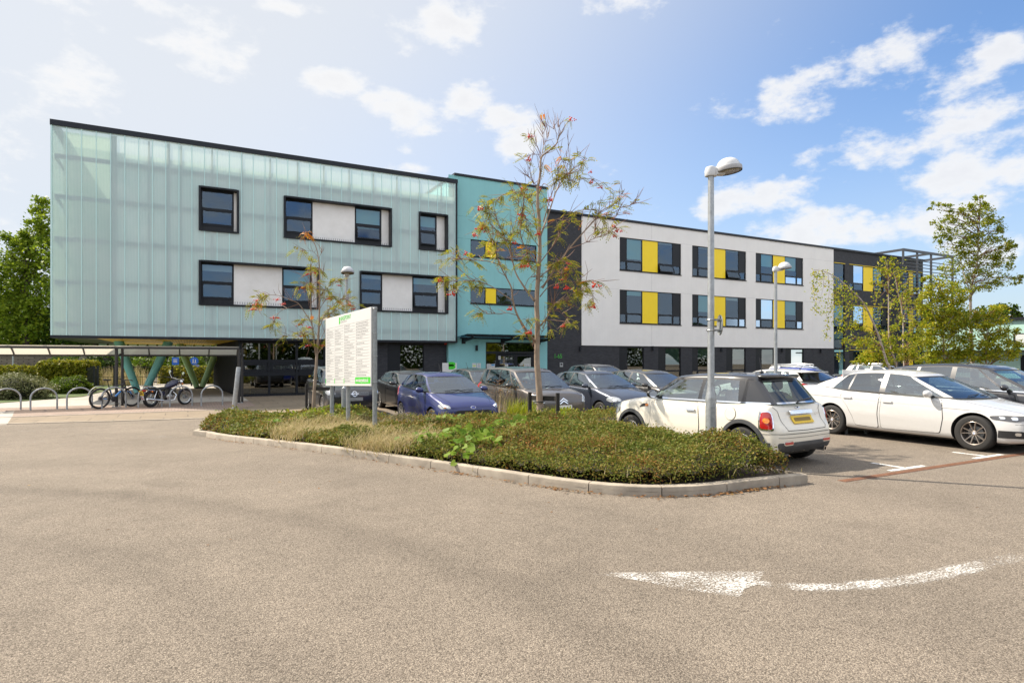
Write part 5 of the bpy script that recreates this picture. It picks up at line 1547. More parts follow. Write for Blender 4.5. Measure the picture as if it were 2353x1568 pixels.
CORSA = spec_hatch(paint=M['p_slate'], rim='star7', skin=[
 ('headlight', 26, (1.6,.62), [(-.20,.67),(.06,.62),(.19,.66),(.17,.74),(.02,.785),(-.16,.745)], M['clear_lens'], .010),
 ('headlight_bulb', 22, (1.6,.62), [(-.06,.668),(.03,.652),(.06,.69),(.0,.72),(-.06,.71)], M['lamp_bright'], .016),
 ('grille', 0, (0,0), [(-.42,.56),(.42,.56),(.48,.665),(-.48,.665)], M['black_plastic'], .008, False, .02),
 ('grille_bar', 0, (0,0), [(-.47,.62),(.47,.62),(.49,.655),(-.49,.655)], M['chrome'], .014, False, .01),
 ('badge', 0, (0,0), [(.062*math.cos(k*PI/8),.638+.062*math.sin(k*PI/8)) for k in range(16)], M['chrome'], .020, False, .004),
 ('badge_field', 0, (0,0), [(.046*math.cos(k*PI/8),.638+.046*math.sin(k*PI/8)) for k in range(16)], M['galv_dull'], .025, False, .004),
 ('lower_grille', 0, (0,0), [(-.50,.30),(.50,.30),(.42,.44),(-.42,.44)], M['black_plastic'], .008, False, .04),
 plate('number_plate', 0, 0, .485, M['plate_white']),
 ('tail_light', 128, (-1.6,.72), [(-.10,.80),(.10,.82),(.10,1.04),(-.06,1.02)], M['red_lens'], .010),
 ('quarter_glass', 90, (0,0), [(-.92,1.015),(-.72,1.02),(-.58,1.16),(-.62,1.17)], M['car_glass_dark'], .006)])
PICASSO = spec_hatch(paint=M['p_bronze'], nose=2.0, tail=-2.04, wb=2.54, r=.315, wroof=.64, wide=.5,
 plan=[(2.0,.62),(1.97,.70),(1.85,.79),(1.55,.85),(1.2,.865),(0,.87),(-1.3,.865),(-1.75,.835),(-1.95,.78),(-2.02,.71),(-2.04,.66)],
 top=[(2.0,.66),(1.97,.80),(1.86,.89),(1.6,.96),(1.25,1.02),(1.1,1.05),(.2,1.06),(-1.3,1.10),(-1.78,1.12),(-1.93,1.02),(-2.01,.85),(-2.04,.62)],
 bot=[(2.0,.32),(1.93,.24),(1.7,.20),(0,.20),(-1.7,.22),(-1.95,.28),(-2.04,.38)],
 crown=[(2.0,0),(1.85,.05),(1.3,.05),(1.08,0),(-1.5,0),(-2.04,0)],
 belt=[(1.25,1.03),(.2,1.055),(-1.3,1.095),(-1.9,1.11)], wcab=[(1.25,.79),(.4,.83),(-1.2,.82),(-1.9,.76)],
 roofz=[(.4,1.52),(0,1.58),(-.6,1.605),(-1.3,1.59),(-1.8,1.55)],
 lines=[(1.22,.32,'P'),(1.08,.24,'G'),(.70,.10,'P'),(.62,.04,'G'),(-.32,-.32,'B'),(-.42,-.42,'G'),(-1.18,-1.14,'P'),(-1.26,-1.22,'G'),(-1.66,-1.52,'P'),(-1.92,-1.74,'P')],
 mirror=(.66,1.12), mirrorpaint=M['p_black'], seats=(0,-.95), aerial=(-1.5,.25),
 doors=[([(.86,.30),(.90,.65),(.84,1.0),(-.32,1.03),(-.36,.6),(-.34,.28)], -.22, .90),([(-.40,.28),(-.42,.6),(-.40,1.03),(-1.2,1.05),(-1.22,.80),(-.98,.62),(-.88,.30)], -1.06, .93)],
 skin=[('headlight', 24, (1.6,.62), [(-.19,.70),(.06,.69),(.19,.80),(.14,.90),(.02,.91),(-.14,.82)], M['clear_lens'], .010),
 ('headlight_bulb', 20, (1.6,.62), [(-.08,.73),(.02,.73),(.06,.80),(.0,.83),(-.06,.80)], M['lamp_bright'], .016),
 ('grille', 0, (0,0), [(-.50,.36),(.50,.36),(.46,.52),(-.46,.52)], M['black_plastic'], .008, False, .04),
 ('badge', 0, (0,0), [(-.14,.66),(-.10,.66),(0,.725),(.10,.66),(.14,.66),(.0,.755)], M['chrome'], .014, False, .004),
 ('badge', 0, (0,0), [(-.14,.725),(-.10,.725),(0,.79),(.10,.725),(.14,.725),(.0,.82)], M['chrome'], .014, False, .004),
 plate('number_plate', 0, 0, .565, M['plate_white']),
 ('tail_light', 130, (-1.7,.75), [(-.07,.80),(.08,.80),(.08,1.15),(-.05,1.15)], M['red_lens'], .010)])
FAMILY = spec_hatch(nose=2.16, tail=-2.14, wb=2.65, r=.315, track=1.53, wroof=.60,
 plan=[(2.16,.62),(2.13,.70),(2.0,.80),(1.7,.865),(1.3,.885),(0,.895),(-1.3,.885),(-1.8,.85),(-2.04,.77),(-2.11,.70),(-2.14,.64)],
 top=[(2.16,.58),(2.13,.68),(2.0,.76),(1.7,.84),(1.3,.92),(1.05,.97),(.2,1.0),(-1.3,1.07),(-1.8,1.09),(-1.98,1.0),(-2.09,.84),(-2.14,.6)],
 bot=[(2.16,.30),(2.08,.22),(1.8,.18),(0,.18),(-1.8,.21),(-2.06,.27),(-2.14,.38)],
 belt=[(1.15,.96),(.2,.99),(-1.3,1.06),(-1.95,1.09)], wcab=[(1.15,.80),(.3,.845),(-1,.83),(-1.95,.74)],
 roofz=[(.25,1.40),(-.15,1.455),(-.7,1.475),(-1.3,1.445),(-1.75,1.395)],
 lines=[(1.12,.18,'P'),(.98,.10,'G'),(-.28,-.28,'B'),(-.38,-.37,'G'),(-1.12,-1.06,'P'),(-1.18,-1.12,'G'),(-1.50,-1.32,'P'),(-1.95,-1.62,'P')],
 mirror=(.72,1.03), seats=(-.02,-.95), aerial=(-1.3,.30),
 doors=[([(.88,.28),(.92,.6),(.86,.95),(-.30,.99),(-.34,.6),(-.30,.26)], -.18, .84),([(-.36,.26),(-.40,.6),(-.37,.99),(-1.12,1.03),(-1.15,.78),(-.98,.62),(-.86,.30)], -1.0, .88)])
def lamps_generic(front=True):
 return [('headlight', 24, (1.7,.64), [(-.18,.62),(.05,.60),(.18,.68),(.12,.74),(-.14,.71)], M['clear_lens'], .010),
 ('grille', 0, (0,0), [(-.46,.52),(.46,.52),(.48,.64),(-.48,.64)], M['black_plastic'], .008, False, .03),
 ('lower_grille', 0, (0,0), [(-.50,.30),(.50,.30),(.44,.42),(-.44,.42)], M['black_plastic'], .008, False, .03),
 plate('number_plate', 0, 0, .47, M['plate_white']),
 ('tail_light', 150, (-1.8,.62), [(-.20,.84),(.16,.80),(.20,.90),(.12,1.0),(-.16,.95)], M['red_lens'], .012),
 plate('number_plate', 180, 0, .72, M['plate_yellow']),
 ('lower_bumper', 180, (0,0), [(-.62,.30),(.62,.30),(.66,.44),(-.66,.44)], M['black_plastic'], .008, False, .04)]
# ------------------------------------------------------------------ cars, parked where they stand
def face_in(u, vfront, S): return (u, vfront+S['nose'], 0)       # nose towards the viewer side (-Y)
def place_front(S, u, vn, label, **k):
 v = vn+S['nose']; return make_car(S, label, (u, v, gz(v)-.0), -PI/2, **k)
def place_rear(S, u, vtail, label, **k):
 v = vtail-S['tail']; return make_car(S, label, (u, v, gz(v)), PI/2, **k)
MINI = spec_hatch(paint=M['p_cream'], roofpaint=M['p_black'], pillarpaint=M['p_black'], nose=1.85, tail=-1.85, wb=2.467, r=.302, track=1.475, rim='star5', wide=.48, tum=.02, shoulder=.09, nst=100,
 plan=[(1.85,.58),(1.82,.66),(1.72,.75),(1.45,.815),(1.1,.835),(0,.838),(-1.1,.838),(-1.45,.825),(-1.68,.775),(-1.80,.70),(-1.85,.60)],
 top=[(1.85,.60),(1.82,.70),(1.72,.79),(1.45,.86),(1.1,.905),(.85,.93),(.2,.935),(-1.0,.945),(-1.50,.955),(-1.62,.94),(-1.68,.86),(-1.73,.72),(-1.78,.66),(-1.83,.60),(-1.85,.50)],
 bot=[(1.85,.30),(1.78,.21),(1.5,.18),(0,.18),(-1.5,.20),(-1.76,.24),(-1.85,.34)],
 crown=[(1.85,0),(1.6,.05),(1.1,.05),(.85,.0),(-1.55,0),(-1.85,0)],
 belt=[(.9,.935),(.2,.945),(-1.0,.952),(-1.66,.958)], wcab=[(.9,.755),(.2,.775),(-.9,.77),(-1.66,.70)], wroof=.63,
 roofz=[(.2,1.345),(-.2,1.375),(-.8,1.385),(-1.45,1.365)], rcrown=.03,
 rtaper=.13, lines=[(.86,.22,'P'),(.76,.16,'G'),(-.32,-.36,'B'),(-.40,-.43,'G'),(-1.12,-1.06,'B'),(-1.62,-1.27,'B')],
 wtop=.82, rwedge=True, bow=.10, bowr=.07, seats=(-.12,-.95), mirror=(.62,1.02), mirrorpaint=M['p_black'], aerial=None, chrome_handle=True, chrome_belt=True,
 doors=[([(.70,.26),(.73,.55),(.70,.90),(-.36,.915),(-.40,.55),(-.36,.24)], -.22, .80)],
 skin=[('tail_light', 143, (-1.45,.62), [(-.105,.585),(.085,.575),(.090,.70),(.07,.84),(.02,.872),(-.085,.865),(-.105,.74)], M['chrome'], .010),
      ('tail_lens', 143, (-1.45,.62), [(-.085,.605),(.067,.597),(.070,.70),(.052,.828),(.012,.852),(-.068,.845),(-.085,.74)], M['red_lens'], .018),
      ('indicator', 143, (-1.45,.62), [(-.012+.042*math.cos(k*PI/6), .725+.042*math.sin(k*PI/6)) for k in range(12)], M['orange_lens'], .026),
      ('reflector', 180, (0,0), [(.40,.362),(.62,.362),(.62,.425),(.40,.425)], M['chrome'], .010),
      ('reflector_lens', 180, (0,0), [(.415,.374),(.605,.374),(.605,.413),(.415,.413)], M['red_lens'], .017),
      ('number_plate', 180, (0,0), [(-.27,.66),(.27,.66),(.27,.775),(-.27,.775)], M['plate_yellow'], .022, False, .01),
      ('plate_print', 180, (0,0), [(-.22,.69),(.22,.69),(.22,.745),(-.22,.745)], M['plate_smudge'], .025, False, .02),
      ('tailgate_handle', 180, (0,0), [(-.30,.80),(.30,.80),(.30,.85),(-.30,.85)], M['chrome'], .045, False, .02),
      ('rear_apron', 180, (0,0), [(-.64,.215),(.64,.215),(.70,.34),(.70,.40),(-.70,.40),(-.70,.34)], M['arch'], .007, False, .04),
      ('badge', 180, (0,0), [(-.07,.893),(-.02,.875),(.02,.875),(.07,.893),(.02,.905),(-.02,.905)], M['chrome'], .010, False, .006),
      ('side_repeater_vent', 90, (0,0), [(-1.02,.765),(-.82,.80),(-.80,.845),(-.92,.835)], M['black_plastic'], .008),
      ('side_repeater', 90, (0,0), [(-.85,.79),(-.785,.79),(-.785,.835),(-.85,.835)], M['orange_lens'], .018),
      ('fuel_flap_gap', 90, (0,0), [(1.03+.105*math.cos(k*PI/10), .79+.105*math.sin(k*PI/10)) for k in range(20)], M['gap'], .003, True, .004),
      ('fuel_flap', 90, (0,0), [(1.03+.098*math.cos(k*PI/10), .79+.098*math.sin(k*PI/10)) for k in range(20)], M['p_cream'], .008, True, .004),
      ('headlight', 30, (1.4,.55), [(.12*math.cos(k*PI/8), .72+.12*math.sin(k*PI/8)) for k in range(16)], M['clear_lens'], .012)])
mu, mv = 8.34, 8.01
mini, mbody, mB, mBC = make_car(MINI, 'cream hatchback with black roof parked beside the hedge island', (mu, mv, gz(mv)), PI/2+R(5))
mini.scale = (.985,.985,1.02)
def strip(mb, bvh, alpha, pts, w=.008, off=.004):
 """thin line skinned along points (sideways, height)"""
 n = Vector((math.cos(alpha), math.sin(alpha), 0)); p = Vector((-math.sin(alpha), math.cos(alpha), 0)); rows = []
 P = [];
 for a, b in zip(pts[:-1], pts[1:]):
  k = max(1, int((Vector(b)-Vector(a)).length/.04))
  for i in range(k): P.append(Vector(a).lerp(Vector(b), i/k))
 P.append(Vector(pts[-1]))
 for i, q in enumerate(P):
  d = (P[min(i+1,len(P)-1)]-P[max(0,i-1)]).normalized(); nn = Vector((-d.y, d.x)); r_ = []
  for s in (-1, 1):
   z = q+nn*s*w/2; hit, nor, i_, _ = bvh.ray_cast(p*z.x+Vector((0,0,z.y))+n*4, -n)
   if hit is None: hit, nor, i_, _ = bvh.find_nearest(p*z.x+Vector((0,0,z.y))+n)
   r_.append(hit+n*off)
  rows.append(r_)
 for a, b in zip(rows[:-1], rows[1:]): mb.quad(a[0], a[1], b[1], b[0])
q = MB()
strip(q, mB, PI, [(-.66,.945),(-.56,.86),(-.53,.62),(-.50,.575),(0,.565),(.50,.575),(.53,.62),(.56,.86),(.66,.945)], .009)
for s in (1,-1): strip(q, mB, s*PI/2, [((1.20 if s>0 else -1.20),.505),((1.78 if s>0 else -1.78),.53)], .008);
strip(q, mB, PI, [(-.72,.53),(0,.52),(.72,.53)], .008)
strip(q, mB, PI, [(-.70,.475),(0,.465),(.70,.475)], .006)
build_each(q, 'shut_line', M['gap'], mini, fix=False)
for x in (MINI['wb']/2, -MINI['wb']/2):
 for s in (1, -1):
  a = MB(); vs = []; K = 30
  for k in range(K+1):
   t = R(-8)+R(196)*k/K
   for rr, o in ((.345, .004), (.352, .022), (.405, .022), (.412, .002)):
    X = x+rr*math.cos(t); Z = MINI['r']+.01+rr*math.sin(t)
    hit, nor, i_, _ = mB.ray_cast(Vector((x+max(rr,.37)*math.cos(t), s*4, MINI['r']+.01+max(rr,.37)*math.sin(t))), Vector((0,-s,0)))
    y = hit.y if hit is not None else s*.83
    if abs(y) < .62: y = s*.80
    vs.append((X, y+s*o, Z))
  fs = [(i*4+j, i*4+j+1, i*4+5+j, i*4+4+j) for i in range(K) for j in range(3)]
  a.add(vs, fs); a.build('wheel_arch', M['arch'], mini, smooth=40)
for s in (1, -1):
 a = MB(); decal(a, mB, s*PI/2, [(-.85,.19),(.85,.19),(.85,.285),(-.85,.285)], .010, .02); a.build('sill', M['arch'], mini, smooth=50)
 a = MB(); decal(a, mB, s*PI/2, [((1.22 if s>0 else -1.70),.215),((1.70 if s>0 else -1.22),.215),((1.70 if s>0 else -1.22),.40),((1.22 if s>0 else -1.70),.40)], .007, .012); a.build('rear_apron', M['arch'], mini, smooth=50)
a = MB(); rbox(a, -1.42, -1.20, -.47, .47, 1.33, 1.395, .024); a.build('spoiler', M['p_black'], mini, smooth=40)
a = MB(); a.lathe([(.030,0),(.038,.0),(.038,.14),(.028,.14),(.026,.0)], 16, Matrix.Translation((-1.70,-.50,.245)) @ Matrix.Rotation(-PI/2, 4, 'Y'), cap=False); a.build('exhaust', M['chrome'], mini, smooth=40)
a = MB(); z = 1.40; a.tube([(-1.0,0,z),(-1.04,0,z+.03)], .03, 8); a.tube([(-1.03,0,z+.02),(-.98,0,z+.26)], .006, 5); a.build('aerial', M['black_plastic'], mini)
a = MB(); a.tube([(-1.685,.02,.985),(-1.71,-.20,1.02),(-1.70,-.33,1.03)], .012, 6); a.build('rear_wiper', M['black_plastic'], mini)
a = MB(); Mt = Matrix(((0,0,-1,-1.742),(-1,0,0,-.355),(0,1,0,.775),(0,0,0,1)))
put_text(a, 'ONE', .05, Mt, 1.2); a.build('model_lettering', M['chrome'], mini, fix=False)
BMW = spec_hatch(rbulge=.07, paint=M['p_white'], nose=2.19, tail=-2.43, wb=2.81, r=.322, track=1.56, rim='multi10', nst=110, wide=.47, tum=.035, shoulder=.11,
 plan=[(2.19,.56),(2.16,.66),(2.05,.77),(1.8,.855),(1.35,.895),(0,.90),(-1.35,.895),(-1.9,.86),(-2.25,.79),(-2.38,.72),(-2.43,.62)],
 top=[(2.19,.54),(2.16,.63),(2.05,.69),(1.8,.745),(1.35,.83),(1.0,.915),(.2,.955),(-1.0,.99),(-1.6,1.03),(-1.95,1.055),(-2.25,1.05),(-2.34,1.0),(-2.40,.86),(-2.43,.62)],
 bot=[(2.19,.30),(2.1,.20),(1.8,.17),(0,.17),(-1.8,.20),(-2.3,.26),(-2.43,.38)],
 crown=[(2.19,0),(1.9,.035),(1.3,.045),(1.0,.0),(-1.6,.0),(-1.9,.02),(-2.43,.0)],
 belt=[(1.1,.915),(.2,.945),(-1.0,.985),(-1.95,1.05)], wcab=[(1.1,.79),(.3,.83),(-1,.82),(-1.95,.70)], wroof=.58, rcrown=.035,
 roofz=[(.25,1.335),(-.1,1.39),(-.5,1.415),(-.9,1.395),(-1.3,1.32)],
 lines=[(1.06,.14,'P'),(.90,.06,'G'),(-.24,-.26,'B'),(-.36,-.36,'Gd'),(-1.02,-.96,'B'),(-1.06,-1.0,'Gd'),(-1.44,-1.14,'P'),(-1.96,-1.26,'P')],
 bow=.15, bowr=.10, seats=(-.02,-.95), mirror=(.66,1.0), aerial=None,
 doors=[([(.84,.27),(.90,.55),(.86,.90),(-.27,.94),(-.30,.55),(-.28,.25)], -.15, .80),([(-.34,.25),(-.36,.55),(-.33,.94),(-1.06,.97),(-1.20,.86),(-1.02,.66),(-.90,.45),(-.84,.27)], -1.02, .84)],
 skin=[('headlight', 38, (1.75,.60), [(-.24,.615),(-.02,.575),(.24,.60),(.26,.655),(.10,.675),(-.26,.675)], M['lamp_dark'], .010),
      ('headlight_bulb', 38, (1.75,.60), [(-.06,.60),(.02,.60),(.02,.655),(-.06,.655)], M['lamp_bright'], .018),
      ('headlight_bulb', 38, (1.75,.60), [(.09,.61),(.16,.61),(.16,.655),(.09,.655)], M['lamp_bright'], .018),
      ('bumper_vent', 40, (1.75,.60), [(-.16,.29),(.24,.28),(.24,.41),(-.14,.415)], M['black_plastic'], .008),
      ('fog_lamp', 45, (1.75,.60), [(-.13,.335),(-.05,.335),(-.05,.39),(-.13,.39)], M['lamp_bright'], .016),
      ('grille', 0, (0,0), [(.03,.50),(.28,.50),(.30,.60),(.05,.62)], M['black_plastic'], .010),
      ('tail_light', 150, (-2.0,.62), [(-.12,.78),(.20,.79),(.22,.89),(.0,.93),(-.14,.90)], M['red_lens'], .012),
      plate('number_plate', 0, 0, .40, M['plate_white']), plate('number_plate', 180, 0, .70, M['plate_yellow'])])
bu, bv = 13.50, 5.83+1.40
bmw, bbody, bB, bBC = make_car(BMW, 'white four door saloon with bronze spoked wheels in bay at right', (bu, bv, gz(bv)), -PI/2+R(-1.2))
q = MB()
for s in (1,-1):
 sg = 1 if s > 0 else -1
 strip(q, bB, s*PI/2, [(-sg*1.62,.735),(-sg*.8,.765),(sg*.4,.80),(sg*1.4,.845),(sg*2.1,.865)], .010, .010)
q.build('shoulder_crease', M['p_white'], bmw, fix=False)
q = MB(); strip(q, bB, 0, [(-.78,.53),(0,.50),(.78,.53)], .006); q.build('shut_line', M['gap'], bmw, fix=False)
a = MB(); rbox(a, -1.20, -1.02, -.03, .03, 1.40, 1.455, .02); a.build('roof_fin', M['p_white'], bmw, smooth=40)
MPV = spec_hatch(paint=M['p_navy'], nose=2.32, tail=-2.40, wb=2.85, r=.34, track=1.6, wroof=.66, rim='star7', privacy=True,
 plan=[(2.32,.64),(2.28,.74),(2.12,.85),(1.8,.92),(1.35,.94),(0,.945),(-1.5,.935),(-2.0,.90),(-2.3,.82),(-2.38,.74),(-2.40,.66)],
 top=[(2.32,.66),(2.28,.78),(2.12,.87),(1.8,.95),(1.4,1.02),(1.2,1.05),(.2,1.08),(-1.5,1.14),(-2.05,1.16),(-2.24,1.05),(-2.35,.88),(-2.40,.62)],
 bot=[(2.32,.32),(2.24,.23),(1.9,.20),(0,.20),(-2.0,.23),(-2.3,.30),(-2.40,.40)],
 crown=[(2.32,0),(2.1,.05),(1.5,.05),(1.2,0),(-1.8,0),(-2.4,0)],
 belt=[(1.35,1.04),(.2,1.07),(-1.5,1.13),(-2.2,1.16)], wcab=[(1.35,.84),(.4,.88),(-1.3,.87),(-2.2,.78)],
 roofz=[(.4,1.56),(0,1.62),(-.6,1.655),(-1.4,1.625),(-2.0,1.55)],
 lines=[(1.36,.28,'P'),(1.20,.20,'G'),(.80,.08,'P'),(.72,.02,'G'),(-.34,-.34,'B'),(-.46,-.45,'Gd'),(-1.26,-1.18,'B'),(-1.34,-1.26,'Gd'),(-1.86,-1.66,'P'),(-2.20,-1.92,'P')],
 mirror=(.78,1.15), mirrorpaint=M['p_black'], seats=(0,-.95), aerial=None, chrome_belt=True,
 doors=[([(.98,.30),(1.0,.65),(.94,1.0),(-.36,1.04),(-.40,.6),(-.36,.28)], -.22, .93),([(-.43,.28),(-.46,.6),(-.43,1.04),(-1.26,1.08),(-1.30,.85),(-1.1,.66),(-.98,.32)], -1.12, .96)],
 skin=lamps_generic())
mpv, _, _, _ = make_car(MPV, 'black people carrier with chrome window line behind the white saloon', (15.85, 4.95+2.1, gz(7)), -PI/2)
mpv.scale = (.90, .95, .935)
f_, fB0, fB, _ = place_front(FIESTA, 6.28, 13.85, 'deep blue small hatchback with whip aerial in front row')
p_, pb0, pB, _ = place_front(PICASSO, 8.98, 13.9, 'grey brown tall hatchback with two silver chevrons in front row')
c_, cb0, cB, _ = place_front(CORSA, 11.55, 13.9, 'slate blue grey hatchback with round silver badge in front row')
def bonnet(root, S, bvh):
 """bonnet shut lines and bumper line"""
 q = MB(); n = Vector((0,0,1))
 for s in (1, -1):
  rows = []
  for i in range(15):
   x = lerp(S['lines'][0][0]+.05, S['nose']-.16, i/14); y = s*(pl(S['plan'], x)*lerp(.80,.70,i/14)); r_ = []
   for d in (-.004, .004):
    hit, nor, i_, _ = bvh.ray_cast(Vector((x, y+d, 3)), -n)
    if hit is not None: r_.append(hit+n*.004)
   if len(r_) == 2: rows.append(r_)
  for a, b in zip(rows[:-1], rows[1:]): q.quad(a[0], a[1], b[1], b[0])
 q.build('bonnet_line', M['gap'], root, fix=False)
for r_, S, bv_ in ((f_,FIESTA,fB),(p_,PICASSO,pB),(c_,CORSA,cB),(bmw,BMW,bB)): bonnet(r_, S, bv_)
S1 = dict(FAMILY); S1.update(paint=M['p_grey'], skin=lamps_generic())
place_front(S1, 14.15, 14.1, 'dark grey family hatchback partly hidden by the cream hatchback')
S2 = dict(FAMILY); S2.update(paint=M['p_white'], privacy=True, mirrorpaint=M['p_white'], skin=[
 ('tail_light', 158, (-1.9,.66), [(-.24,.86),(.10,.83),(.17,.90),(.15,.99),(-.04,1.02),(-.24,.95)], M['red_lens'], .014),
 plate('number_plate', 180, 0, .74, M['plate_yellow']), ('lower_bumper', 180, (0,0), [(-.66,.30),(.66,.30),(.68,.46),(-.68,.46)], M['black_plastic'], .008, False, .04),
 ('headlight', 24, (1.7,.64), [(-.18,.62),(.05,.60),(.18,.68),(.12,.74),(-.14,.71)], M['clear_lens'], .010)])
fo, _, _, _ = place_rear(S2, 19.55, 13.75, 'white hatchback with big red tail lamps reversed out between lamp post and saloon')
a = MB(); rbox(a, -2.02, -1.56, -.60, .60, 1.385, 1.425, .018); a.build('spoiler', M['p_white'], fo, smooth=40)
a = MB(); decal(a, _, PI, [(-.52,1.12),(.52,1.12),(.5,1.36),(-.5,1.36)], .006);
SUV = spec_hatch(paint=M['p_black'], nose=2.12, tail=-2.18, wb=2.63, r=.335, track=1.54, wroof=.62,
 plan=[(2.12,.66),(2.09,.74),(1.95,.83),(1.6,.88),(1.2,.89),(0,.895),(-1.3,.885),(-1.8,.86),(-2.08,.79),(-2.15,.72),(-2.18,.66)],
 top=[(2.12,.68),(2.09,.82),(1.95,.91),(1.6,.98),(1.2,1.05),(1.0,1.08),(.2,1.10),(-1.3,1.15),(-1.85,1.16),(-2.02,1.05),(-2.13,.88),(-2.18,.62)],
 bot=[(2.12,.34),(2.04,.27),(1.8,.24),(0,.24),(-1.8,.26),(-2.1,.32),(-2.18,.42)],
 belt=[(1.1,1.06),(.2,1.09),(-1.3,1.14),(-1.95,1.16)], wcab=[(1.1,.81),(.3,.84),(-1,.83),(-1.95,.75)],
 roofz=[(.25,1.53),(-.15,1.585),(-.7,1.605),(-1.3,1.575),(-1.75,1.52)],
 lines=[(1.10,.18,'P'),(.96,.10,'G'),(-.28,-.28,'B'),(-.38,-.37,'G'),(-1.12,-1.06,'P'),(-1.18,-1.12,'G'),(-1.50,-1.36,'P'),(-1.95,-1.62,'P')],
 mirror=(.72,1.14), aerial=None, doors=[([(.88,.34),(.92,.66),(.86,1.04),(-.30,1.08),(-.34,.66),(-.30,.32)], -.18, .94)],
 skin=[('headlight', 24, (1.7,.64), [(-.20,.76),(.04,.74),(.18,.82),(.14,.93),(.0,.94),(-.16,.88)], M['clear_lens'], .010),
 ('headlight_bulb', 20, (1.7,.64), [(-.09,.785),(.0,.78),(.03,.84),(-.02,.87),(-.08,.86)], M['lamp_bright'], .016),
 ('grille', 0, (0,0), [(-.44,.70),(.44,.70),(.48,.83),(-.48,.83)], M['lamp_dark'], .008, False, .02),
 ('badge', 0, (0,0), [(.085*math.cos(k*PI/8),.765+.085*math.sin(k*PI/8)) for k in range(16)], M['chrome'], .016, False, .004),
 ('badge_field', 0, (0,0), [(.063*math.cos(k*PI/8),.765+.063*math.sin(k*PI/8)) for k in range(16)], M['lamp_dark'], .021, False, .004),
 ('badge', 0, (0,0), [(-.13,.75),(.13,.75),(.13,.782),(-.13,.782)], M['chrome'], .026, False, .004),
 ('lower_grille', 0, (0,0), [(-.46,.42),(.46,.42),(.40,.52),(-.40,.52)], M['gap'], .008, False, .03),
 ('fog_lamp', 15, (1.9,.66), [(-.04,.44),(.04,.44),(.04,.51),(-.04,.51)], M['lamp_bright'], .012),
 plate('number_plate', 0, 0, .60, M['galv_dull'])])
for k in range(5):
 z = .715+k*.024; SUV['skin'].append(('grille_bar', 0, (0,0), [(-.45,z),(.45,z),(.45,z+.006),(-.45,z+.006)], M['galv_dull'], .013, False, .002))
place_front(SUV, 4.72, 19.6, 'black crossover with round silver badge behind the directory board')
S3 = dict(FAMILY); S3.update(paint=M['p_black'], skin=lamps_generic(), roofz=[(.25,1.36),(-.15,1.41),(-.7,1.42),(-1.3,1.38),(-1.75,1.30)])
place_front(S3, 7.35, 19.6, 'low black hatchback between the crossover and the blue hatchback')
S4 = dict(FAMILY); S4.update(paint=M['p_grey'], skin=lamps_generic())
place_front(S4, 10.55, 20.4, 'dark green grey car behind the blue hatchback near entrance')
S4['paint'] = M['p_silver']; place_front(S4, 12.9, 20.6, 'pale grey car behind the grey brown hatchback near entrance')
S5 = dict(SUV); S5.update(paint=M['p_black'], skin=lamps_generic())
place_front(S5, 16.6, 20.4, 'black car with roof just showing above the slate hatchback')
S6 = dict(FAMILY); S6.update(paint=M['p_silver'], skin=lamps_generic(), roofz=[(.25,1.46),(-.15,1.54),(-.7,1.56),(-1.3,1.55),(-1.9,1.50)])
rr1, _, _, _ = place_front(S6, 27.0, 17.6, 'silver estate car with roof rails behind the white hatchback')
rr2, _, _, _ = place_front(S6, 33.5, 17.6, 'silver estate car with roof rails seen between the birch stems')
for rr_ in (rr1, rr2):
 for s in (1, -1):
  a = MB(); a.tube([(.0,s*.56,1.58),(-.1,s*.55,1.62),(-1.5,s*.54,1.61),(-1.65,s*.54,1.55)], .02, 6); a.build('roof_rail', M['chrome'], rr_, smooth=50)
S7 = dict(FAMILY); S7.update(paint=M['p_royal'], skin=lamps_generic())
place_front(S7, 24.3, 15.6, 'bright blue car half hidden behind the white hatchback')
S8 = dict(SUV); S8.update(paint=M['p_grey'], skin=lamps_generic())
place_front(S8, 30.6, 4.2, 'grey car at far right beyond the people carrier')
# ------------------------------------------------------------------ planting
M['lf_cot'] = leaf_mat('cotoneaster leaves', [(.055,.08,.016),(.10,.14,.022),(.17,.20,.032),(.13,.14,.025),(.27,.22,.05),(.23,.115,.032),(.34,.13,.035)], .35, .6, .40)
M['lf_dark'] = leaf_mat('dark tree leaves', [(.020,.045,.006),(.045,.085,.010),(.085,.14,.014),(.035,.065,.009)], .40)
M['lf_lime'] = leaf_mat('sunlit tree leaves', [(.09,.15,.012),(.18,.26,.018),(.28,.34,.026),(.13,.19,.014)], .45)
M['lf_hedge'] = leaf_mat('hedge leaves', [(.10,.13,.010),(.22,.23,.018),(.34,.29,.028),(.08,.10,.012)], .42)
M['lf_silver'] = leaf_mat('variegated shrub leaves', [(.10,.115,.04),(.19,.20,.085),(.28,.28,.14),(.06,.08,.02)], .30)
M['lf_fine'] = leaf_mat('fine green shrub leaves', [(.05,.09,.006),(.10,.16,.010),(.15,.21,.014)], .35)
M['lf_birch'] = leaf_mat('birch leaves', [(.16,.24,.014),(.26,.32,.022),(.36,.36,.025),(.50,.41,.03),(.22,.29,.018)], .45, .4)
M['lf_birch2'] = leaf_mat('greener birch leaves', [(.13,.19,.014),(.20,.26,.02),(.28,.30,.026),(.36,.32,.03)], .45, .4)
M['lf_rowan'] = leaf_mat('rowan leaflets', [(.13,.18,.014),(.22,.25,.020),(.32,.30,.022),(.42,.33,.03),(.16,.20,.016)], .48, .4)
M['lf_rowan_red'] = leaf_mat('rowan leaflets turning', [(.55,.25,.02),(.60,.16,.02),(.40,.33,.03)], .48, .4)
M['lf_broad'] = leaf_mat('broad leaves', [(.09,.18,.012),(.15,.25,.02),(.20,.28,.025),(.11,.19,.015)], .4, .55)
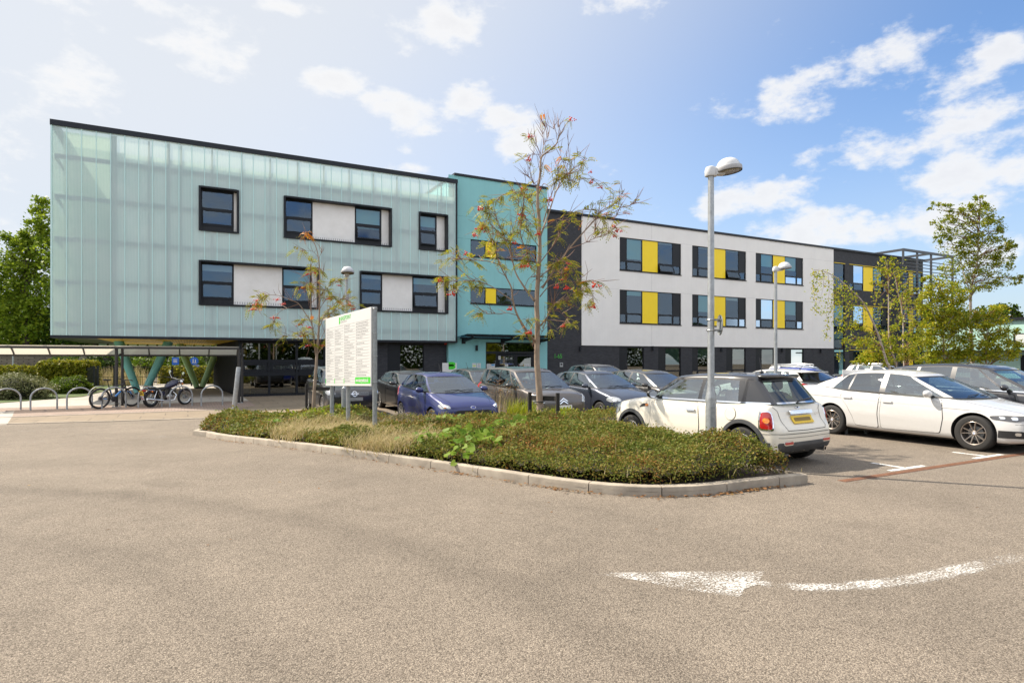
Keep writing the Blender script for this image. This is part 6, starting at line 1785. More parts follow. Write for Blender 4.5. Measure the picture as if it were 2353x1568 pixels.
M['lf_iris'] = leaf_mat('strap leaves', [(.20,.26,.015),(.32,.34,.02),(.15,.22,.012),(.42,.36,.03)], .45, .4)
M['straw'] = leaf_mat('dry grass', [(.46,.37,.19),(.58,.48,.28),(.38,.30,.14),(.26,.27,.08)], .35, .7)
M['deadleaf'] = leaf_mat('fallen leaves', [(.20,.10,.04),(.30,.15,.06),(.14,.07,.03),(.36,.24,.10)], .2, .7)
M['berry'] = mat('red berries', (.62,.035,.015), .3)
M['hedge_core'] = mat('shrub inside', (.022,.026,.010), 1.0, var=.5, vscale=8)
def unit_rand(n):
 v = RNG.normal(size=(n,3)); return v/np.linalg.norm(v, axis=1, keepdims=True)
def leaves(P, size, asp=.5, droop=0.0, up=0.0):
 """lozenge leaves at points P: returns vertices, quads"""
 n = len(P); size = np.broadcast_to(np.asarray(size, float), (n,))[:,None]
 d = unit_rand(n); d[:,2] = d[:,2]*(.6) - droop + 0; d /= np.linalg.norm(d, axis=1, keepdims=True)
 q = unit_rand(n)
 if up: q[:,2] *= 1-up
 s = np.cross(d, q); s /= np.maximum(1e-6, np.linalg.norm(s, axis=1, keepdims=True))
 nn = np.cross(d, s)
 a = P - d*size*.5; c = P + d*size*.5; m = P - d*size*.05 + nn*size*.06
 V = np.stack([a, m+s*size*asp*.5, c, m-s*size*asp*.5], axis=1).reshape(-1,3)
 F = np.arange(n*4).reshape(n,4)
 return V, F
class Fol:
 def __init__(s): s.V = []; s.F = []; s.n = 0
 def add(s, V, F): s.V.append(V); s.F.append(F+s.n); s.n += len(V)
 def build(s, name, m, parent=None):
  off = WL[parent.name] if parent is not None else None
  return np_mesh(name, np.concatenate(s.V), np.concatenate(s.F), m, None, parent, off=None if off is None else np.array(off))
# ---- the island's ground cover: mound surface, then dense small leaves
def vnoise(X, Y, sc, seed):
 r = np.random.default_rng(seed); o = np.zeros_like(X)
 for k in range(7):
  a = r.uniform(0, 2*PI); f = sc*r.uniform(.6, 1.7); o += np.sin((X*math.cos(a)+Y*math.sin(a))*f+r.uniform(0, 6.28))
 return o/4.2
dryc = [G(700,1015), G(800,1030), G(880,1045), G(640,1000)]
def dryness(X, Y):
 d = np.zeros_like(X)
 for c, r in zip([G(740,1016), G(900,1045), G(850,1012), G(930,1012), G(640,1003)], (1.15, .9, 1.0, .8, .6)): d = np.maximum(d, np.clip(1.15-np.hypot(X-c.x, Y-c.y)/r, 0, 1))
 return d
brc = [(G(1010,1045),.75),(G(1100,1050),.7),(G(1180,1030),.55),(G(1000,1012),.6),(G(1090,1075),.45)]
def broadness(X, Y):
 d = np.zeros_like(X)
 for c, r in brc: d = np.maximum(d, np.clip(1.15-np.hypot(X-c.x, Y-c.y)/r, 0, 1))
 return d
def hmound(X, Y):
 e = island_edge(X, Y)
 t = np.clip((e-.02)/.80, 0, 1); t = np.sqrt(np.clip(t*(2-t), 0, 1))
 rise = np.clip((X-3.6)/2.6, 0, 1)*np.clip((12.2-Y)/2.5, 0, 1); base = .30+.15*rise*rise*(3-2*rise)+.11*vnoise(X, Y, 1.9, 3)+.075*vnoise(X, Y, 5.5, 4)+.03*vnoise(X, Y, 15, 8)
 base *= 1-.62*dryness(X, Y)-.30*broadness(X, Y)*(1-dryness(X,Y))
 g = np.vectorize(gz, otypes=[float])(Y)
 return g+.10+t*base
step = .14
xs = np.arange(.0, 36.2, step); ys = np.arange(5.0, 19.4, step)
X, Y = np.meshgrid(xs, ys); inside = island_in(X, Y) & (island_edge(X, Y) > .16)
H = np.where(inside, hmound(X, Y), 0)
idx = -np.ones(X.shape, int); idx[inside] = np.arange(inside.sum())
V = np.stack([X[inside], Y[inside], H[inside]-.09], axis=1)
q = (idx[:-1,:-1] >= 0) & (idx[1:,:-1] >= 0) & (idx[1:,1:] >= 0) & (idx[:-1,1:] >= 0)
F = np.stack([idx[:-1,:-1][q], idx[:-1,1:][q], idx[1:,1:][q], idx[1:,:-1][q]], axis=1)
o = np_mesh('ground_cover_base', V, F, M['mound'], smooth=True); tag(o, kind='stuff')
def scatter(n, x0, x1, y0, y1):
 x = RNG.uniform(x0, x1, n); y = RNG.uniform(y0, y1, n); k = island_in(x, y); return x[k], y[k]
fo_ = Fol()
def cover(n, x0, x1, y0, y1, smin, smax, kmul):
 x, y = scatter(n, x0, x1, y0, y1)
 k = island_edge(x, y) > .135; x, y = x[k], y[k]
 w = 1-.93*np.clip(dryness(x, y)*1.3,0,1)-.75*broadness(x, y); k = RNG.uniform(size=len(x)) < w; x, y = x[k], y[k]
 e = island_edge(x, y)
 h = hmound(x, y); g = np.vectorize(gz, otypes=[float])(y)
 dist = np.hypot(x, y)
 sz = np.clip(dist*kmul, smin, smax)*RNG.uniform(.7, 1.35, len(x))
 z = h + RNG.normal(0, .022, len(x)) - np.abs(RNG.normal(0, .07, len(x)))*(RNG.uniform(size=len(x)) < .6)
 sprig = RNG.uniform(size=len(x)) < .07; z = z+sprig*RNG.uniform(.01, .10, len(x))
 edge = RNG.uniform(size=len(x)) > e/.5
 z = np.where(edge, g+.10+RNG.uniform(0, 1, len(x))**.6*(h-g-.08), z)
 P = np.stack([x, y, z], axis=1)
 P[:,:2] += RNG.normal(0, .018, (len(x),2))*edge[:,None]
 fo_.add(*leaves(P, sz, .58, droop=-.1))
cover(240000, 2.0, 7.6, 5.0, 13.4, .028, .06, .0042)
cover(60000, 0.0, 5.2, 11.5, 19.3, .035, .070, .0040)
cover(60000, 7.3, 22.0, 10.6, 13.5, .04, .075, .0032)
cover(24000, 22.0, 36.0, 10.6, 13.5, .07, .10, .0032)
tag(fo_.build('ground_cover_leaves', M['lf_cot']), kind='stuff')
M['lf_weed'] = leaf_mat('bright weed leaves', [(.16,.24,.012),(.24,.30,.02),(.32,.32,.03),(.12,.2,.015)], .45)
wd = Fol()
for c, r, n in ((G(880,950),.5,500),(G(820,955),.7,700),(G(930,985),.35,240),(G(620,945),.30,150),(G(1070,975),.5,260),(G(1290,985),.35,180),(G(770,975),.4,350),(G(1000,985),.6,260),(G(700,1000),.5,260)):
 x = RNG.normal(c.x, r, n); y = RNG.normal(c.y, r, n); k = island_in(x, y); x, y = x[k], y[k]
 z = hmound(x, y)+RNG.uniform(0, .12, len(x)); wd.add(*leaves(np.stack([x,y,z],1), RNG.uniform(.05,.11,len(x)), .6))
tag(wd.build('weeds', M['lf_weed']), kind='stuff')
def blades(P, hgt, wid, lean, nseg=2, curl=.6):
 """tapering bent blades rooted at P"""
 n = len(P); a = RNG.uniform(0, 2*PI, n); d = np.stack([np.cos(a), np.sin(a), np.zeros(n)], 1); s = np.stack([-np.sin(a), np.cos(a), np.zeros(n)], 1)
 hgt = np.broadcast_to(hgt, (n,)); wid = np.broadcast_to(wid, (n,)); lean = np.broadcast_to(lean, (n,))
 rows = []
 for k in range(nseg+1):
  t = k/nseg; ww = wid*(1-t*.92)
  c = P + d*(lean*(t**2)*hgt)[:,None] + np.stack([np.zeros(n), np.zeros(n), hgt*(t-curl*.35*lean*t*t)], 1)
  rows.append((c-s*ww[:,None]/2, c+s*ww[:,None]/2))
 V = np.concatenate([np.stack([l, r], 1) for l, r in rows], axis=1)   # n, 2*(nseg+1), 3
 m = 2*(nseg+1); F = []
 for k in range(nseg): F.append(np.stack([np.arange(n)*m+2*k, np.arange(n)*m+2*k+1, np.arange(n)*m+2*k+3, np.arange(n)*m+2*k+2], 1))
 return V.reshape(-1,3), np.concatenate(F)
dg = Fol()
x, y = scatter(110000, 1.5, 6.5, 8.5, 15.5); k = RNG.uniform(size=len(x)) < dryness(x, y)*.95; x, y = x[k], y[k]
P = np.stack([x, y, hmound(x, y)-.04], 1); dg.add(*blades(P, RNG.uniform(.08,.26,len(x)), .011, RNG.uniform(.4,1.6,len(x))))
x, y = scatter(60000, 0, 7.5, 5, 19); k = RNG.uniform(size=len(x)) < .05; x, y = x[k], y[k]
P = np.stack([x, y, hmound(x, y)-.04], 1); dg.add(*blades(P, RNG.uniform(.06,.22,len(x)), .007, RNG.uniform(.2,1.2,len(x))))
tag(dg.build('dry_grass', M['straw']), kind='stuff')
def heart(mb, c, size, nrm, rot):
 nrm = Vector(nrm).normalized(); x = nrm.orthogonal().normalized(); x = Matrix.Rotation(rot, 3, nrm) @ x; y = nrm.cross(x)
 out = [(0,-.06),(.22,-.30),(.50,-.24),(.60,.05),(.48,.38),(.22,.66),(0,.80),(-.22,.66),(-.48,.38),(-.60,.05),(-.50,-.24),(-.22,-.30)]
 vs = [c+(x*p+y*q+nrm*(.16*abs(p)-.22*max(0,q)**2+.05*math.sin(7*p+3*q)))*size for p, q in out]+[c+nrm*(-.02)*size+y*.2*size]
 k = len(out); mb.add(vs, [(i, (i+1)%k, k) for i in range(k)])
bl = MB()
rr = random.Random(5)
for c, r in brc:
 for i in range(int(70*r)):
  a = rr.uniform(0, 2*PI); d = r*math.sqrt(rr.uniform(0,1))*1.05; x, y = c.x+d*math.cos(a), c.y+d*math.sin(a)
  if not island_in(np.array([x]), np.array([y]))[0]: continue
  z = float(hmound(np.array([x]), np.array([y]))[0])+rr.uniform(.0,.10)
  heart(bl, Vector((x,y,z)), rr.uniform(.07,.145), (rr.uniform(-.7,.5), rr.uniform(-.9,.2), rr.uniform(.5,1)), rr.uniform(0,6.3))
for q in ((1310,1010),(800,985),(830,992),(640,1010),(795,1012),(1335,1018),(1290,990)):
 g = G(*q); z = float(hmound(np.array([g.x]), np.array([g.y]))[0])+.06;
 for k in range(3): heart(bl, Vector((g.x+rr.uniform(-.1,.1), g.y+rr.uniform(-.1,.1), z)), rr.uniform(.08,.14), (rr.uniform(-.5,.3),-.5,.8), rr.uniform(0,6))
o = bl.build('broad_leaf_patch', M['lf_broad'], smooth=80, fix=False); tag(o, kind='stuff')
def clump(name, label, px, py, n, r, h, wid, m, cat='plant', lean=(.1,.7), zoff=0):
 g = G(px, py); z = float(hmound(np.array([g.x]), np.array([g.y]))[0])-.12
 t = thing(name, label, cat, (g.x, g.y, z))
 f = Fol(); a = RNG.uniform(0, 2*PI, n); d = r*np.sqrt(RNG.uniform(size=n)); P = np.stack([g.x+d*np.cos(a), g.y+d*np.sin(a), np.full(n, z)], 1)
 f.add(*blades(P, RNG.uniform(h*.55, h, n), wid, RNG.uniform(*lean, n), 4, .8)); f.build('leaf_blades', m, t); return t
clump('iris_clump', 'bright yellow green strap leaved clump left of the near rowan stakes', 1200, 1000, 420, .36, .62, .020, M['lf_iris'])
clump('iris_clump', 'smaller yellow green strap leaved clump between the rowan stake posts', 1272, 1000, 170, .26, .50, .018, M['lf_iris'])
t = clump('dead_stalks', 'tall dry brown stalks standing in front of the blue hatchback bumper', 1165, 975, 90, .5, .95, .012, M['straw'], lean=(.02,.35))
sd_ = Fol()
n = 260; g = WL[t.name]; P = np.stack([RNG.normal(g.x,.38,n), RNG.normal(g.y,.38,n), g.z+RNG.uniform(.5,.95,n)],1); sd_.add(*leaves(P, RNG.uniform(.03,.06,n), .5)); sd_.build('seed_heads', M['deadleaf'], t)  # dry seed heads on the tall stalks, all in one mesh
n = 900; s = RNG.integers(4, len(front)-3, n); A = np.array([(p.x, p.y) for p in front]); d = A[np.minimum(s+1, len(A)-1)]-A[s-1]; d /= np.linalg.norm(d,axis=1,keepdims=True)
keep = RNG.uniform(size=n) < (.35+.65*(vnoise(A[s][:,0], A[s][:,1], 3.0, 21) > .25))
nrm = np.stack([d[:,1], -d[:,0]],1); xy = A[s]+d*RNG.uniform(-.3,.3,(n,1))+nrm*np.abs(RNG.normal(0,.05,(n,1)))+nrm*.02; xy = xy[keep]
P = np.stack([xy[:,0], xy[:,1], np.array([gz(v) for v in xy[:,1]])+RNG.uniform(.008,.03,len(xy))],1)
f = Fol(); V, F = leaves(P, RNG.uniform(.03,.07,len(P)), .6); V[:,2] = np.repeat(P[:,2],4)+(V[:,2]-np.repeat(P[:,2],4))*.35; f.add(V,F)
n = 60; xy = np.stack([RNG.uniform(-4,9,n), RNG.uniform(2.5,12,n)],1); k = ~island_in(xy[:,0],xy[:,1]); xy = xy[k]; P = np.stack([xy[:,0],xy[:,1],np.array([gz(v) for v in xy[:,1]])+.008],1)
V, F = leaves(P, RNG.uniform(.03,.06,len(P)), .5); V[:,2] = np.repeat(P[:,2],4)+(V[:,2]-np.repeat(P[:,2],4))*.2; f.add(V,F)
tag(f.build('fallen_leaves', M['deadleaf']), kind='stuff')
# ---- trees with traced limbs
def limb(mb, pts, r0, r1, n=7):
 k = len(pts); mb.tube(pts, [lerp(r0, r1, (i/(k-1))**.68) for i in range(k)], n)
def pinnate(f, base, dirn, L, rng, pairs=6, lf=.05):
 """a compound leaf: leaflets in pairs along a drooping stalk"""
 d = Vector(dirn).normalized(); side = d.cross(Vector((0,0,1)));
 if side.length < .1: side = Vector((1,0,0))
 side.normalize(); side = (Matrix.Rotation(rng.uniform(-.8,.8), 3, d) @ side); up = side.cross(d)
 P = []; V = []; F = []
 for i in range(pairs+1):
  t = (i+.6)/(pairs+.6); c = base+d*L*t+Vector((0,0,-1))*L*.35*t*t
  for s in ((1,-1) if i < pairs else (0,)):
   ax = (side*s*.85+d*.55-Vector((0,0,.25))).normalized() if s else (d-Vector((0,0,.4))).normalized()
   sz = lf*(1-.25*abs(t-.5)); w = ax.cross(up if abs(ax.dot(up)) < .9 else side).normalized()*sz*.17
   a = c; b = c+ax*sz; m = c+ax*sz*.5
   k = len(V); V += [a, m+w, b, m-w]; F.append((k,k+1,k+2,k+3))
 f.add(np.array([tuple(v) for v in V]), np.array(F))
 return V
def traced_tree(name, label, px0, Z0, paths, conv, seed, leafy, berries, trunk_r, mats, base, lf=.05, LL=.17, red_zone=None, twigm=None):
 rng = random.Random(seed)
 root = thing(name, label, 'tree', base)
 tr = MB(); tw = MB(); f = Fol(); fr = Fol(); bcl = []
 def to3(p, z): q = conv(p); return W(q[0], q[1], z)
 for i, (pts, r0, r1, dz, nl, bare) in enumerate(paths):
  k = len(pts); P = []
  for j, p in enumerate(pts):
   tt = j/(k-1); zoff = dz[0]+(dz[1]-dz[0])*tt; P.append(to3(p, Z0+zoff))
  P = catmull(P, 4)
  limb(tr if r0 > .018 else tw, P, r0*.78, r1*.8, 8 if r0 > .03 else 5)
  m = len(P)
  for j in range(int(3+k*1.2) if r1 < .007 else 4):      # bare side twigs
   q = P[min(m-2, int(rng.uniform(.3,.98)*(m-1)))]; g_ = (P[min(m-1, P.index(q)+1)]-q).normalized()
   d = (g_+Vector((rng.gauss(0,.55), rng.gauss(0,.55), rng.gauss(.25,.4)))).normalized(); L_ = rng.uniform(.15,.5)
   e = q+d*L_; tw.tube([q, q.lerp(e,.5)+Vector((rng.gauss(0,.02),0,.02)), e+Vector((0,0,.04))], [.0065,.005,.002], 4)
  for j in range(int(nl*1.45+.5)):
   t = rng.uniform(bare, 1.0)**.8; q = P[min(m-1, int(t*(m-1)))]
   d = Vector((rng.gauss(0,1), rng.gauss(0,1), rng.gauss(.1,.5))).normalized()
   if rng.random() < .55:      # short side twig carrying the leaf
    e = q+d*rng.uniform(.08,.26); tw.tube([q, q.lerp(e,.5)+Vector((0,0,.02)), e], [.006,.005,.003], 4); q = e
   for _ in range(rng.choice((1,2,2,3))):
    d2 = (d+Vector((rng.gauss(0,.7), rng.gauss(0,.7), rng.gauss(-.2,.4)))).normalized()
    ff = fr if (red_zone and rng.random() < red_zone(i, t)) else f
    pinnate(ff, q, d2, LL*rng.uniform(.7,1.15), rng, rng.choice((5,6,6,7)), lf*rng.uniform(.8,1.15))
 for b in berries: bcl.append(to3(b[0], Z0+b[1]))
 tr.build('trunk', M['bark'], root, world=True, smooth=60, fix=False)
 tw.build('twigs', twigm or M['twig'], root, world=True, smooth=60, fix=False)
 f.build('crown', mats[0], root)
 if fr.n: fr.build('turning_leaves', mats[1], root)
 proto = MB()
 for k in range(16):
  proto.sphere((rng.gauss(0,.032), rng.gauss(0,.032), rng.gauss(-.012,.018)), .0125, 6, 4)
 pm = None
 for c in bcl:
  if pm is None:
   o = proto.build('berry_cluster', M['berry'], root, smooth=80, fix=False); pm = o.data
  else:
   o = bpy.data.objects.new('berry_cluster', pm); COL.objects.link(o); o.parent = root
  o.location = c-Vector(base); o.rotation_euler = (0,0,rng.uniform(0,6)); s = rng.uniform(.85,1.5); o.scale = (s,s,s*.9)
 return root
c3 = lambda p: (970.4+.29796*p[0], 359.4+.29796*p[1])
c6 = lambda p: c3((p[0]*.2751/.29796, (p[1]*.2751-107.8)/.29796))
def K6(*pts): return [((p[0]*.2751)/.29796, (p[1]*.2751-107.8)/.29796) for p in pts]
A = [ # near rowan: outline points, radii, depth drift, leaf tufts, bare share
 ([(912,2150),(905,1900),(892,1700),(882,1568),(886,1300),(880,1130),(890,950),(903,750)]+K6((978,1080),(973,900),(962,800),(962,660),(975,600),(985,500),(993,400),(1050,350),(1110,300),(1142,225),(1200,120),(1240,75)), .105, .006, (0,0), 8, .35),
 (K6((993,400),(1012,300),(1045,240),(1060,180)), .012,.004,(0,.2), 0, 0), (K6((1012,300),(1000,210),(984,140)), .009,.003,(.1,.3),0,0), (K6((1045,240),(1030,170),(1018,128)), .008,.003,(.1,.1),1,.9),
 (K6((985,370),(950,290),(900,225)), .010,.003,(0,-.3),3,.85), (K6((975,375),(905,380),(885,410)), .008,.003,(0,-.4),3,.8),
 (K6((970,640),(920,600),(882,470),(855,425)), .012,.003,(0,-.3),1,.9), (K6((950,660),(900,580),(842,535)), .008,.003,(0,-.3),1,.8),
 (K6((1140,228),(1130,130)), .006,.002,(0,0),1,.9), (K6((1140,228),(1100,165),(1075,110)), .006,.002,(0,.2),0,0),
 (K6((985,1060),(1030,930),(1060,850),(1110,700),(1160,600),(1240,510),(1330,450),(1365,410)), .030,.005,(0,.7),15,.5),
 (K6((1160,600),(1190,500),(1165,420),(1145,330)), .010,.003,(.3,.5),4,.45), (K6((1200,520),(1222,400),(1213,220)), .009,.003,(.4,.5),0,.5), (K6((1230,455),(1305,375)), .006,.003,(.5,.7),0,0),
 (K6((1110,690),(1180,610),(1280,580),(1400,580),(1490,640)), .014,.004,(.2,.9),9,.5),
 (K6((1010,940),(1050,800),(1100,640),(1130,520),(1120,470)), .018,.004,(-.1,-.5),9,.5),
 (K6((975,700),(1010,620),(1060,640),(1120,600),(1200,560),(1290,500)), .012,.004,(0,-.6),7,.5),
 (K6((1000,1000),(1150,900),(1300,850),(1430,830)), .014,.003,(0,-.5),9,.45),
 (K6((1000,1490),(1100,1340),(1210,1180),(1330,1040),(1430,930),(1490,850),(1580,800),(1640,760),(1690,660)), .034,.004,(0,-.9),10,.7),
 (K6((1580,800),(1700,815),(1790,765)), .007,.002,(-.8,-1.0),2,.6), (K6((1440,920),(1530,890),(1640,880)), .007,.002,(-.6,-.9),5,.4),
 (K6((1230,1160),(1340,1120),(1450,1070),(1530,1050),(1600,990)), .013,.003,(-.4,-.2),8,.75), (K6((1390,1110),(1430,1030),(1450,970)), .006,.002,(-.4,-.4),3,.7),
 ([(872,1430),(800,1340),(730,1220),(695,1100),(685,1010),(640,920),(590,820),(555,700),(520,600),(460,480)], .042,.005,(0,-.8),18,.55),
 ([(695,1110),(620,1060),(530,1000),(430,965),(330,960),(230,960),(140,940)], .020,.004,(-.3,-.9),20,.35),
 ([(240,960),(235,1040)], .005,.003,(-.8,-.8),5,.5),
 ([(600,840),(520,810),(420,800),(330,795),(200,790)], .016,.004,(-.5,-.2),12,.55),
 ([(730,1225),(660,1205),(590,1210),(480,1210),(450,1215)], .011,.003,(-.2,-.6),5,.65),
 ([(862,1110),(780,1000),(720,900),(690,790),(640,640),(600,540),(540,430),(450,390)], .034,.005,(0,.6),18,.5),
 ([(690,790),(680,650),(720,500),(740,330),(690,260)], .018,.004,(.3,.9),10,.5), ([(740,340),(640,290),(560,350),(540,340)], .010,.003,(.7,1.0),9,.3),
 ([(640,640),(560,560),(480,540),(430,530)], .011,.003,(.4,.0),10,.45), ([(600,560),(560,480),(480,400)], .010,.003,(.4,.5),9,.4),
 ([(900,900),(860,780),(790,700),(750,560),(770,430),(780,260)], .024,.004,(0,-.6),14,.45),
 ([(895,640),(870,500),(850,400),(800,300),(760,250)], .018,.004,(0,.5),12,.5),
 ([(900,700),(830,600),(800,540)], .012,.003,(0,-.7),7,.4), ([(880,560),(800,480),(770,440)], .008,.003,(0,-.4),4,.5),
 ([(780,1030),(820,940),(870,930),(885,960)], .009,.005,(-.3,0),2,.2),
 ([(900,1310),(960,1240),(1000,1150),(1100,1090),(1200,1040),(1300,1050),(1320,1130)], .026,.004,(0,.7),18,.45),
 ([(905,1080),(980,1000),(1100,970),(1260,965),(1400,960)], .016,.003,(0,-.7),10,.5),
 ([(905,930),(990,860),(1060,820),(1110,780)], .015,.004,(0,-.5),12,.4), ([(905,820),(980,720),(1040,640),(1070,560),(1080,480)], .018,.004,(0,.5),13,.45),
 ([(990,1170),(1060,1200),(1110,1250),(1090,1290)], .008,.003,(.3,.5),5,.6), ([(910,1010),(1000,930),(1090,900),(1130,850)], .013,.003,(0,.4),12,.4),
 ([(890,1560),(860,1480),(810,1380),(800,1230)], .008,.003,(0,-.3),6,.6), ([(900,1400),(930,1330),(955,1230)], .007,.003,(0,-.2),5,.5),
 ([(880,760),(840,700),(790,760),(760,800)], .009,.003,(0,-.7),8,.4), ([(900,900),(840,860),(810,800)], .009,.003,(0,-.6),6,.5),
 ([(1000,1140),(1060,1120),(1150,1130)], .007,.003,(.3,0),8,.3),([(950,1250),(990,1180),(1020,1120)], .008,.003,(.1,-.3),7,.4),
 ([(700,520),(690,640),(640,640)], .007,.002,(.4,.2),6,.3),([(1200,900),(1195,1020),(1235,1060)], .006,.002,(-.2,.2),3,.5)]
B6 = [((895,220),-.3),((885,412),-.4),((842,665),.5),((975,660),.4),((648,742),1.0),((485,822),.6),((484,980),0),((440,1042),.0),((832,872),-.4),((965,1030),-.5),((562,1195),.3),((365,1198),-.2),((880,1298),-.7),((825,1305),-.7),((150,1420),-.9),((252,1532),-.8),((1402,517),.9),((1406,602),.8),((1490,645),.9),((1598,970),-.2),((1625,1005),-.2),((1605,1050),-.2),((1200,1485),-.5),((1185,1408),.4),((1200,1370),.4),((1205,1318),.4),((1222,1280),.4),((1438,1462),-.7),((775,1110),0),((1240,78),0),((1060,745),.2),((525,1010),.2)]
B3 = [((1315,1150),.7),((1085,1300),.5),((670,1168),-.5),((448,1222),-.6),((822,1348),-.3),((1110,1008),-.2),((1030,1000),-.3),((715,660),.4)]
bz = [(K6(p)[0], d) for p, d in B6]+B3
gR = W(1240, 1000, 12.7); gR.z = gz(gR.y)+.08
rowan = traced_tree('rowan_tree', 'tall sparse rowan with red berries tied between two black stakes', 1240, 12.7, A, c3, 3, None, bz, .1, (M['lf_rowan'], M['lf_rowan_red']), tuple(gR), .062, .19, lambda i, t: .75 if i == 20 and t > .8 else .05)
c2 = lambda p: (575.06+.29796*p[0], 503.2+.29796*p[1])
A2 = [([(484,1530),(487,1450),(495,1300),(507,1150),(512,1050),(520,950),(530,800),(535,600),(535,420),(525,300),(500,200),(460,150),(430,95)], .085,.005,(0,0),5,.93),
 ([(507,1050),(490,930),(475,800),(465,650),(455,480),(445,420),(475,370)], .035,.005,(0,-.4),4,.85), ([(516,1040),(560,980),(590,920)], .022,.008,(0,-.3),4,.8),
 ([(488,900),(470,800),(420,720),(370,650),(300,620),(220,590),(130,585),(70,620),(30,690)], .028,.004,(-.2,-.8),14,.72),
 ([(372,655),(300,680),(230,710),(190,770),(150,830)], .012,.003,(-.5,-.2),8,.72), ([(528,850),(570,740),(620,680),(690,620),(760,630),(810,690)], .022,.004,(0,.6),14,.6),
 ([(532,700),(560,650),(610,600),(650,605)], .014,.003,(0,-.4),6,.7), ([(535,600),(560,560),(620,510),(680,480),(725,465)], .014,.003,(0,.4),7,.65),
 ([(522,290),(480,250),(430,245),(390,240)], .009,.003,(0,-.3),4,.88), ([(530,300),(550,250),(545,210)], .007,.003,(0,.2),0,.9),
 ([(480,910),(400,900),(330,900),(250,895)], .010,.003,(-.2,-.4),4,.3), ([(468,620),(440,580),(415,545)], .008,.003,(-.2,-.4),1,.7),
 ([(498,920),(480,860),(430,790),(400,780)], .010,.003,(0,-.4),6,.7), ([(533,520),(560,430),(540,385),(505,400)], .010,.003,(0,.3),8,.7),
 ([(530,640),(500,700),(480,560),(495,480)], .010,.003,(0,-.5),2,.8), ([(500,950),(470,890),(420,900),(400,880)], .011,.003,(0,-.5),8,.7), ([(500,1000),(460,950),(440,960)], .008,.003,(0,-.3),6,.7),
 ([(560,740),(600,740),(680,690)], .009,.003,(.2,.4),12,.4), ([(455,480),(430,500),(430,530)], .008,.003,(-.4,-.5),10,.5), ([(530,380),(480,400),(400,440),(290,350)], .007,.002,(0,-.4),0,.9),
 ([(470,640),(520,600),(545,540),(600,560)], .010,.003,(-.1,.2),8,.6),([(540,930),(600,800),(605,740)], .012,.003,(.1,.4),8,.7)]
b2 = [((28,690),-.8),((48,655),-.8),((52,622),-.7),((210,615),-.6),((205,757),-.2),((178,757),-.2),((388,808),-.4),((448,422),-.4),((497,410),.3),((415,525),-.4),((610,610),-.4),((680,508),.4),((797,690),.6),((765,660),.6),((400,900),-.5),((452,970),-.3),((560,970),-.3),((255,650),-.5),((452,830),0)]
gR2 = W(719, 948, 18.0); gR2.z = gz(gR2.y)+.05
rowan2 = traced_tree('rowan_tree', 'small leaning rowan with few leaves left of the directory board', 719, 18.0, A2, c2, 8, None, b2, .08, (M['lf_rowan'], M['lf_rowan_red']), tuple(gR2), .075, .22, lambda i, t: .9 if i == 0 and t > .93 else .06)
def stakes(label, posts, bar_z, Z, h):
 t = thing('tree_stakes', label, 'tree stakes', tuple(W(posts[0][0], 1000, Z).to_2d())+(0,))
 t.location.z = gz(t.location.y); WL[t.name] = Vector(t.location); ends = []
 for px, lean, dz in posts:
  p = W(px, 900, Z+dz); g = gz(p.y); m_ = MB(); a = Vector((p.x, p.y, g)); b = Vector((p.x+lean, p.y, g+h)); m_.tube([a, a.lerp(b,.5), b], .042, 10); m_.build('stake', M['wood_black'], t, world=True, smooth=40); ends.append(a.lerp(b, bar_z))
 m_ = MB(); m_.bar(ends[0], ends[1], .03, .10); m_.build('crossbar', M['wood_black'], t, world=True, bevel=.004)
 return t, ends
t1, e1 = stakes('pair of black stakes with crossbar holding the near rowan', ((1217,0,.25),(1281,0,-.3)), .88, 12.75, .98)
m_ = MB(); p = W(1239, 922, 12.7); m_.tube([Vector((p.x+.10*math.cos(a), p.y+.10*math.sin(a), p.z)) for a in np.linspace(0, 2*PI, 17)[:-1]], .014, 6, closed=True); m_.build('tie', M['rubber'], t1, world=True)
t2, e2 = stakes('pair of dark stakes with weathered crossbar holding the small rowan', ((704,0,.2),(762,.05,-.3)), .88, 18.0, 1.15)
# ---- leafy trees made of limbs and many small leaves
def cloud_leaves(f, blobs, Z, size, conv, dens=1.0, hang=.2, asp=.65, depth=1.0):
 for x, y, rx, ry, n in blobs:
  q = conv((x, y)); q1 = conv((x+rx, y+ry)); c = W(q[0], q[1], Z); s = Z/FPX
  a, b = abs(q1[0]-q[0])*s, abs(q1[1]-q[1])*s; n = int(n*dens)
  d = unit_rand(n)*(RNG.uniform(.15,1.08,n)**.45)[:,None]
  kc = max(3, n//42); cc = unit_rand(kc)*(RNG.uniform(.25,1.05,kc)**.5)[:,None]; j = RNG.integers(0, kc, n)
  d = np.where((RNG.uniform(size=n) < .80)[:,None], cc[j]+RNG.normal(0,.17,(n,3)), d)
  dep = (a+b)/2*depth
  P = np.stack([c.x+d[:,0]*a*cY+d[:,1]*dep*sY, c.y-d[:,0]*a*sY+d[:,1]*dep*cY, c.z+d[:,2]*b], 1)
  f.add(*leaves(P, size*RNG.uniform(.7,1.3,n), asp, droop=hang))
c5 = lambda p: (1868.8+.298*p[0], 431.3+.298*p[1])
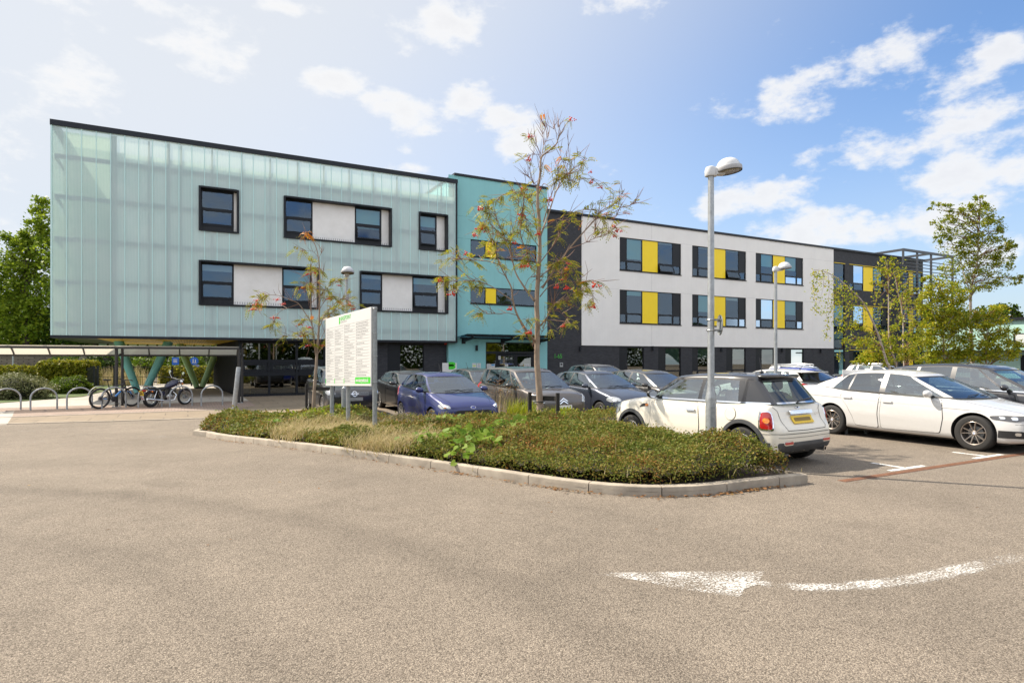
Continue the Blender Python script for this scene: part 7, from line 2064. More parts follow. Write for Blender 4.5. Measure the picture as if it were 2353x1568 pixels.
def birch(label, Z, trunk, r0, limbs, blobs, size, m, dens=1.0, hang=.3, group='birches behind the parked cars', trails=(), tsize=None):
 t3 = [W(*c5(p), Z) for p in trunk]; b = t3[0]; g = gz(b.y)
 root = thing('birch_tree', label, 'tree', (b.x, b.y, g), group=group)
 tr = MB(); tw = MB(); f = Fol()
 P = catmull([Vector((b.x, b.y, g))]+t3, 5); limb(tr, P, r0, .008, 8)
 rng = random.Random(len(trunk)*7+len(blobs))
 for pts, ra in limbs:
  Q = catmull([W(*c5(p), Z+(rng.uniform(-.9,.9)*(i/(len(pts)-1)))) for i, p in enumerate(pts)], 4); limb(tr if ra > .015 else tw, Q, ra, .004, 5)
 for x, y, rx, ry, n in blobs:      # fine twigs through each lobe
  c = W(*c5((x, y)), Z); near = min(P, key=lambda p: (p-c-Vector((0,0,-.5))).length)
  for k in range(3):
   e = c+Vector((rng.gauss(0,.4), rng.gauss(0,.4), rng.gauss(0,.3)))*rx*.298*Z/FPX; tw.tube([near, near.lerp(e,.5)+Vector((0,0,.12)), e], [.014,.009,.003], 4)
 cloud_leaves(f, blobs, Z, size, c5, dens, hang)
 for pts, nl in trails:             # weeping twigs
  zz_ = Z+rng.uniform(-.7,.7); Q = catmull([W(*c5(p), zz_) for p in pts], 6); limb(tw, Q, .007, .002, 4); nl = int(nl*1.9)
  k = RNG.integers(int(len(Q)*.08), len(Q), nl); PP = np.array([tuple(Q[i]) for i in k])+RNG.normal(0,.075,(nl,3)); f.add(*leaves(PP, (tsize or size)*RNG.uniform(.7,1.3,nl), .65, droop=.6))
 tr.build('trunk', M['bark_birch'], root, world=True, smooth=60, fix=False)
 tw.build('twigs', M['twig'], root, world=True, smooth=60, fix=False)
 f.build('crown', m, root); return root
birch('tallest birch with pale upright trunk and loose airy crown', 24.0, [(1225,1380),(1215,1200),(1212,1000),(1210,850),(1230,700),(1262,560),(1270,400),(1280,250),(1290,70)], .10,
  [([(1212,830),(1170,700),(1130,560),(1090,420)],.03),([(1262,560),(1330,480),(1420,380)],.02),([(1230,700),(1350,640),(1500,560)],.025),([(1210,760),(1100,700),(960,660)],.02),([(1280,380),(1150,260),(930,130)],.014),([(1215,800),(1400,720),(1600,690)],.02)],
  [(1285,95,45,45,110),(1240,150,60,50,130),(1330,170,80,60,170),(1180,150,60,40,100),(940,135,55,30,80),(1010,165,70,40,110),(1290,240,120,70,300),(1130,220,90,60,180),(1000,270,80,50,150),(980,340,55,50,110),(1390,290,70,70,190),(1450,310,40,40,80),(1200,330,130,70,330),(1060,360,80,60,190),(1330,400,110,60,270),(960,410,50,40,80),(1230,450,150,70,340),(1080,480,110,60,230),(1490,440,70,50,150),(1530,470,45,40,90),(1420,500,80,50,170),(1320,560,130,60,260),(1140,570,130,70,280),(1480,560,80,50,160),(1400,640,120,60,230),(1220,660,130,70,260),(1050,640,100,60,220),(1560,700,55,40,100),(1600,690,30,25,50),(1470,720,80,45,140),(1330,750,120,60,230),(1170,770,120,70,250)],
  .080, M['lf_birch2'], 1.8, .4)
birch('dense leafy young birch left of the pale trunk', 23.4, [(1010,1380),(1000,1200),(990,1000),(985,860),(980,740)], .06,
  [([(1000,1150),(930,1000),(880,860)],.02),([(995,1100),(1080,980),(1120,860)],.02)],
  [(980,770,110,70,330),(900,700,60,40,90),(1080,830,110,70,360),(890,850,90,60,260),(960,930,130,80,480),(1110,930,90,70,330),(860,960,60,60,160),(1040,1030,150,80,560),(920,1070,110,80,400),(1130,1100,100,80,360),(860,1180,90,70,270),(1000,1190,140,80,500),(1110,1240,110,70,380),(880,1300,110,60,350),(1020,1310,130,60,420)],
  .085, M['lf_birch'], 2.1, .4)
birch('leafy young birch with golden lower leaves right of the pale trunk', 23.0, [(1330,1380),(1330,1200),(1340,1050),(1350,930)], .05,
  [([(1330,1150),(1400,1050),(1450,960)],.018)],
  [(1330,960,110,60,260),(1440,940,70,50,130),(1280,1050,100,70,260),(1400,1060,110,70,300),(1480,1120,80,60,200),(1270,1180,120,70,330),(1400,1190,130,70,380),(1530,1200,60,60,150),(1300,1290,130,60,400),(1440,1290,120,60,360),(1540,1280,60,40,110)],
  .085, M['lf_birch'], 2.1, .4)
birch('leaning birch with a bowed stem and long weeping twigs', 21.0, [(590,1420),(560,1330),(500,1140),(435,985),(375,875),(265,765),(175,690),(75,642),(0,632)], .055,
  [([(375,875),(330,840),(280,850)],.012)],
  [(300,1180,70,60,130),(400,1180,90,70,200),(350,1080,60,50,90)], .078, M['lf_birch'], 1.3, .4,
  trails=[([(10,634),(0,700),(-12,790)],24),([(40,638),(20,740),(5,860),(15,960)],44),([(70,642),(75,760),(40,900),(60,960)],44),([(110,658),(120,800),(100,960),(110,1050),(95,1160)],66),([(150,680),(160,800),(140,930),(160,1050)],54),([(180,692),(170,850),(200,980),(185,1120)],60),([(215,720),(225,860),(205,1000),(235,1150),(195,1320)],84),([(255,755),(265,880),(250,1000),(265,1080)],54),([(290,790),(300,900),(280,1050),(300,1150)],50),([(330,830),(345,960),(320,1090)],36),([(240,740),(190,790),(150,900)],36),([(380,880),(400,980),(385,1100)],36),([(100,650),(60,690),(30,780)],26)])
birch('slim middle birch with thin drooping branches over yellow window', 21.6, [(640,1400),(600,1250),(580,1130),(578,950),(576,750),(572,620),(545,540)], .045,
  [([(576,760),(520,830),(440,880)],.010),([(578,900),(660,820),(760,780)],.012)],
  [(560,560,60,45,80),(520,620,50,50,70),(590,640,60,60,110),(500,720,50,60,70),(430,1250,90,80,330),(540,1200,110,90,430),(620,1290,90,70,320),(500,1330,130,50,430),(380,1330,70,45,170),(590,1120,60,60,120)], .076, M['lf_birch'], 1.35, .4,
  trails=[([(572,640),(500,660),(470,760),(470,850)],36),([(574,700),(640,640),(700,640),(740,730)],40),([(576,760),(520,760),(480,860),(460,980)],40),([(576,800),(640,780),(690,860),(700,960)],44),([(578,850),(530,900),(500,1010),(490,1090)],40),([(578,900),(640,900),(660,1000),(640,1090)],40),([(560,570),(620,590),(660,570)],22)])
birch('second slim birch with reddish upper twigs in front of the louvre', 22.4, [(700,1420),(690,1250),(690,1050),(672,900),(640,760),(625,660)], .04,
  [([(672,900),(750,840),(820,800)],.010),([(650,800),(720,720),(760,690)],.008)],
  [(640,690,50,40,60),(730,780,60,50,80),(690,850,50,50,70),(760,900,60,50,80),(720,1000,50,60,80),(770,1080,60,60,100),(700,1180,90,70,220),(790,1180,80,70,230),(720,1290,80,60,230),(800,1290,70,60,220)], .076, M['lf_birch'], 1.3, .4,
  trails=[([(660,850),(610,870),(590,960),(590,1050)],36),([(640,760),(700,740),(740,820),(730,920)],40),([(680,980),(640,1000),(630,1100)],30),([(672,900),(730,880),(770,960),(760,1060)],44)])
# ---- background trees, hedges and shrubs
def tree_bg(label, px, Z, blobs, size, m, trunk_px=None, base_z=None, dens=1.0, group=None, cat='tree', name='broadleaf_tree'):
 idc = lambda p: p
 b = W(px, 900, Z); b.z = gz(b.y)
 root = thing(name, label, cat, tuple(b), group=group)
 tr = MB(); f = Fol(); rng = random.Random(int(px+Z*3))
 top = min(y-ry*.3 for x, y, rx, ry, n in blobs); tp = W(px, top, Z); tp = b.lerp(tp, .86)
 P = [b, b.lerp(tp,.35)+Vector((.1,0,0)), b.lerp(tp,.7), tp]; limb(tr, catmull(P,4), .028*Z*.3, .03, 8)
 for x, y, rx, ry, n in blobs:
  c = W(x, y, Z); q = b.lerp(tp, min(.9, max(.2, (c.z-b.z)/(tp.z-b.z)*.7))); limb(tr, [q, q.lerp(c,.5)+Vector((0,0,.2)), c], .08, .02, 5)
 cloud_leaves(f, blobs, Z, size, idc, dens, .15, .7)
 tr.build('trunk', M['bark_dark'], root, world=True, smooth=60, fix=False); f.build('crown', m, root); return root
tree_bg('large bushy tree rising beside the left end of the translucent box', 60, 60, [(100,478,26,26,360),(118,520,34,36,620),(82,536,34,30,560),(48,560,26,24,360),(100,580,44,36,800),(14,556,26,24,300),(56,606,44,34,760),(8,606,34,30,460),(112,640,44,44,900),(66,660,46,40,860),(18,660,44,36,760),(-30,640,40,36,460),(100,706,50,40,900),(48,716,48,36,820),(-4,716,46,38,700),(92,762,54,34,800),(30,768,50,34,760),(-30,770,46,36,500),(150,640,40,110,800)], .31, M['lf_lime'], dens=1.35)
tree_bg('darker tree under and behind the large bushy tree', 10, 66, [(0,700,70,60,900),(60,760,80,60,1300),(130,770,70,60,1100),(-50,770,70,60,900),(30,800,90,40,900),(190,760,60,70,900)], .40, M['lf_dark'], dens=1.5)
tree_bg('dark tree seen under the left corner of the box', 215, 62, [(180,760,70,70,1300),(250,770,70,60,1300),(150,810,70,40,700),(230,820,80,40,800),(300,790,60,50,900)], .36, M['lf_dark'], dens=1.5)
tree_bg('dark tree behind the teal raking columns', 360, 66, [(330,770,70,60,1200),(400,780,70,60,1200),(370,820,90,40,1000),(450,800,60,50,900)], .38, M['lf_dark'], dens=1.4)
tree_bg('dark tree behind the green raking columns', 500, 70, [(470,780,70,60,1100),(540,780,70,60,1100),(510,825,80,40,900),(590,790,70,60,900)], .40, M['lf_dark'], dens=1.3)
def shrub(label, px, py, rx, ry, Z, n, size, m, name='shrub', flat=1.0, cat='shrub', group=None, depth=1.0, top=None):
 """rounded shrub on a dark core, its skin made of leaves"""
 s = Z/FPX; c = W(px, py, Z); g = gz(c.y); a, b = rx*s, ry*s
 root = thing(name, label, cat, (c.x, c.y, g), group=group)
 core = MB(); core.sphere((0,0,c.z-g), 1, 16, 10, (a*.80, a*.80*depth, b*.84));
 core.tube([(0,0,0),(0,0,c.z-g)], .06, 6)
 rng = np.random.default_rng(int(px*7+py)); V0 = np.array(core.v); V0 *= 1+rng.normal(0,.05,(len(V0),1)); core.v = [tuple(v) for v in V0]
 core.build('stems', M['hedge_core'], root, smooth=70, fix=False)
 f = Fol(); d = unit_rand(n); bump = 1+.10*np.sin(d[:,0]*6+px)+.10*np.sin(d[:,1]*7+py)+.08*np.sin(d[:,2]*9); r_ = RNG.uniform(.82,1.06,n)*bump
 P = np.stack([c.x+d[:,0]*a*r_, c.y+d[:,1]*a*depth*r_, np.maximum(g+.03, c.z+d[:,2]*b*r_)],1)
 f.add(*leaves(P, size*RNG.uniform(.7,1.4,n), .55, droop=-.2)); f.build('crown', m, root); return root
shrub('large rounded variegated shrub behind the left bike hoops', 40, 898, 62, 36, 28.5, 9000, .085, M['lf_silver'])
shrub('small bright green feathery shrub beside the variegated one', 163, 888, 40, 22, 33, 4500, .09, M['lf_fine'])
shrub('low dark green shrub before the hedge', 196, 896, 22, 12, 34, 1500, .09, M['lf_hedge'])
def hedge(label, pxa, pxb, ytop, ybot, Z, n, size, m, thick=.9, Zb=None, name='hedge'):
 Zb = Zb or Z; a = W(pxa, ytop, Z); b = W(pxb, ytop, Zb); ga, gb = gz(a.y), gz(b.y)
 root = thing(name, label, 'hedge', ((a.x+b.x)/2, (a.y+b.y)/2, min(ga, gb)))
 ax = Vector((b.x-a.x, b.y-a.y, 0)); L = ax.length; ax.normalize(); nn = Vector((-ax.y, ax.x, 0)); h = (a.z+b.z)/2-ga
 core = MB(); K = 24; rows = []
 for i in range(K+1):
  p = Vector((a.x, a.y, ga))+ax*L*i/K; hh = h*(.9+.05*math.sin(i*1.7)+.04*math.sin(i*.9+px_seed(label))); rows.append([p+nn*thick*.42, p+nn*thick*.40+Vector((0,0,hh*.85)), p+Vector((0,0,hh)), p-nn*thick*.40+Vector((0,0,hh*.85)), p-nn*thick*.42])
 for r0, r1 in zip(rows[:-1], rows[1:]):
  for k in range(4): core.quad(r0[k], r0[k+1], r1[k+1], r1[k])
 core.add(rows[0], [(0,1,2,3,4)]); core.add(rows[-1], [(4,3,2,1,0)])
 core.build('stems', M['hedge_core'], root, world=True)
 f = Fol(); t = RNG.uniform(0,1,n); s = RNG.uniform(-1,1,n); z = RNG.uniform(0,1,n); ontop = RNG.uniform(size=n) < .35
 s2 = np.where(ontop, s*.5, np.sign(s)*RNG.normal(.5,.05,n)); z2 = np.where(ontop, RNG.normal(1.0,.05,n), z*1.02); wob = 1+.06*np.sin(t*K*1.7)+.05*np.sin(t*41)
 P = np.stack([a.x+ax.x*L*t+nn.x*thick*s2, a.y+ax.y*L*t+nn.y*thick*s2, ga+.04+h*z2*wob],1)
 f.add(*leaves(P, size*RNG.uniform(.7,1.4,n), .7)); f.build('crown', m, root); return root
def px_seed(s): return sum(ord(c) for c in s) % 17
hedge('low clipped hedge in front of the stone wall', -60, 118, 846, 876, 46, 5000, .16, M['lf_hedge'], 1.0)
hedge('taller loose hedge left of the mesh gate', 104, 214, 838, 893, 42, 7000, .16, M['lf_hedge'], 1.4)
hedge('sunlit hedge between the raking columns', 375, 560, 848, 893, 46, 9000, .16, M['lf_hedge'], 1.2)
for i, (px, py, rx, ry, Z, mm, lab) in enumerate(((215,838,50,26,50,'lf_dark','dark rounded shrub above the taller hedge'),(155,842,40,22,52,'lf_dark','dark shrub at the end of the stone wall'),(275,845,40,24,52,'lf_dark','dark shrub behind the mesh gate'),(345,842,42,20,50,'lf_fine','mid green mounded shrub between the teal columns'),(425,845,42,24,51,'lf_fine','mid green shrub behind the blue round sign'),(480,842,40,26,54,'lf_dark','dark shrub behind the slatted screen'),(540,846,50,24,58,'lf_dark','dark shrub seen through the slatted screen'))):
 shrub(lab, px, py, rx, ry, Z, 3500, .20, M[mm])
for px, n_ in ((250,220),(285,260),(315,160)):
 g = W(px, 890, 43.5); gzz = gz(g.y); t = thing('tall_grass', {250:'tall dry grass behind the mesh gate, left tuft',285:'tall dry grass right behind the mesh fence post',315:'thin dry grass at the foot of the teal columns'}[px], 'grass', (g.x, g.y, gzz))
 f = Fol(); P = np.stack([RNG.normal(g.x,.55,n_), RNG.normal(g.y,.4,n_), np.full(n_,gzz)],1); f.add(*blades(P, RNG.uniform(.8,1.6,n_), .035, RNG.uniform(.05,.4,n_), 3)); f.build('blades', M['straw'], t)
tree_bg('dark green tree behind the louvre screen corner', 2140, 78, [(2130,735,40,30,500),(2170,760,50,40,800),(2120,780,40,40,500),(2200,730,40,30,500),(2180,800,60,30,600)], .42, M['lf_dark'], dens=1.4)
tree_bg('hazy grey green tree on the skyline above the mint building', 2310, 120, [(2310,712,22,18,300),(2285,725,24,16,260),(2335,728,16,12,140),(2260,728,30,20,300)], .62, M['lf_dark'], dens=1.4)
# ------------------------------------------------------------------ street furniture
def lamp_post(label, px, py_top, Z, head_dir, group='car park lamp posts', shaft=None):
 p = W(px, 900, Z); g = gz(p.y); top = EYE-(py_top-HY)/FPX*Z-g      # height of the pole top
 root = thing('street_lamp', label, 'street lamp', (p.x, p.y, g), math.atan2(head_dir[1], head_dir[0]), group)
 m = MB(); m.lathe([(.098,0),(.098,.05),(.083,.06),(.083,1.05),(.080,1.09),(.056,1.22),(.052,1.25),(.048,top*.75),(.044,top)], 24)
 m.build('pole', M['galv'], root, smooth=40)
 m = MB(); m.box(-.04, .04, -.092, -.080, .35, .95); m.build('access_door', M['galv_dull'], root, bevel=.004)
 m = MB(); m.lathe([(.075,-.015),(.080,.0),(.080,.07),(.066,.12),(.03,.14),(0,.14)], 20, Matrix.Translation((0,0,top)) @ Matrix.Diagonal((1.2,1,1,1)))
 m.box(.04, .20, -.06, .06, top+.005, top+.10); m.build('bracket', M['white_lamp'], root, smooth=45)
 c = Matrix.Translation((.275,0,top+.055)) @ Matrix.Rotation(R(-7), 4, 'Y') @ Matrix.Scale(.76, 4)
 m = MB(); m.lathe([(.258,.0),(.265,.012),(.268,.075),(.262,.09),(.235,.094)], 36, c, cap=False); m.build('lamp_rim', M['lamp_grey'], root, smooth=40)
 m = MB(); m.lathe([(.237,.088),(.228,.135),(.205,.185),(.165,.232),(.11,.263),(.05,.277),(0,.28)], 36, c, cap=False); m.build('lamp_shade', M['white_lamp'], root, smooth=60)
 m = MB(); m.lathe([(0,-.004),(.14,-.006),(.225,.0),(.250,.008)], 36, c, cap=False); m.build('diffuser', M['lamp_glass'], root, smooth=60)
 m = MB(); m.lathe([(.250,.004),(.262,-.006),(.262,.012),(.250,.012)], 36, c, cap=False); m.build('gasket', M['rubber'], root, smooth=60)
 return root, top
M['white_lamp'] = mat('grey white lamp enamel', (.62,.63,.64), .35, var=.12, vscale=9)
M['lamp_grey'] = mat('grey lamp casting', (.42,.42,.43), .5, var=.15, vscale=9)
M['lamp_glass'] = mat('yellowed lamp diffuser', (.20,.165,.09), .25, var=.4, vscale=7)
hd = (cY, -sY)
lp1, top1 = lamp_post('nearest tall galvanised lamp post beside the cream hatchback with a round sign bracketed on it', 1633, 403, 9.4, hd)
lamp_post('lamp post standing before the white render wall', 1781.5, 622, 18.6, hd)
lamp_post('lamp post rising behind the white directory board', 796, 634, 19.4, (-hd[0]*.35-.5*sY*-1, -hd[1]*.35-.94*.9))
b = WL[lp1.name]
zc = Zh(1633, 746, 1) if False else EYE-(746-HY)/FPX*9.35
s = thing('round_road_sign', 'round grey backed road sign clamped to the near lamp post', 'sign', (b.x, b.y, zc))
ang = math.atan2(.883*.93, .47*.93)
dirf = Vector((.40,.92,0)).normalized(); sd_v = Vector((dirf.y,-dirf.x,0))
dirn = Vector((.85,-.53,0)).normalized()
Mx = Matrix.Translation(Vector((b.x, b.y, zc))+dirn*.135) @ dirn.to_track_quat('Z','Y').to_matrix().to_4x4()
m = MB(); m.lathe([(0,-.002),(.14,-.002),(.155,-.008),(.157,.0),(.155,.006),(0,.006)], 36, Mx); m.build('plate', M['galv_dull'], s, world=True, smooth=40)
m = MB(); m.lathe([(0,.0065),(.15,.0065)], 36, Mx, cap=False); m.build('face', M['blue_sign'], s, world=True)
for dz in (-.08, .08):
 m = MB(); c = Vector((b.x, b.y, zc+dz)); m.tube([c+Vector((.055*math.cos(a), .055*math.sin(a), 0)) for a in np.linspace(0,2*PI,17)[:-1]], .010, 6, closed=True)
 m.bar(c+dirn*.05, c+dirn*.13, .03, .03); m.bar(c-dirn*.05, c-dirn*.075, .02, .02); m.build('clamp', M['galv'], s, world=True)
for dz in (-.08,.08):
 m = MB(); c = Vector((b.x,b.y,zc+dz))+dirn*.128; sv = Vector((-dirn.y,dirn.x,0)); m.bar(c-sv*.13, c+sv*.13, .03, .012); m.build('rail', M['galv'], s, world=True)
# ---- directory board
BR_, BL_ = 12.5, 14.87
TR = W(852, 704.5, BR_); BRr = W(851.7, 886.5, BR_); TLf = W(747.8, 732.4, BL_); BLf = W(747.8, 885.8, BL_)
cen = (TR+BRr+TLf+BLf)/4
board = thing('directory_board', 'big white directory board with green strip on three grey posts', 'sign', (cen.x, cen.y, gz(cen.y)))
ex = (BRr-BLf); wB = ex.length; ex.normalize(); ez = ((TR-BRr)+(TLf-BLf))*.5; hB = ez.length; ez.normalize()
nrm_ = ex.cross(ez).normalized()         # towards the viewer's left
if nrm_.x > 0: nrm_ = -nrm_
def BP(u, v, d=0): # u along from left, v down from top
 top = TLf.lerp(TR, u); bot = BLf.lerp(BRr, u); return top.lerp(bot, v)+nrm_*d
m = MB()
vs = [BP(0,0,.0),BP(1,0,.0),BP(1,1,.0),BP(0,1,.0),BP(0,0,-.035),BP(1,0,-.035),BP(1,1,-.035),BP(0,1,-.035)]
m.add(vs, [(0,1,2,3),(7,6,5,4),(0,4,5,1),(1,5,6,2),(2,6,7,3),(3,7,4,0)]); m.build('panel', M['white_sign'], board, world=True, bevel=.006)
cols_ = [(.02,.215),(.225,.435),(.448,.685),(.70,.975)]
rows_n = 19
mk = MB(); tx = MB(); gr = MB()
def bq(mb, u0, u1, v0, v1, d): mb.quad(BP(u0,v0,d),BP(u1,v0,d),BP(u1,v1,d),BP(u0,v1,d))
rng = random.Random(4)
v0, v1 = .155, .875
for ci, (a, b_) in enumerate(cols_):
 nr = 21 if ci < 3 else 19
 for i in range(nr+1):
  v = v0+(v1-v0)*i/19
  bq(mk, a, b_, v-.0022, v+.0022, .0015)
  if i < nr:
   L = rng.uniform(.35,.95) if rng.random() > .12 else .08; u = a+.008;
   while u < a+(b_-a)*L:      # rows of blurred small names: word-length strokes
    wl = rng.uniform(.012,.035); bq(tx, u, min(u+wl, a+(b_-a)*L), v+.014, v+.026, .0016); u += wl+.006
mk.build('rule_lines', M['ink_faint'], board, world=True, fix=False); tx.build('small_print', M['ink_faint'], board, world=True, fix=False)
for a in (.0, .222, .444): bq(gr, a+(.0 if a else .003), a+.012+(.003 if a == 0 else 0), .895, .965, .0018)
bq(gr, .692, .992, .885, .968, .0018)
gr.build('green_strip', M['green_sign'], board, world=True, fix=False)
def bmat(u, v, d, sx=1.0):
 o = BP(u, v, d); x = (BP(u+.01,v)-BP(u,v)).normalized(); y = (BP(u,v)-BP(u,v+.01)).normalized();
 M4 = Matrix.Identity(4); M4.col[0][:3] = x*sx; M4.col[1][:3] = y; M4.col[2][:3] = nrm_; M4.col[3][:3] = o; return M4
m = MB(); put_text(m, 'www.basepoint.co.uk', .115, bmat(.706,.945,.003), 1.0*(.272*wB)/(1.10), bold=.004); m.build('web_address', M['white_sign'], board, world=True, fix=False)
m = MB(); put_text(m, 'BASEPOINT', .135, bmat(.375,.082,.003), .95); m.build('name_lettering', M['green_sign'], board, world=True, fix=False)
m = MB()
for vv, h_ in ((.05,.055),(.098,.06)):
 o = bmat(.336, vv+h_*.5, .003); w_, hh = .085, h_*hB*.85
 pts = [(0,0),(w_*.55,0)]+[(w_*.55+w_*.45*math.sin(PI*k/8), hh*k/8) for k in range(1,8)]+[(w_*.55,hh),(0,hh)]
 m.add([o @ Vector((p,q,0)) for p, q in pts], [tuple(range(len(pts)))])
m.build('letter_mark', M['green_sign'], board, world=True, fix=False)
m = MB(); put_text(m, 'BUSINESS CENTRE', .05, bmat(.378,.115,.003), .95); m.build('small_lettering', M['ink_faint'], board, world=True, fix=False)
for k, (px, u) in enumerate(((758.5,.075),(800,.46),(851.5,1.0))):
 top = BP(min(u,1.0), .0, -.085); bt = Vector((top.x, top.y, gz(top.y)-.05)); mm = MB()
 mm.tube([bt, top+Vector((0,0,-.02 if k < 2 else .01))], .048, 16); mm.build('post', M['galv_dull'], board, world=True, smooth=40)
 for v in (.02,.33,.62,.95):
  cc = BP(min(u,1.0), v, -.085); q = MB(); q.tube([cc+Vector((.052*math.cos(a), .052*math.sin(a), 0)) for a in np.linspace(0,2*PI,13)[:-1]], .009, 5, closed=True); q.bar(cc+nrm_*.04, cc+nrm_*.06, .03, .03); q.build('clamp', M['galv'], board, world=True)
p = W(790, 900, 17.4); g = gz(p.y); t = thing('short_post', 'short pale grey post between the legs of the directory board', 'post', (p.x, p.y, g))
m = MB(); m.tube([(0,0,0),(0,0,1.05),(0,0,1.10)], [.07,.07,.02], 14); m.build('post', M['galv'], t, smooth=40)
p = G(536, 949); a = Vector((0,0,0)); b_ = W(548, 843, FPX*(EYE-gz(p.y))/(949-HY))-p
t = thing('leaning_bollard', 'leaning galvanised steel post at the tip of the hedge island', 'bollard', tuple(p))
m = MB(); m.tube([a, b_*.5, b_*.985, b_], [.075,.075,.075,.068], 18); m.build('post', M['galv'], t, smooth=40)
# ---- cycle hoops
hm = None
HOOPS = [(16,942.5,'first from left'),(101,941,'second from left'),(183,939,'third from left'),(262,937.2,'behind the bicycle rear wheel'),(345,935.2,'between bicycle and motorcycle'),(416,933.2,'around the motorcycle front wheel'),(487,931,'nearest the shopfront')]
for i, (px, py, wh) in enumerate(HOOPS):
 q = G(px, py)
 t = thing('bike_hoop', 'grey steel cycle hoop on block paving, '+wh, 'bike rack', tuple(q), R(22 if i < 4 else 14), 'cycle hoops on the paving')
 if hm is None:
  m = MB(); hw = .40; P = [(-hw,0,-.02),(-hw,0,.30),(-hw,0,.44)]+[(-hw*math.cos(a), 0, .44+.36*math.sin(a)) for a in np.linspace(0,PI,17)[1:-1]]+[(hw,0,.44),(hw,0,.30),(hw,0,-.02)]
  m.tube(P, .030, 10); o = m.build('hoop', M['galv'], t, smooth=60); hm = o.data
 else:
  o = bpy.data.objects.new('hoop', hm); COL.objects.link(o); o.parent = t
# ---- cycle shelter
vs_ = 28.35
def shelter():
 u0 = U(-78, vs_); u1 = U(549, vs_); zf = Zh(267, 797, vs_); zb = zf-.30; D = 1.25
 t = thing('cycle_shelter', 'long curved translucent cycle shelter roof on dark steel posts', 'shelter', ((u0+u1)/2, vs_, gz(vs_)))
 def sec(f):   # front to back section
  return vs_+D*f, zf+.02+.14*math.sin(PI*min(1, f*1.05)*.62)*(1)-.44*f*f
 n = 10
 m = MB()
 for k in range(n):
  a = sec(k/n); b = sec((k+1)/n); m.quad((u0,a[0],a[1]),(u1,a[0],a[1]),(u1,b[0],b[1]),(u0,b[0],b[1]))
 m.build('roof_sheet', M['shelter_sheet'], t, world=True, smooth=60)
 m = MB(); f0, f1 = sec(0), sec(1)
 m.bar((u0,f0[0]-.03,f0[1]-.045),(u1,f0[0]-.03,f0[1]-.045),.05,.09); m.bar((u0,f1[0]+.02,f1[1]-.03),(u1,f1[0]+.02,f1[1]-.03),.06,.07); m.build('edge_beam', M['shelter_steel'], t, world=True)
 m = MB(); nb = 9
 for i in range(nb):
  u = u0+(u1-u0)*i/(nb-1)
  for k in range(n):
   a = sec(k/n); b = sec((k+1)/n); m.bar((u,a[0],a[1]-.03),(u,b[0],b[1]-.03),.05,.05)
 m.build('roof_ribs', M['shelter_steel'], t, world=True)
 for px in (-78, 267, 549):
  u = U(px, vs_); g = gz(vs_)
  m = MB(); m.tube([(u,vs_+.06,g),(u,vs_+.06,zf-.05)], .057, 14); m.build('post', M['shelter_steel'], t, world=True, smooth=40)
  m = MB(); m.tube([(u+.16,vs_+.5,g),(u+.16,vs_+.5,zf-.02)], .05, 12); m.bar((u,vs_+.06,zf-.35),(u+.16,vs_+D*.8,zf-.22),.05,.06); m.build('post', M['shelter_steel'], t, world=True, smooth=40)
  m = MB(); m.box(u-.15,u+.15,vs_-.09,vs_+.21,g+.004,g+.022)
  for sx in (-.11,.11):
   for sy in (-.05,.17): m.lathe([(.02,.02),(.02,.045),(0,.05)], 8, Matrix.Translation((u+sx,vs_+sy,g)))
  m.build('base_plate', M['galv'], t, world=True)
M['shelter_steel'] = mat('dark brown steel', (.030,.027,.025), .5)
def shm():
 m = bpy.data.materials.new('cloudy roof sheet'); nt, N, L, p = nodes(m)
 p.inputs['Base Color'].default_value = (.55,.52,.46,1); p.inputs['Roughness'].default_value = .3
 tr = N.new('ShaderNodeBsdfTranslucent'); tr.inputs['Color'].default_value = (.72,.68,.58,1); tp = N.new('ShaderNodeBsdfTransparent'); tp.inputs['Color'].default_value = (.85,.80,.70,1)
 m1 = N.new('ShaderNodeMixShader'); m1.inputs[0].default_value = .6; L.new(p.outputs[0], m1.inputs[1]); L.new(tr.outputs[0], m1.inputs[2])
 m2 = N.new('ShaderNodeMixShader'); m2.inputs[0].default_value = .30; L.new(m1.outputs[0], m2.inputs[1]); L.new(tp.outputs[0], m2.inputs[2]); L.new(m2.outputs[0], N['Material Output'].inputs['Surface']); return m
M['shelter_sheet'] = shm()
shelter()
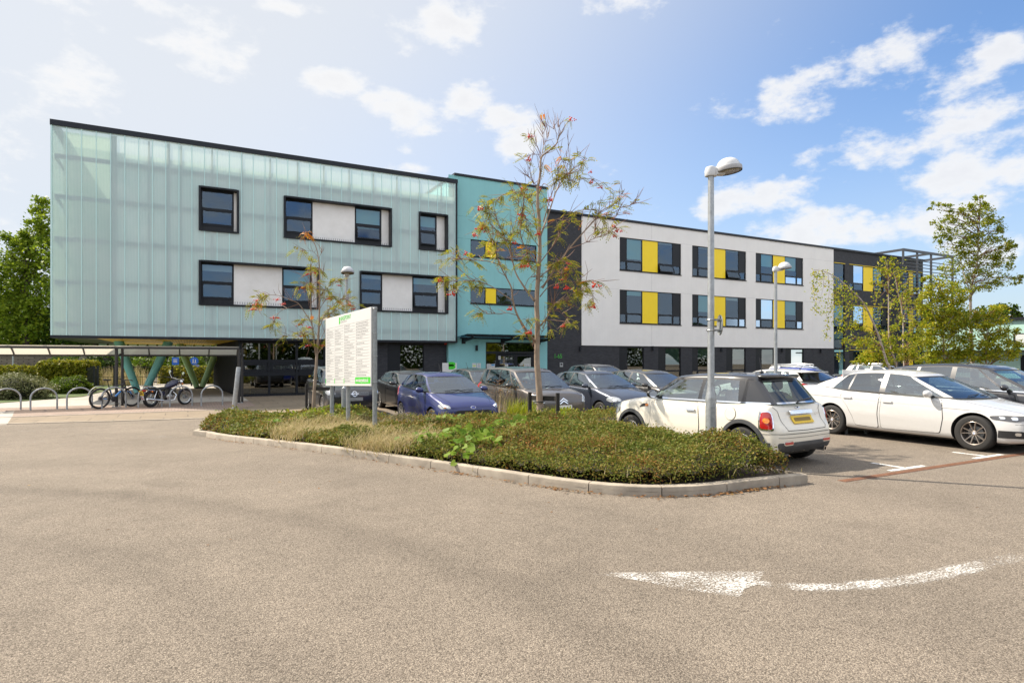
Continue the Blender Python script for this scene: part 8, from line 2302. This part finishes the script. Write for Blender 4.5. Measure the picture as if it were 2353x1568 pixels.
# ---- bicycle
M['bike_black'] = mat('black bicycle frame', (.012,.012,.014), .35, coat=.5); M['bike_blue'] = mat('blue bicycle paint', (.02,.22,.62), .3, coat=.6); M['steel_dark'] = mat('dark steel', (.08,.08,.085), .4, metal=.7)
def ring(mb, c, r, th, n=36, k=8, sq=1.0, mi=0, ax='y'):
 mb.tube([(c[0]+r*math.cos(a), c[1], c[2]+r*math.sin(a)) for a in np.linspace(0,2*PI,n+1)[:-1]], th, k, closed=True, mi=mi)
def bicycle(px_r, py_r, px_f, py_f):
 a = G(px_r, py_r); b = G(px_f, py_f); d = (b-a); d.z = 0; sc = d.length/1.08; ang = math.atan2(d.y, d.x)
 t = thing('bicycle', 'black mountain bike with blue accents leaning on the hoop by the shelter post', 'bicycle', tuple(a), ang)
 t.scale = (sc, sc, sc); r = .345; wb = 1.08
 for i, x in enumerate((0, wb)):
  m = MB(); ring(m, (x,0,r), r-.026, .027); w_ = m.build('wheel', M['black_plastic'], t, smooth=60)
  m = MB(); ring(m, (x,0,r), r-.058, .012); m.build('rim', M['steel_dark'], w_, smooth=60)
  m = MB()
  for k in range(28):
   q = 2*PI*k/28; m.tube([(x+.02*math.cos(q+.5), .02 if k % 2 else -.02, r+.02*math.sin(q+.5)), (x+(r-.06)*math.cos(q), 0, r+(r-.06)*math.sin(q))], .0016, 3, cap=False)
  m.tube([(x,-.05,r),(x,.05,r)], .025, 10); m.build('spokes', M['galv'], w_)
  m = MB(); m.lathe([(.085,-.001),(.085,.001)], 20, Matrix.Translation((x,-.045,r)) @ Matrix.Rotation(PI/2,4,'X')); m.build('brake_disc', M['galv_dull'], w_)
 bb = Vector((.42,0,.30)); st = Vector((.27,0,.80)); ht = Vector((.80,0,.83)); hb = Vector((.835,0,.70)); rd = Vector((0,0,r)); fd = Vector((wb,0,r))
 m = MB(); m.tube([st-Vector((0,0,.06)), bb],.021,10); m.tube([st-Vector((-.02,0,.12)), ht-Vector((0,0,.04))],.024,10); m.tube([bb, hb],.030,10); m.tube([ht+Vector((-.01,0,.03)), hb+Vector((.01,0,-.03))],.026,10)
 for s in (-.05,.05):
  m.tube([rd+Vector((0,s,0)), bb+Vector((0,s*.6,0))],.011,8); m.tube([rd+Vector((0,s,0)), st+Vector((.02,s*.4,-.14))],.010,8)
 m.build('frame', M['bike_black'], t, smooth=50)
 m = MB(); m.tube([bb.lerp(hb,.2)+Vector((0,0,.002)), bb.lerp(hb,.62)],.0312,10); m.tube([bb.lerp(st,.28), bb.lerp(st,.62)],.0222,10)
 for s in (-.05,.05): m.tube([rd.lerp(bb,.18)+Vector((0,s,0)), rd.lerp(bb,.5)+Vector((0,s*.8,0))],.0122,8)
 m.build('frame_accent', M['bike_blue'], t, smooth=50)
 m = MB()
 for s in (-.06,.06):
  m.tube([hb+Vector((.015,s,-.06)), fd.lerp(hb,.45)+Vector((0,s,0))],.018,8); m.tube([fd.lerp(hb,.45)+Vector((0,s,0)), fd+Vector((0,s,0))],.022,8)
 m.tube([hb+Vector((.015,-.06,-.06)), hb+Vector((.015,.06,-.06))],.02,8); m.build('fork', M['bike_black'], t, smooth=50)
 m = MB()
 for s in (-.062,.062): m.tube([fd.lerp(hb,.30)+Vector((.002,s,0)), fd.lerp(hb,.55)+Vector((.002,s,0))],.0225,8)
 m.build('fork_accent', M['bike_blue'], t, smooth=50)
 m = MB(); m.tube([ht, ht+Vector((-.01,0,.07)), ht+Vector((.05,0,.09))],.018,8); m.tube([ht+Vector((.02,-.34,.11)), ht+Vector((.05,-.10,.10)), ht+Vector((.05,0,.09)), ht+Vector((.05,.10,.10)), ht+Vector((.02,.34,.11))],.014,8)
 for s in (-1,1): m.tube([ht+Vector((.02,s*.34,.11)), ht+Vector((.03,s*.23,.107))],.019,8); m.tube([ht+Vector((.045,s*.22,.10)), ht+Vector((.09,s*.30,.07))],.007,5)
 m.build('handlebar', M['black_plastic'], t, smooth=50)
 m = MB(); m.tube([st-Vector((0,0,.07)), st+Vector((-.045,0,.12))],.014,8); m.build('seat_post', M['bike_black'], t)
 m = MB(); m.sphere(st+Vector((-.05,0,.14)),1,14,8,(.135,.055,.028)); m.sphere(st+Vector((-.13,0,.15)),1,12,8,(.06,.075,.03)); m.build('saddle', M['black_plastic'], t, smooth=60)
 m = MB(); m.lathe([(.085,-.004),(.085,.004)],24,Matrix.Translation(bb+Vector((0,-.06,0))) @ Matrix.Rotation(PI/2,4,'X')); m.tube([bb+Vector((0,-.07,0)), bb+Vector((.09,-.07,-.14))],.011,6); m.tube([bb+Vector((0,.07,0)), bb+Vector((-.09,.07,.14))],.011,6)
 m.box(bb.x+.04,bb.x+.14,-.17,-.08,bb.z-.155,bb.z-.13); m.box(bb.x-.14,bb.x-.04,.08,.17,bb.z+.13,bb.z+.155); m.build('crankset', M['steel_dark'], t)
 m = MB(); m.lathe([(.05,-.01),(.035,.01)],20,Matrix.Translation(rd+Vector((0,-.055,0))) @ Matrix.Rotation(PI/2,4,'X')); m.tube([rd+Vector((.02,-.06,-.03)), rd+Vector((.07,-.065,-.09)), rd+Vector((.03,-.065,-.17))],.011,6)
 m.tube([rd+Vector((.0,-.06,.05)), bb+Vector((0,-.06,.085))],.004,4); m.tube([rd+Vector((.03,-.065,-.17)), bb+Vector((0,-.06,-.085))],.004,4); m.build('drivetrain', M['steel_dark'], t, smooth=40)
 m = MB();
 q = [(-.02+(r+.03)*math.cos(a), 0, r+(r+.06)*math.sin(a)) for a in np.linspace(R(70),R(165),12)]
 for p0, p1 in zip(q[:-1], q[1:]): m.bar(p0, p1, .012, .05, up=(0,1,0))
 m.build('mudguard', M['galv_dull'], t)
 q = [(wb+(r+.05)*math.cos(a), 0, r+(r+.045)*math.sin(a)) for a in np.linspace(R(55),R(115),8)]; m = MB()
 for p0, p1 in zip(q[:-1], q[1:]): m.bar(p0, p1, .010, .05, up=(0,1,0))
 m.build('mudguard', M['black_plastic'], t)
 t.rotation_euler = (R(4), 0, ang)
bicycle(228, 939.0, 302, 933.5)
# ---- motorcycle
def motorcycle(px_r, py_r, px_f, py_f):
 a = G(px_r, py_r); b = G(px_f, py_f); d = b-a; d.z = 0; sc = d.length/1.36; ang = math.atan2(d.y, d.x)
 t = thing('motorcycle', 'small dark blue cruiser motorcycle with learner plate parked by the hoops', 'motorcycle', tuple(a), ang); t.scale = (sc,)*3
 M['moto_blue'] = M['p_blue2'] = paint('midnight blue motorcycle paint', (.012,.014,.05), .2)
 r0, r1 = .31, .32; wb = 1.36
 for x, r, w_, nm in ((0, r0, .06, 'rear'), (wb, r1, .045, 'front')):
  m = MB(); ring(m, (x,0,r), r-w_, w_, 40, 10); w = m.build('wheel', M['black_plastic'], t, smooth=60)
  m = MB(); ring(m, (x,0,r), r-w_*1.75, .022, 36, 8); m.build('rim', M['chrome'], w, smooth=60)
  m = MB()
  for k in range(24):
   q = 2*PI*k/24; m.tube([(x+.05*math.cos(q+.4), .03 if k % 2 else -.03, r+.05*math.sin(q+.4)), (x+(r-w_*1.8)*math.cos(q), 0, r+(r-w_*1.8)*math.sin(q))], .003, 4, cap=False)
  m.lathe([(.075,-.06),(.075,.06)], 20, Matrix.Translation((x,0,r)) @ Matrix.Rotation(PI/2,4,'X')); m.build('spokes', M['galv_dull'], w)
 for x, r, a0, a1, wd in ((0, r0+.035, 30, 170, .15), (wb, r1+.025, 35, 150, .11)):
  q = [(x+r*math.cos(R(q_)), r0+.0+r*math.sin(R(q_))) for q_ in np.linspace(a0, a1, 12)]; m = MB()
  for (p0, z0), (p1, z1) in zip(q[:-1], q[1:]):
   for y0, y1, o0, o1 in ((-wd/2,-wd/4,-.02,0),(-wd/4,wd/4,0,0),(wd/4,wd/2,0,-.02)): m.quad((p0,y0,z0+o0),(p1,y0,z1+o0),(p1,y1,z1+o1),(p0,y1,z0+o1))
  m.build('mudguard', M['moto_blue'], t, smooth=60)
 m = MB()     # frame
 m.tube([(.12,0,.58),(.45,0,.55),(.62,0,.72),(1.02,0,.86)], .024, 8); m.tube([(1.02,0,.84),(.88,0,.40),(.70,0,.24),(.35,0,.26),(.15,0,.50)], .020, 8)
 for s in (-.09,.09): m.tube([(0,s,r0),(.36,s*.8,.36)], .018, 8)
 m.build('frame', M['black_plastic'], t, smooth=50)
 for s in (-.095,.095):
  m = MB(); m.tube([(wb,s,r1),(1.18,s,.66)], .022, 8); m.tube([(1.18,s,.66),(1.02,s*.9,.98)], .018, 8); m.build('fork', M['chrome'], t, smooth=50)
  m = MB(); m.tube([(.05,s*1.25,r0+.03),(.10,s*1.2,.50)], .022, 8); m.tube([(.09,s*1.2,.46),(.14,s*1.1,.62)], .014, 8); m.build('shock_absorber', M['chrome'], t, smooth=50)
 m = MB()     # tank
 rows = []
 for x, z, w_, h in ((.52,.72,.05,.04),(.56,.74,.11,.09),(.68,.79,.15,.13),(.82,.84,.16,.145),(.95,.88,.13,.12),(1.02,.91,.06,.06)): rows.append([(x, w_*math.cos(q), z+h*math.sin(q)) for q in np.linspace(0,2*PI,17)[:-1]])
 for p, q in zip(rows[:-1], rows[1:]):
  for k in range(16): m.quad(p[k], p[(k+1)%16], q[(k+1)%16], q[k])
 m.add(rows[0], [tuple(range(16))]); m.add(rows[-1], [tuple(range(16))]); m.build('fuel_tank', M['moto_blue'], t, smooth=60)
 m = MB(); rows = []
 for x, z, w_, h in ((-.12,.70,.08,.03),(-.08,.705,.12,.05),(.06,.70,.13,.06),(.16,.665,.14,.06),(.30,.655,.15,.055),(.46,.67,.12,.055),(.56,.70,.08,.04)): rows.append([(x, w_*math.copysign(abs(math.cos(q))**.6, math.cos(q)), z+h*math.sin(q)) for q in np.linspace(0,2*PI,17)[:-1]])
 for p, q in zip(rows[:-1], rows[1:]):
  for k in range(16): m.quad(p[k], p[(k+1)%16], q[(k+1)%16], q[k])
 m.add(rows[0], [tuple(range(16))]); m.add(rows[-1], [tuple(range(16))]); m.build('seat', M['black_plastic'], t, smooth=60)
 m = MB(); rbox(m, .50,.86,-.12,.12,.27,.44,.04); m.build('engine', M['steel_dark'], t, smooth=40)
 m = MB(); m.lathe([(.115,0),(.115,.03),(.09,.05),(0,.055)],24,Matrix.Translation((.62,-.12,.36)) @ Matrix.Rotation(PI/2,4,'X')); m.lathe([(.075,0),(.07,.03),(0,.035)],20,Matrix.Translation((.79,-.12,.36)) @ Matrix.Rotation(PI/2,4,'X')); m.build('engine_cover', M['alloy'], t, smooth=40)
 m = MB()
 for k in range(7): z = .455+k*.028; m.box(.66-.09+k*.006,.80+.02+k*.006,-.085,.085,z,z+.014)
 m.box(.60,.80,-.06,.06,.44,.66); m.build('cylinder', M['steel_dark'], t)
 m = MB(); m.tube([(.80,-.06,.55),(.90,-.13,.42),(.80,-.17,.25),(.55,-.18,.22),(.30,-.18,.25)], .022, 8); m.tube([(.36,-.18,.245),(-.28,-.19,.34)], [.038,.045], 12); m.build('exhaust', M['chrome'], t, smooth=50)
 m = MB(); rbox(m, .22,.44,-.15,-.11,.42,.58,.03); m.build('side_panel', M['moto_blue'], t, smooth=40)
 m = MB(); m.tube([(.98,-.40,1.02),(.93,-.28,1.05),(1.0,-.12,1.02),(1.02,0,1.0),(1.0,.12,1.02),(.93,.28,1.05),(.98,.40,1.02)], .013, 8); m.build('handlebar', M['chrome'], t, smooth=50)
 m = MB()
 for s in (-1,1): m.tube([(.93,s*.29,1.05),(.86,s*.40,1.03)], .020, 8); m.tube([(.97,s*.25,1.05),(1.02,s*.40,1.03)], .007, 5)
 m.build('grip', M['black_plastic'], t, smooth=50)
 for s in (-1,1):
  m = MB(); m.tube([(.95,s*.27,1.05),(.92,s*.34,1.18),(.93,s*.38,1.24)], .006, 5); m.lathe([(0,0),(.055,.0),(.06,.015),(.04,.035),(0,.04)],18,Matrix.Translation((.93,s*.38,1.26)) @ Matrix.Rotation(PI/2,4,'Y')); m.build('mirror', M['chrome'], t, smooth=50)
 m = MB(); m.lathe([(.02,-.10),(.07,-.06),(.088,0),(.085,.012),(0,.02)],20,Matrix.Translation((1.16,0,.90)) @ Matrix.Rotation(PI/2-.1,4,'Y')); m.build('headlight', M['chrome'], t, smooth=50)
 for nm, x, z in (('indicator',1.10,.84),('indicator',-.08,.60)):
  for s in (-1,1): m = MB(); m.tube([(x,0,z),(x,s*.15,z)], .008, 5); m.sphere((x,s*.17,z), .032, 10, 8); m.build(nm, M['orange_lens'], t, smooth=60)
 m = MB(); rbox(m, -.34,-.24,-.06,.06,.58,.66,.02); m.build('tail_light', M['red_lens'], t, smooth=40)
 m = MB(); m.tube([(.05,-.12,.63),(-.20,-.13,.66),(-.26,-.11,.76),(-.40,-.09,.78),(-.40,.09,.78),(-.26,.11,.76),(-.20,.13,.66),(.05,.12,.63)], .011, 6); m.box(-.42,-.16,-.08,.08,.776,.79); m.build('luggage_rack', M['chrome'], t, smooth=50)
 Mx = Matrix.Translation((-.36,0,.47)) @ Matrix.Rotation(R(-16),4,'Y')
 m = MB(); m.box(-.004,.004,-.115,.115,-.02,.15,M=Mx); pl_ = m.build('number_plate', M['plate_yellow'], t)
 m = MB(); m.box(-.006,-.0045,-.08,.08,.02,.06,M=Mx); m.box(-.006,-.0045,-.08,.08,.08,.12,M=Mx); m.build('plate_print', M['ink_black'], pl_)
 m = MB(); m.box(-.004,.004,-.085,.085,-.20,-.03,M=Mx); lp_ = m.build('learner_plate', M['white_sign'], t)
 m = MB(); m.box(-.006,-.0045,.015,.045,-.175,-.055,M=Mx); m.box(-.006,-.0045,-.045,.014,-.175,-.145,M=Mx); m.build('letter', M['red_lens'], lp_)
 m = MB(); m.tube([(.45,.10,.28),(.42,.22,.0)], .012, 6); m.build('side_stand', M['steel_dark'], t)
 t.rotation_euler = (R(5), 0, ang)
motorcycle(346, 934.8, 424, 929.0)
# ---- white warning sign behind the saloon
a = W(1935, 849, 13.6); b = W(2000, 849, 13.6); z1_ = a.z; t = thing('private_car_park_sign', 'white rectangular private car park sign partly hidden by the white saloon', 'sign', (a.x, a.y, gz(a.y)))
dx = (b-a); dx.z = 0; Lw = dx.length; dx.normalize(); ang = math.atan2(dx.y, dx.x)
t.rotation_euler = (0,0,ang); z1_ -= gz(a.y)
m = MB(); m.box(0,Lw,-.006,.006,z1_-.42,z1_); m.build('plate', M['white_sign'], t, bevel=.002)
for x in (.1, Lw-.1): m = MB(); m.box(x-.025,x+.025,.008,.05,0,z1_-.05); m.build('post', M['galv_dull'], t)
m = MB()
for k, s in enumerate(('PRIVATE CAR PARK','VEHICLES PARKED')): put_text(m, s, .075, Matrix.Translation((.03,-.0075,z1_-.15-.12*k)) @ Matrix.Rotation(PI/2,4,'X'), .86)
m.build('lettering', M['ink_faint'], t, fix=False)
# ---- back left: stone wall, gate, mesh fence, blue signs, thin post
M['stone'] = brick_mat('rubble stone wall', (.16,.125,.095), (.26,.21,.165), (.10,.08,.065), .55, .17, .95, .035, 'SZ')
a = W(-150, 820, 58); b = W(300, 822, 60)
t = thing('stone_wall', 'old rubble stone wall behind the low hedge at left', 'wall', ((a.x+b.x)/2, (a.y+b.y)/2, GB))
m = MB(); d = (b-a); d.z = 0; n = 30; rng = random.Random(2); rows = []
for i in range(n+1): p = a.lerp(b, i/n); rows.append((p, 2.18+rng.uniform(-.06,.06)))
nn = Vector((-d.y, d.x, 0)).normalized()
for (p, h), (q, h2) in zip(rows[:-1], rows[1:]):
 m.quad((p.x,p.y,GB),(q.x,q.y,GB),(q.x,q.y,GB+h2),(p.x,p.y,GB+h)); m.quad((p.x,p.y,GB+h),(q.x,q.y,GB+h2),(q.x+nn.x*.4,q.y+nn.y*.4,GB+h2),(p.x+nn.x*.4,p.y+nn.y*.4,GB+h))
m.build('wall', M['stone'], t, world=True)
def fence(label, pxs, Z, ytop, nm='mesh_fence', gate=False):
 P = [W(px, ytop, Z) for px in pxs]; c = P[0].lerp(P[-1], .5)
 t = thing(nm, label, 'gate' if gate else 'fence', (c.x, c.y, GB))
 for p in P: m = MB(); m.box(p.x-.05,p.x+.05,p.y-.05,p.y+.05,GB,p.z+.05); m.build('post', M['dark_metal'], t, world=True)
 for p, q in zip(P[:-1], P[1:]):
  m = MB(); L = (q-p).length; k = int(L/.12)
  for i in range(1, k): r_ = p.lerp(q, i/k); m.box(r_.x-.006,r_.x+.006,r_.y-.006,r_.y+.006,GB+.08,p.z)
  for z in (p.z-.02, GB+.1, (p.z+GB)/2): m.bar((p.x,p.y,z),(q.x,q.y,z),.02,.03)
  m.build('mesh_panel', M['dark_metal'], t, world=True)
fence('dark steel gate with upright bars beside the tall hedge', (216, 225, 262), 40.5, 842, 'steel_gate', True)
fence('dark upright bar fence behind the teal columns', (263, 306, 350, 395), 41, 842)
fence('dark bar fence between hedge and green columns', (396, 440, 492), 42, 842.5)
def blue_sign(label, px, py, Z, kind, rad, post=True):
 c = W(px, py, Z); t = thing('blue_sign', label, 'sign', (c.x, c.y, GB)); v = Vector((c.x,c.y,0)).normalized(); Mx = Matrix.Translation(c) @ (-v).to_track_quat('Z','Y').to_matrix().to_4x4()
 m = MB()
 if kind == 'round': m.lathe([(0,0),(rad,0),(rad,.02),(0,.02)],28,Mx)
 else: m.box(-rad*.8,rad*.8,-rad,rad,0,.02,M=Mx)
 m.build('face', M['blue_sign'], t, world=True)
 m = MB()   # white walking figures
 if kind == 'round':
  for x, h in ((-.07,.0),(.08,-.03)):
   m.lathe([(0,.021),(.03,.021)],10,Mx @ Matrix.Translation((x,.13+h,0)),cap=False)
   for q in ([(x-.03,.09+h),(x+.03,.09+h),(x+.025,-.02+h),(x-.025,-.02+h)],[(x-.03,-.02+h),(x,-.02+h),(x-.03,-.16+h),(x-.06,-.16+h)],[(x,-.02+h),(x+.03,-.02+h),(x+.06,-.16+h),(x+.03,-.16+h)]): m.add([Mx @ Vector((a_,b_,.022)) for a_, b_ in q],[(0,1,2,3)])
 else:
  for k in range(3): m.add([Mx @ Vector((a_,b_,.022)) for a_, b_ in ((-.15,.1-.1*k),(.12,.1-.1*k),(.12,.14-.1*k),(-.15,.14-.1*k))],[(0,1,2,3)])
 m.build('symbol', M['white_sign'], t, world=True, fix=False)
 if post: m = MB(); m.tube([(c.x+v.x*.06,c.y+v.y*.06,GB),(c.x+v.x*.06,c.y+v.y*.06,c.z+rad*.9)],.045,10); m.build('post', M['galv'], t, world=True, smooth=40)
blue_sign('round blue footpath sign with white figures between the green columns', 446, 829, 47, 'round', .30)
blue_sign('small square blue sign below the round footpath sign', 453, 842, 47.2, 'sq', .17, False)
blue_sign('upright blue sign with white lines left of the green columns', 403, 829, 48, 'sq', .30)
blue_sign('blue sign seen through the slatted screen', 523, 829, 55, 'sq', .30)
p = W(30, 815, 50); t = thing('thin_post', 'thin pale grey post in front of the stone wall', 'post', (p.x,p.y,GB)); m = MB(); m.tube([(0,0,0),(0,0,2.35)],.06,10); m.build('post', M['galv'], t, smooth=40)
# ---- far right: mint building and houses
um = 70.3; ra = 25.0
t = thing('mint_building', 'low pale mint building with dark roof line and yellow window panel', 'building', (um, 31, GB))
zt_ = Zh(2290, 737, 1)*0+EYE+86/FPX*60; m = MB()
m.quad((um,14,GB),(um,46,GB),(um,46,zt_),(um,14,zt_)); m.quad((um,46,GB),(um+20,46,GB),(um+20,46,zt_),(um,46,zt_)); m.quad((um,14,zt_),(um,46,zt_),(um+20,46,zt_),(um+20,14,zt_)); m.build('wall', M['mint'], t, world=True)
m = MB(); m.box(um-.25,um+.1,14,46.2,zt_,zt_+.25); m.build('roof_edge', M['dark_metal'], t, world=True)
for y0 in (16.5, 21.5, 26.0, 38.5):
 for z0, z1 in ((GB+3.0, GB+4.3),):
  m = MB(); m.box(um-.06,um-.005,y0,y0+3.2,z0,z1); w_ = m.build('window', M['frame'], t, world=True)
  m = MB(); m.box(um-.075,um-.062,y0+.1,y0+1.2,z0+.1,z1-.1); m.build('yellow_panel', M['yellow'], w_, world=True)
  m = MB(); m.box(um-.075,um-.062,y0+1.4,y0+3.0,z0+.1,z1-.1); m.build('pane', M['blind_pale'], w_, world=True)
 m = MB(); m.box(um-.06,um-.005,y0-.3,y0+2.6,GB,GB+2.2); m.build('garage_door', M['dark_metal'], t, world=True)
m = MB(); m.box(um-1.2,um-.01,14,46,GB+2.55,GB+2.7); m.build('canopy', M['dark_metal'], t, world=True)
M['roof_tile'] = brick_mat('red brown roof tiles', (.24,.10,.06), (.30,.14,.09), (.12,.05,.035), .3, .3, .8, .02, 'SZ'); M['house_wall'] = mat('tan house wall', (.45,.36,.27), .9, var=.15)
def house(label, px, py, Z, w, dep, hw, hr):
 c = W(px, py, Z); r = thing('house', label, 'house', (c.x, c.y, GB), -YAW); b0 = c.z-GB-hr-hw
 m = MB(); m.box(-w/2,w/2,0,dep,0,b0+hw)
 for s in (-1,1): m.add([(s*w/2,0,b0+hw),(s*w/2,dep,b0+hw),(s*w/2,dep/2,b0+hw+hr)],[(0,1,2)])
 m.build('wall', M['house_wall'], r)
 m = MB()
 m.add([(-w/2-.3,-.4,b0+hw-.2),(w/2+.3,-.4,b0+hw-.2),(w/2+.3,dep/2,b0+hw+hr+.08),(-w/2-.3,dep/2,b0+hw+hr+.08),(-w/2-.3,dep+.4,b0+hw-.2),(w/2+.3,dep+.4,b0+hw-.2)],[(0,1,2,3),(3,2,5,4)]); ro_ = m.build('roof', M['roof_tile'], r)
 m = MB(); m.box(-w/2+.6,-w/2+1.5,dep/2-.4,dep/2+.4,b0+hw+hr-.6,b0+hw+hr+1.1)
 for q in (.8,1.2): m.lathe([(.13,0),(.11,.4)],10,Matrix.Translation((-w/2+q,dep/2,b0+hw+hr+1.1)))
 m.build('chimney', M['roof_tile'], ro_)
 for x in (-w/4, w/4): m = MB(); m.box(x-.6,x+.6,-.05,-.005,b0+hw-1.8,b0+hw-.5); m.build('window', M['win_low'], r)
house('house with red tiled roof on the skyline behind the mint building', 2318, 722, 140, 11, 8, 5, 3.0)
house('second red roofed house on the skyline at the right edge', 2372, 727, 150, 12, 8, 5, 3.0)
house('tan gabled house left of the red roofed one', 2262, 728, 160, 10, 8, 5, 2.6)
def far_wood(name, label, pts, n, size, m, h):
 f = Fol()
 for (x, y) in pts:
  k = n; d = unit_rand(k); P = np.stack([x+d[:,0]*9, y+d[:,1]*5, GB+h*.5+d[:,2]*h*.5*(.8+.3*np.sin(d[:,0]*5+x))],1); f.add(*leaves(P, size*RNG.uniform(.7,1.3,k), .7))
 tag(f.build(name, m), kind='stuff')
far_wood('distant_trees', '', [(-70+12*i, 135+4*math.sin(i*2.1)) for i in range(12)], 1500, 1.0, M['lf_dark'], 10)
far_wood('distant_trees', '', [(90+14*i, 118-7*i) for i in range(14)], 900, 1.1, M['lf_dark'], 8)
far_wood('tree_belt', '', [(-60+13*i, -30-6*math.sin(i*1.3)) for i in range(13)], 9000, .5, M['lf_dark'], 9)
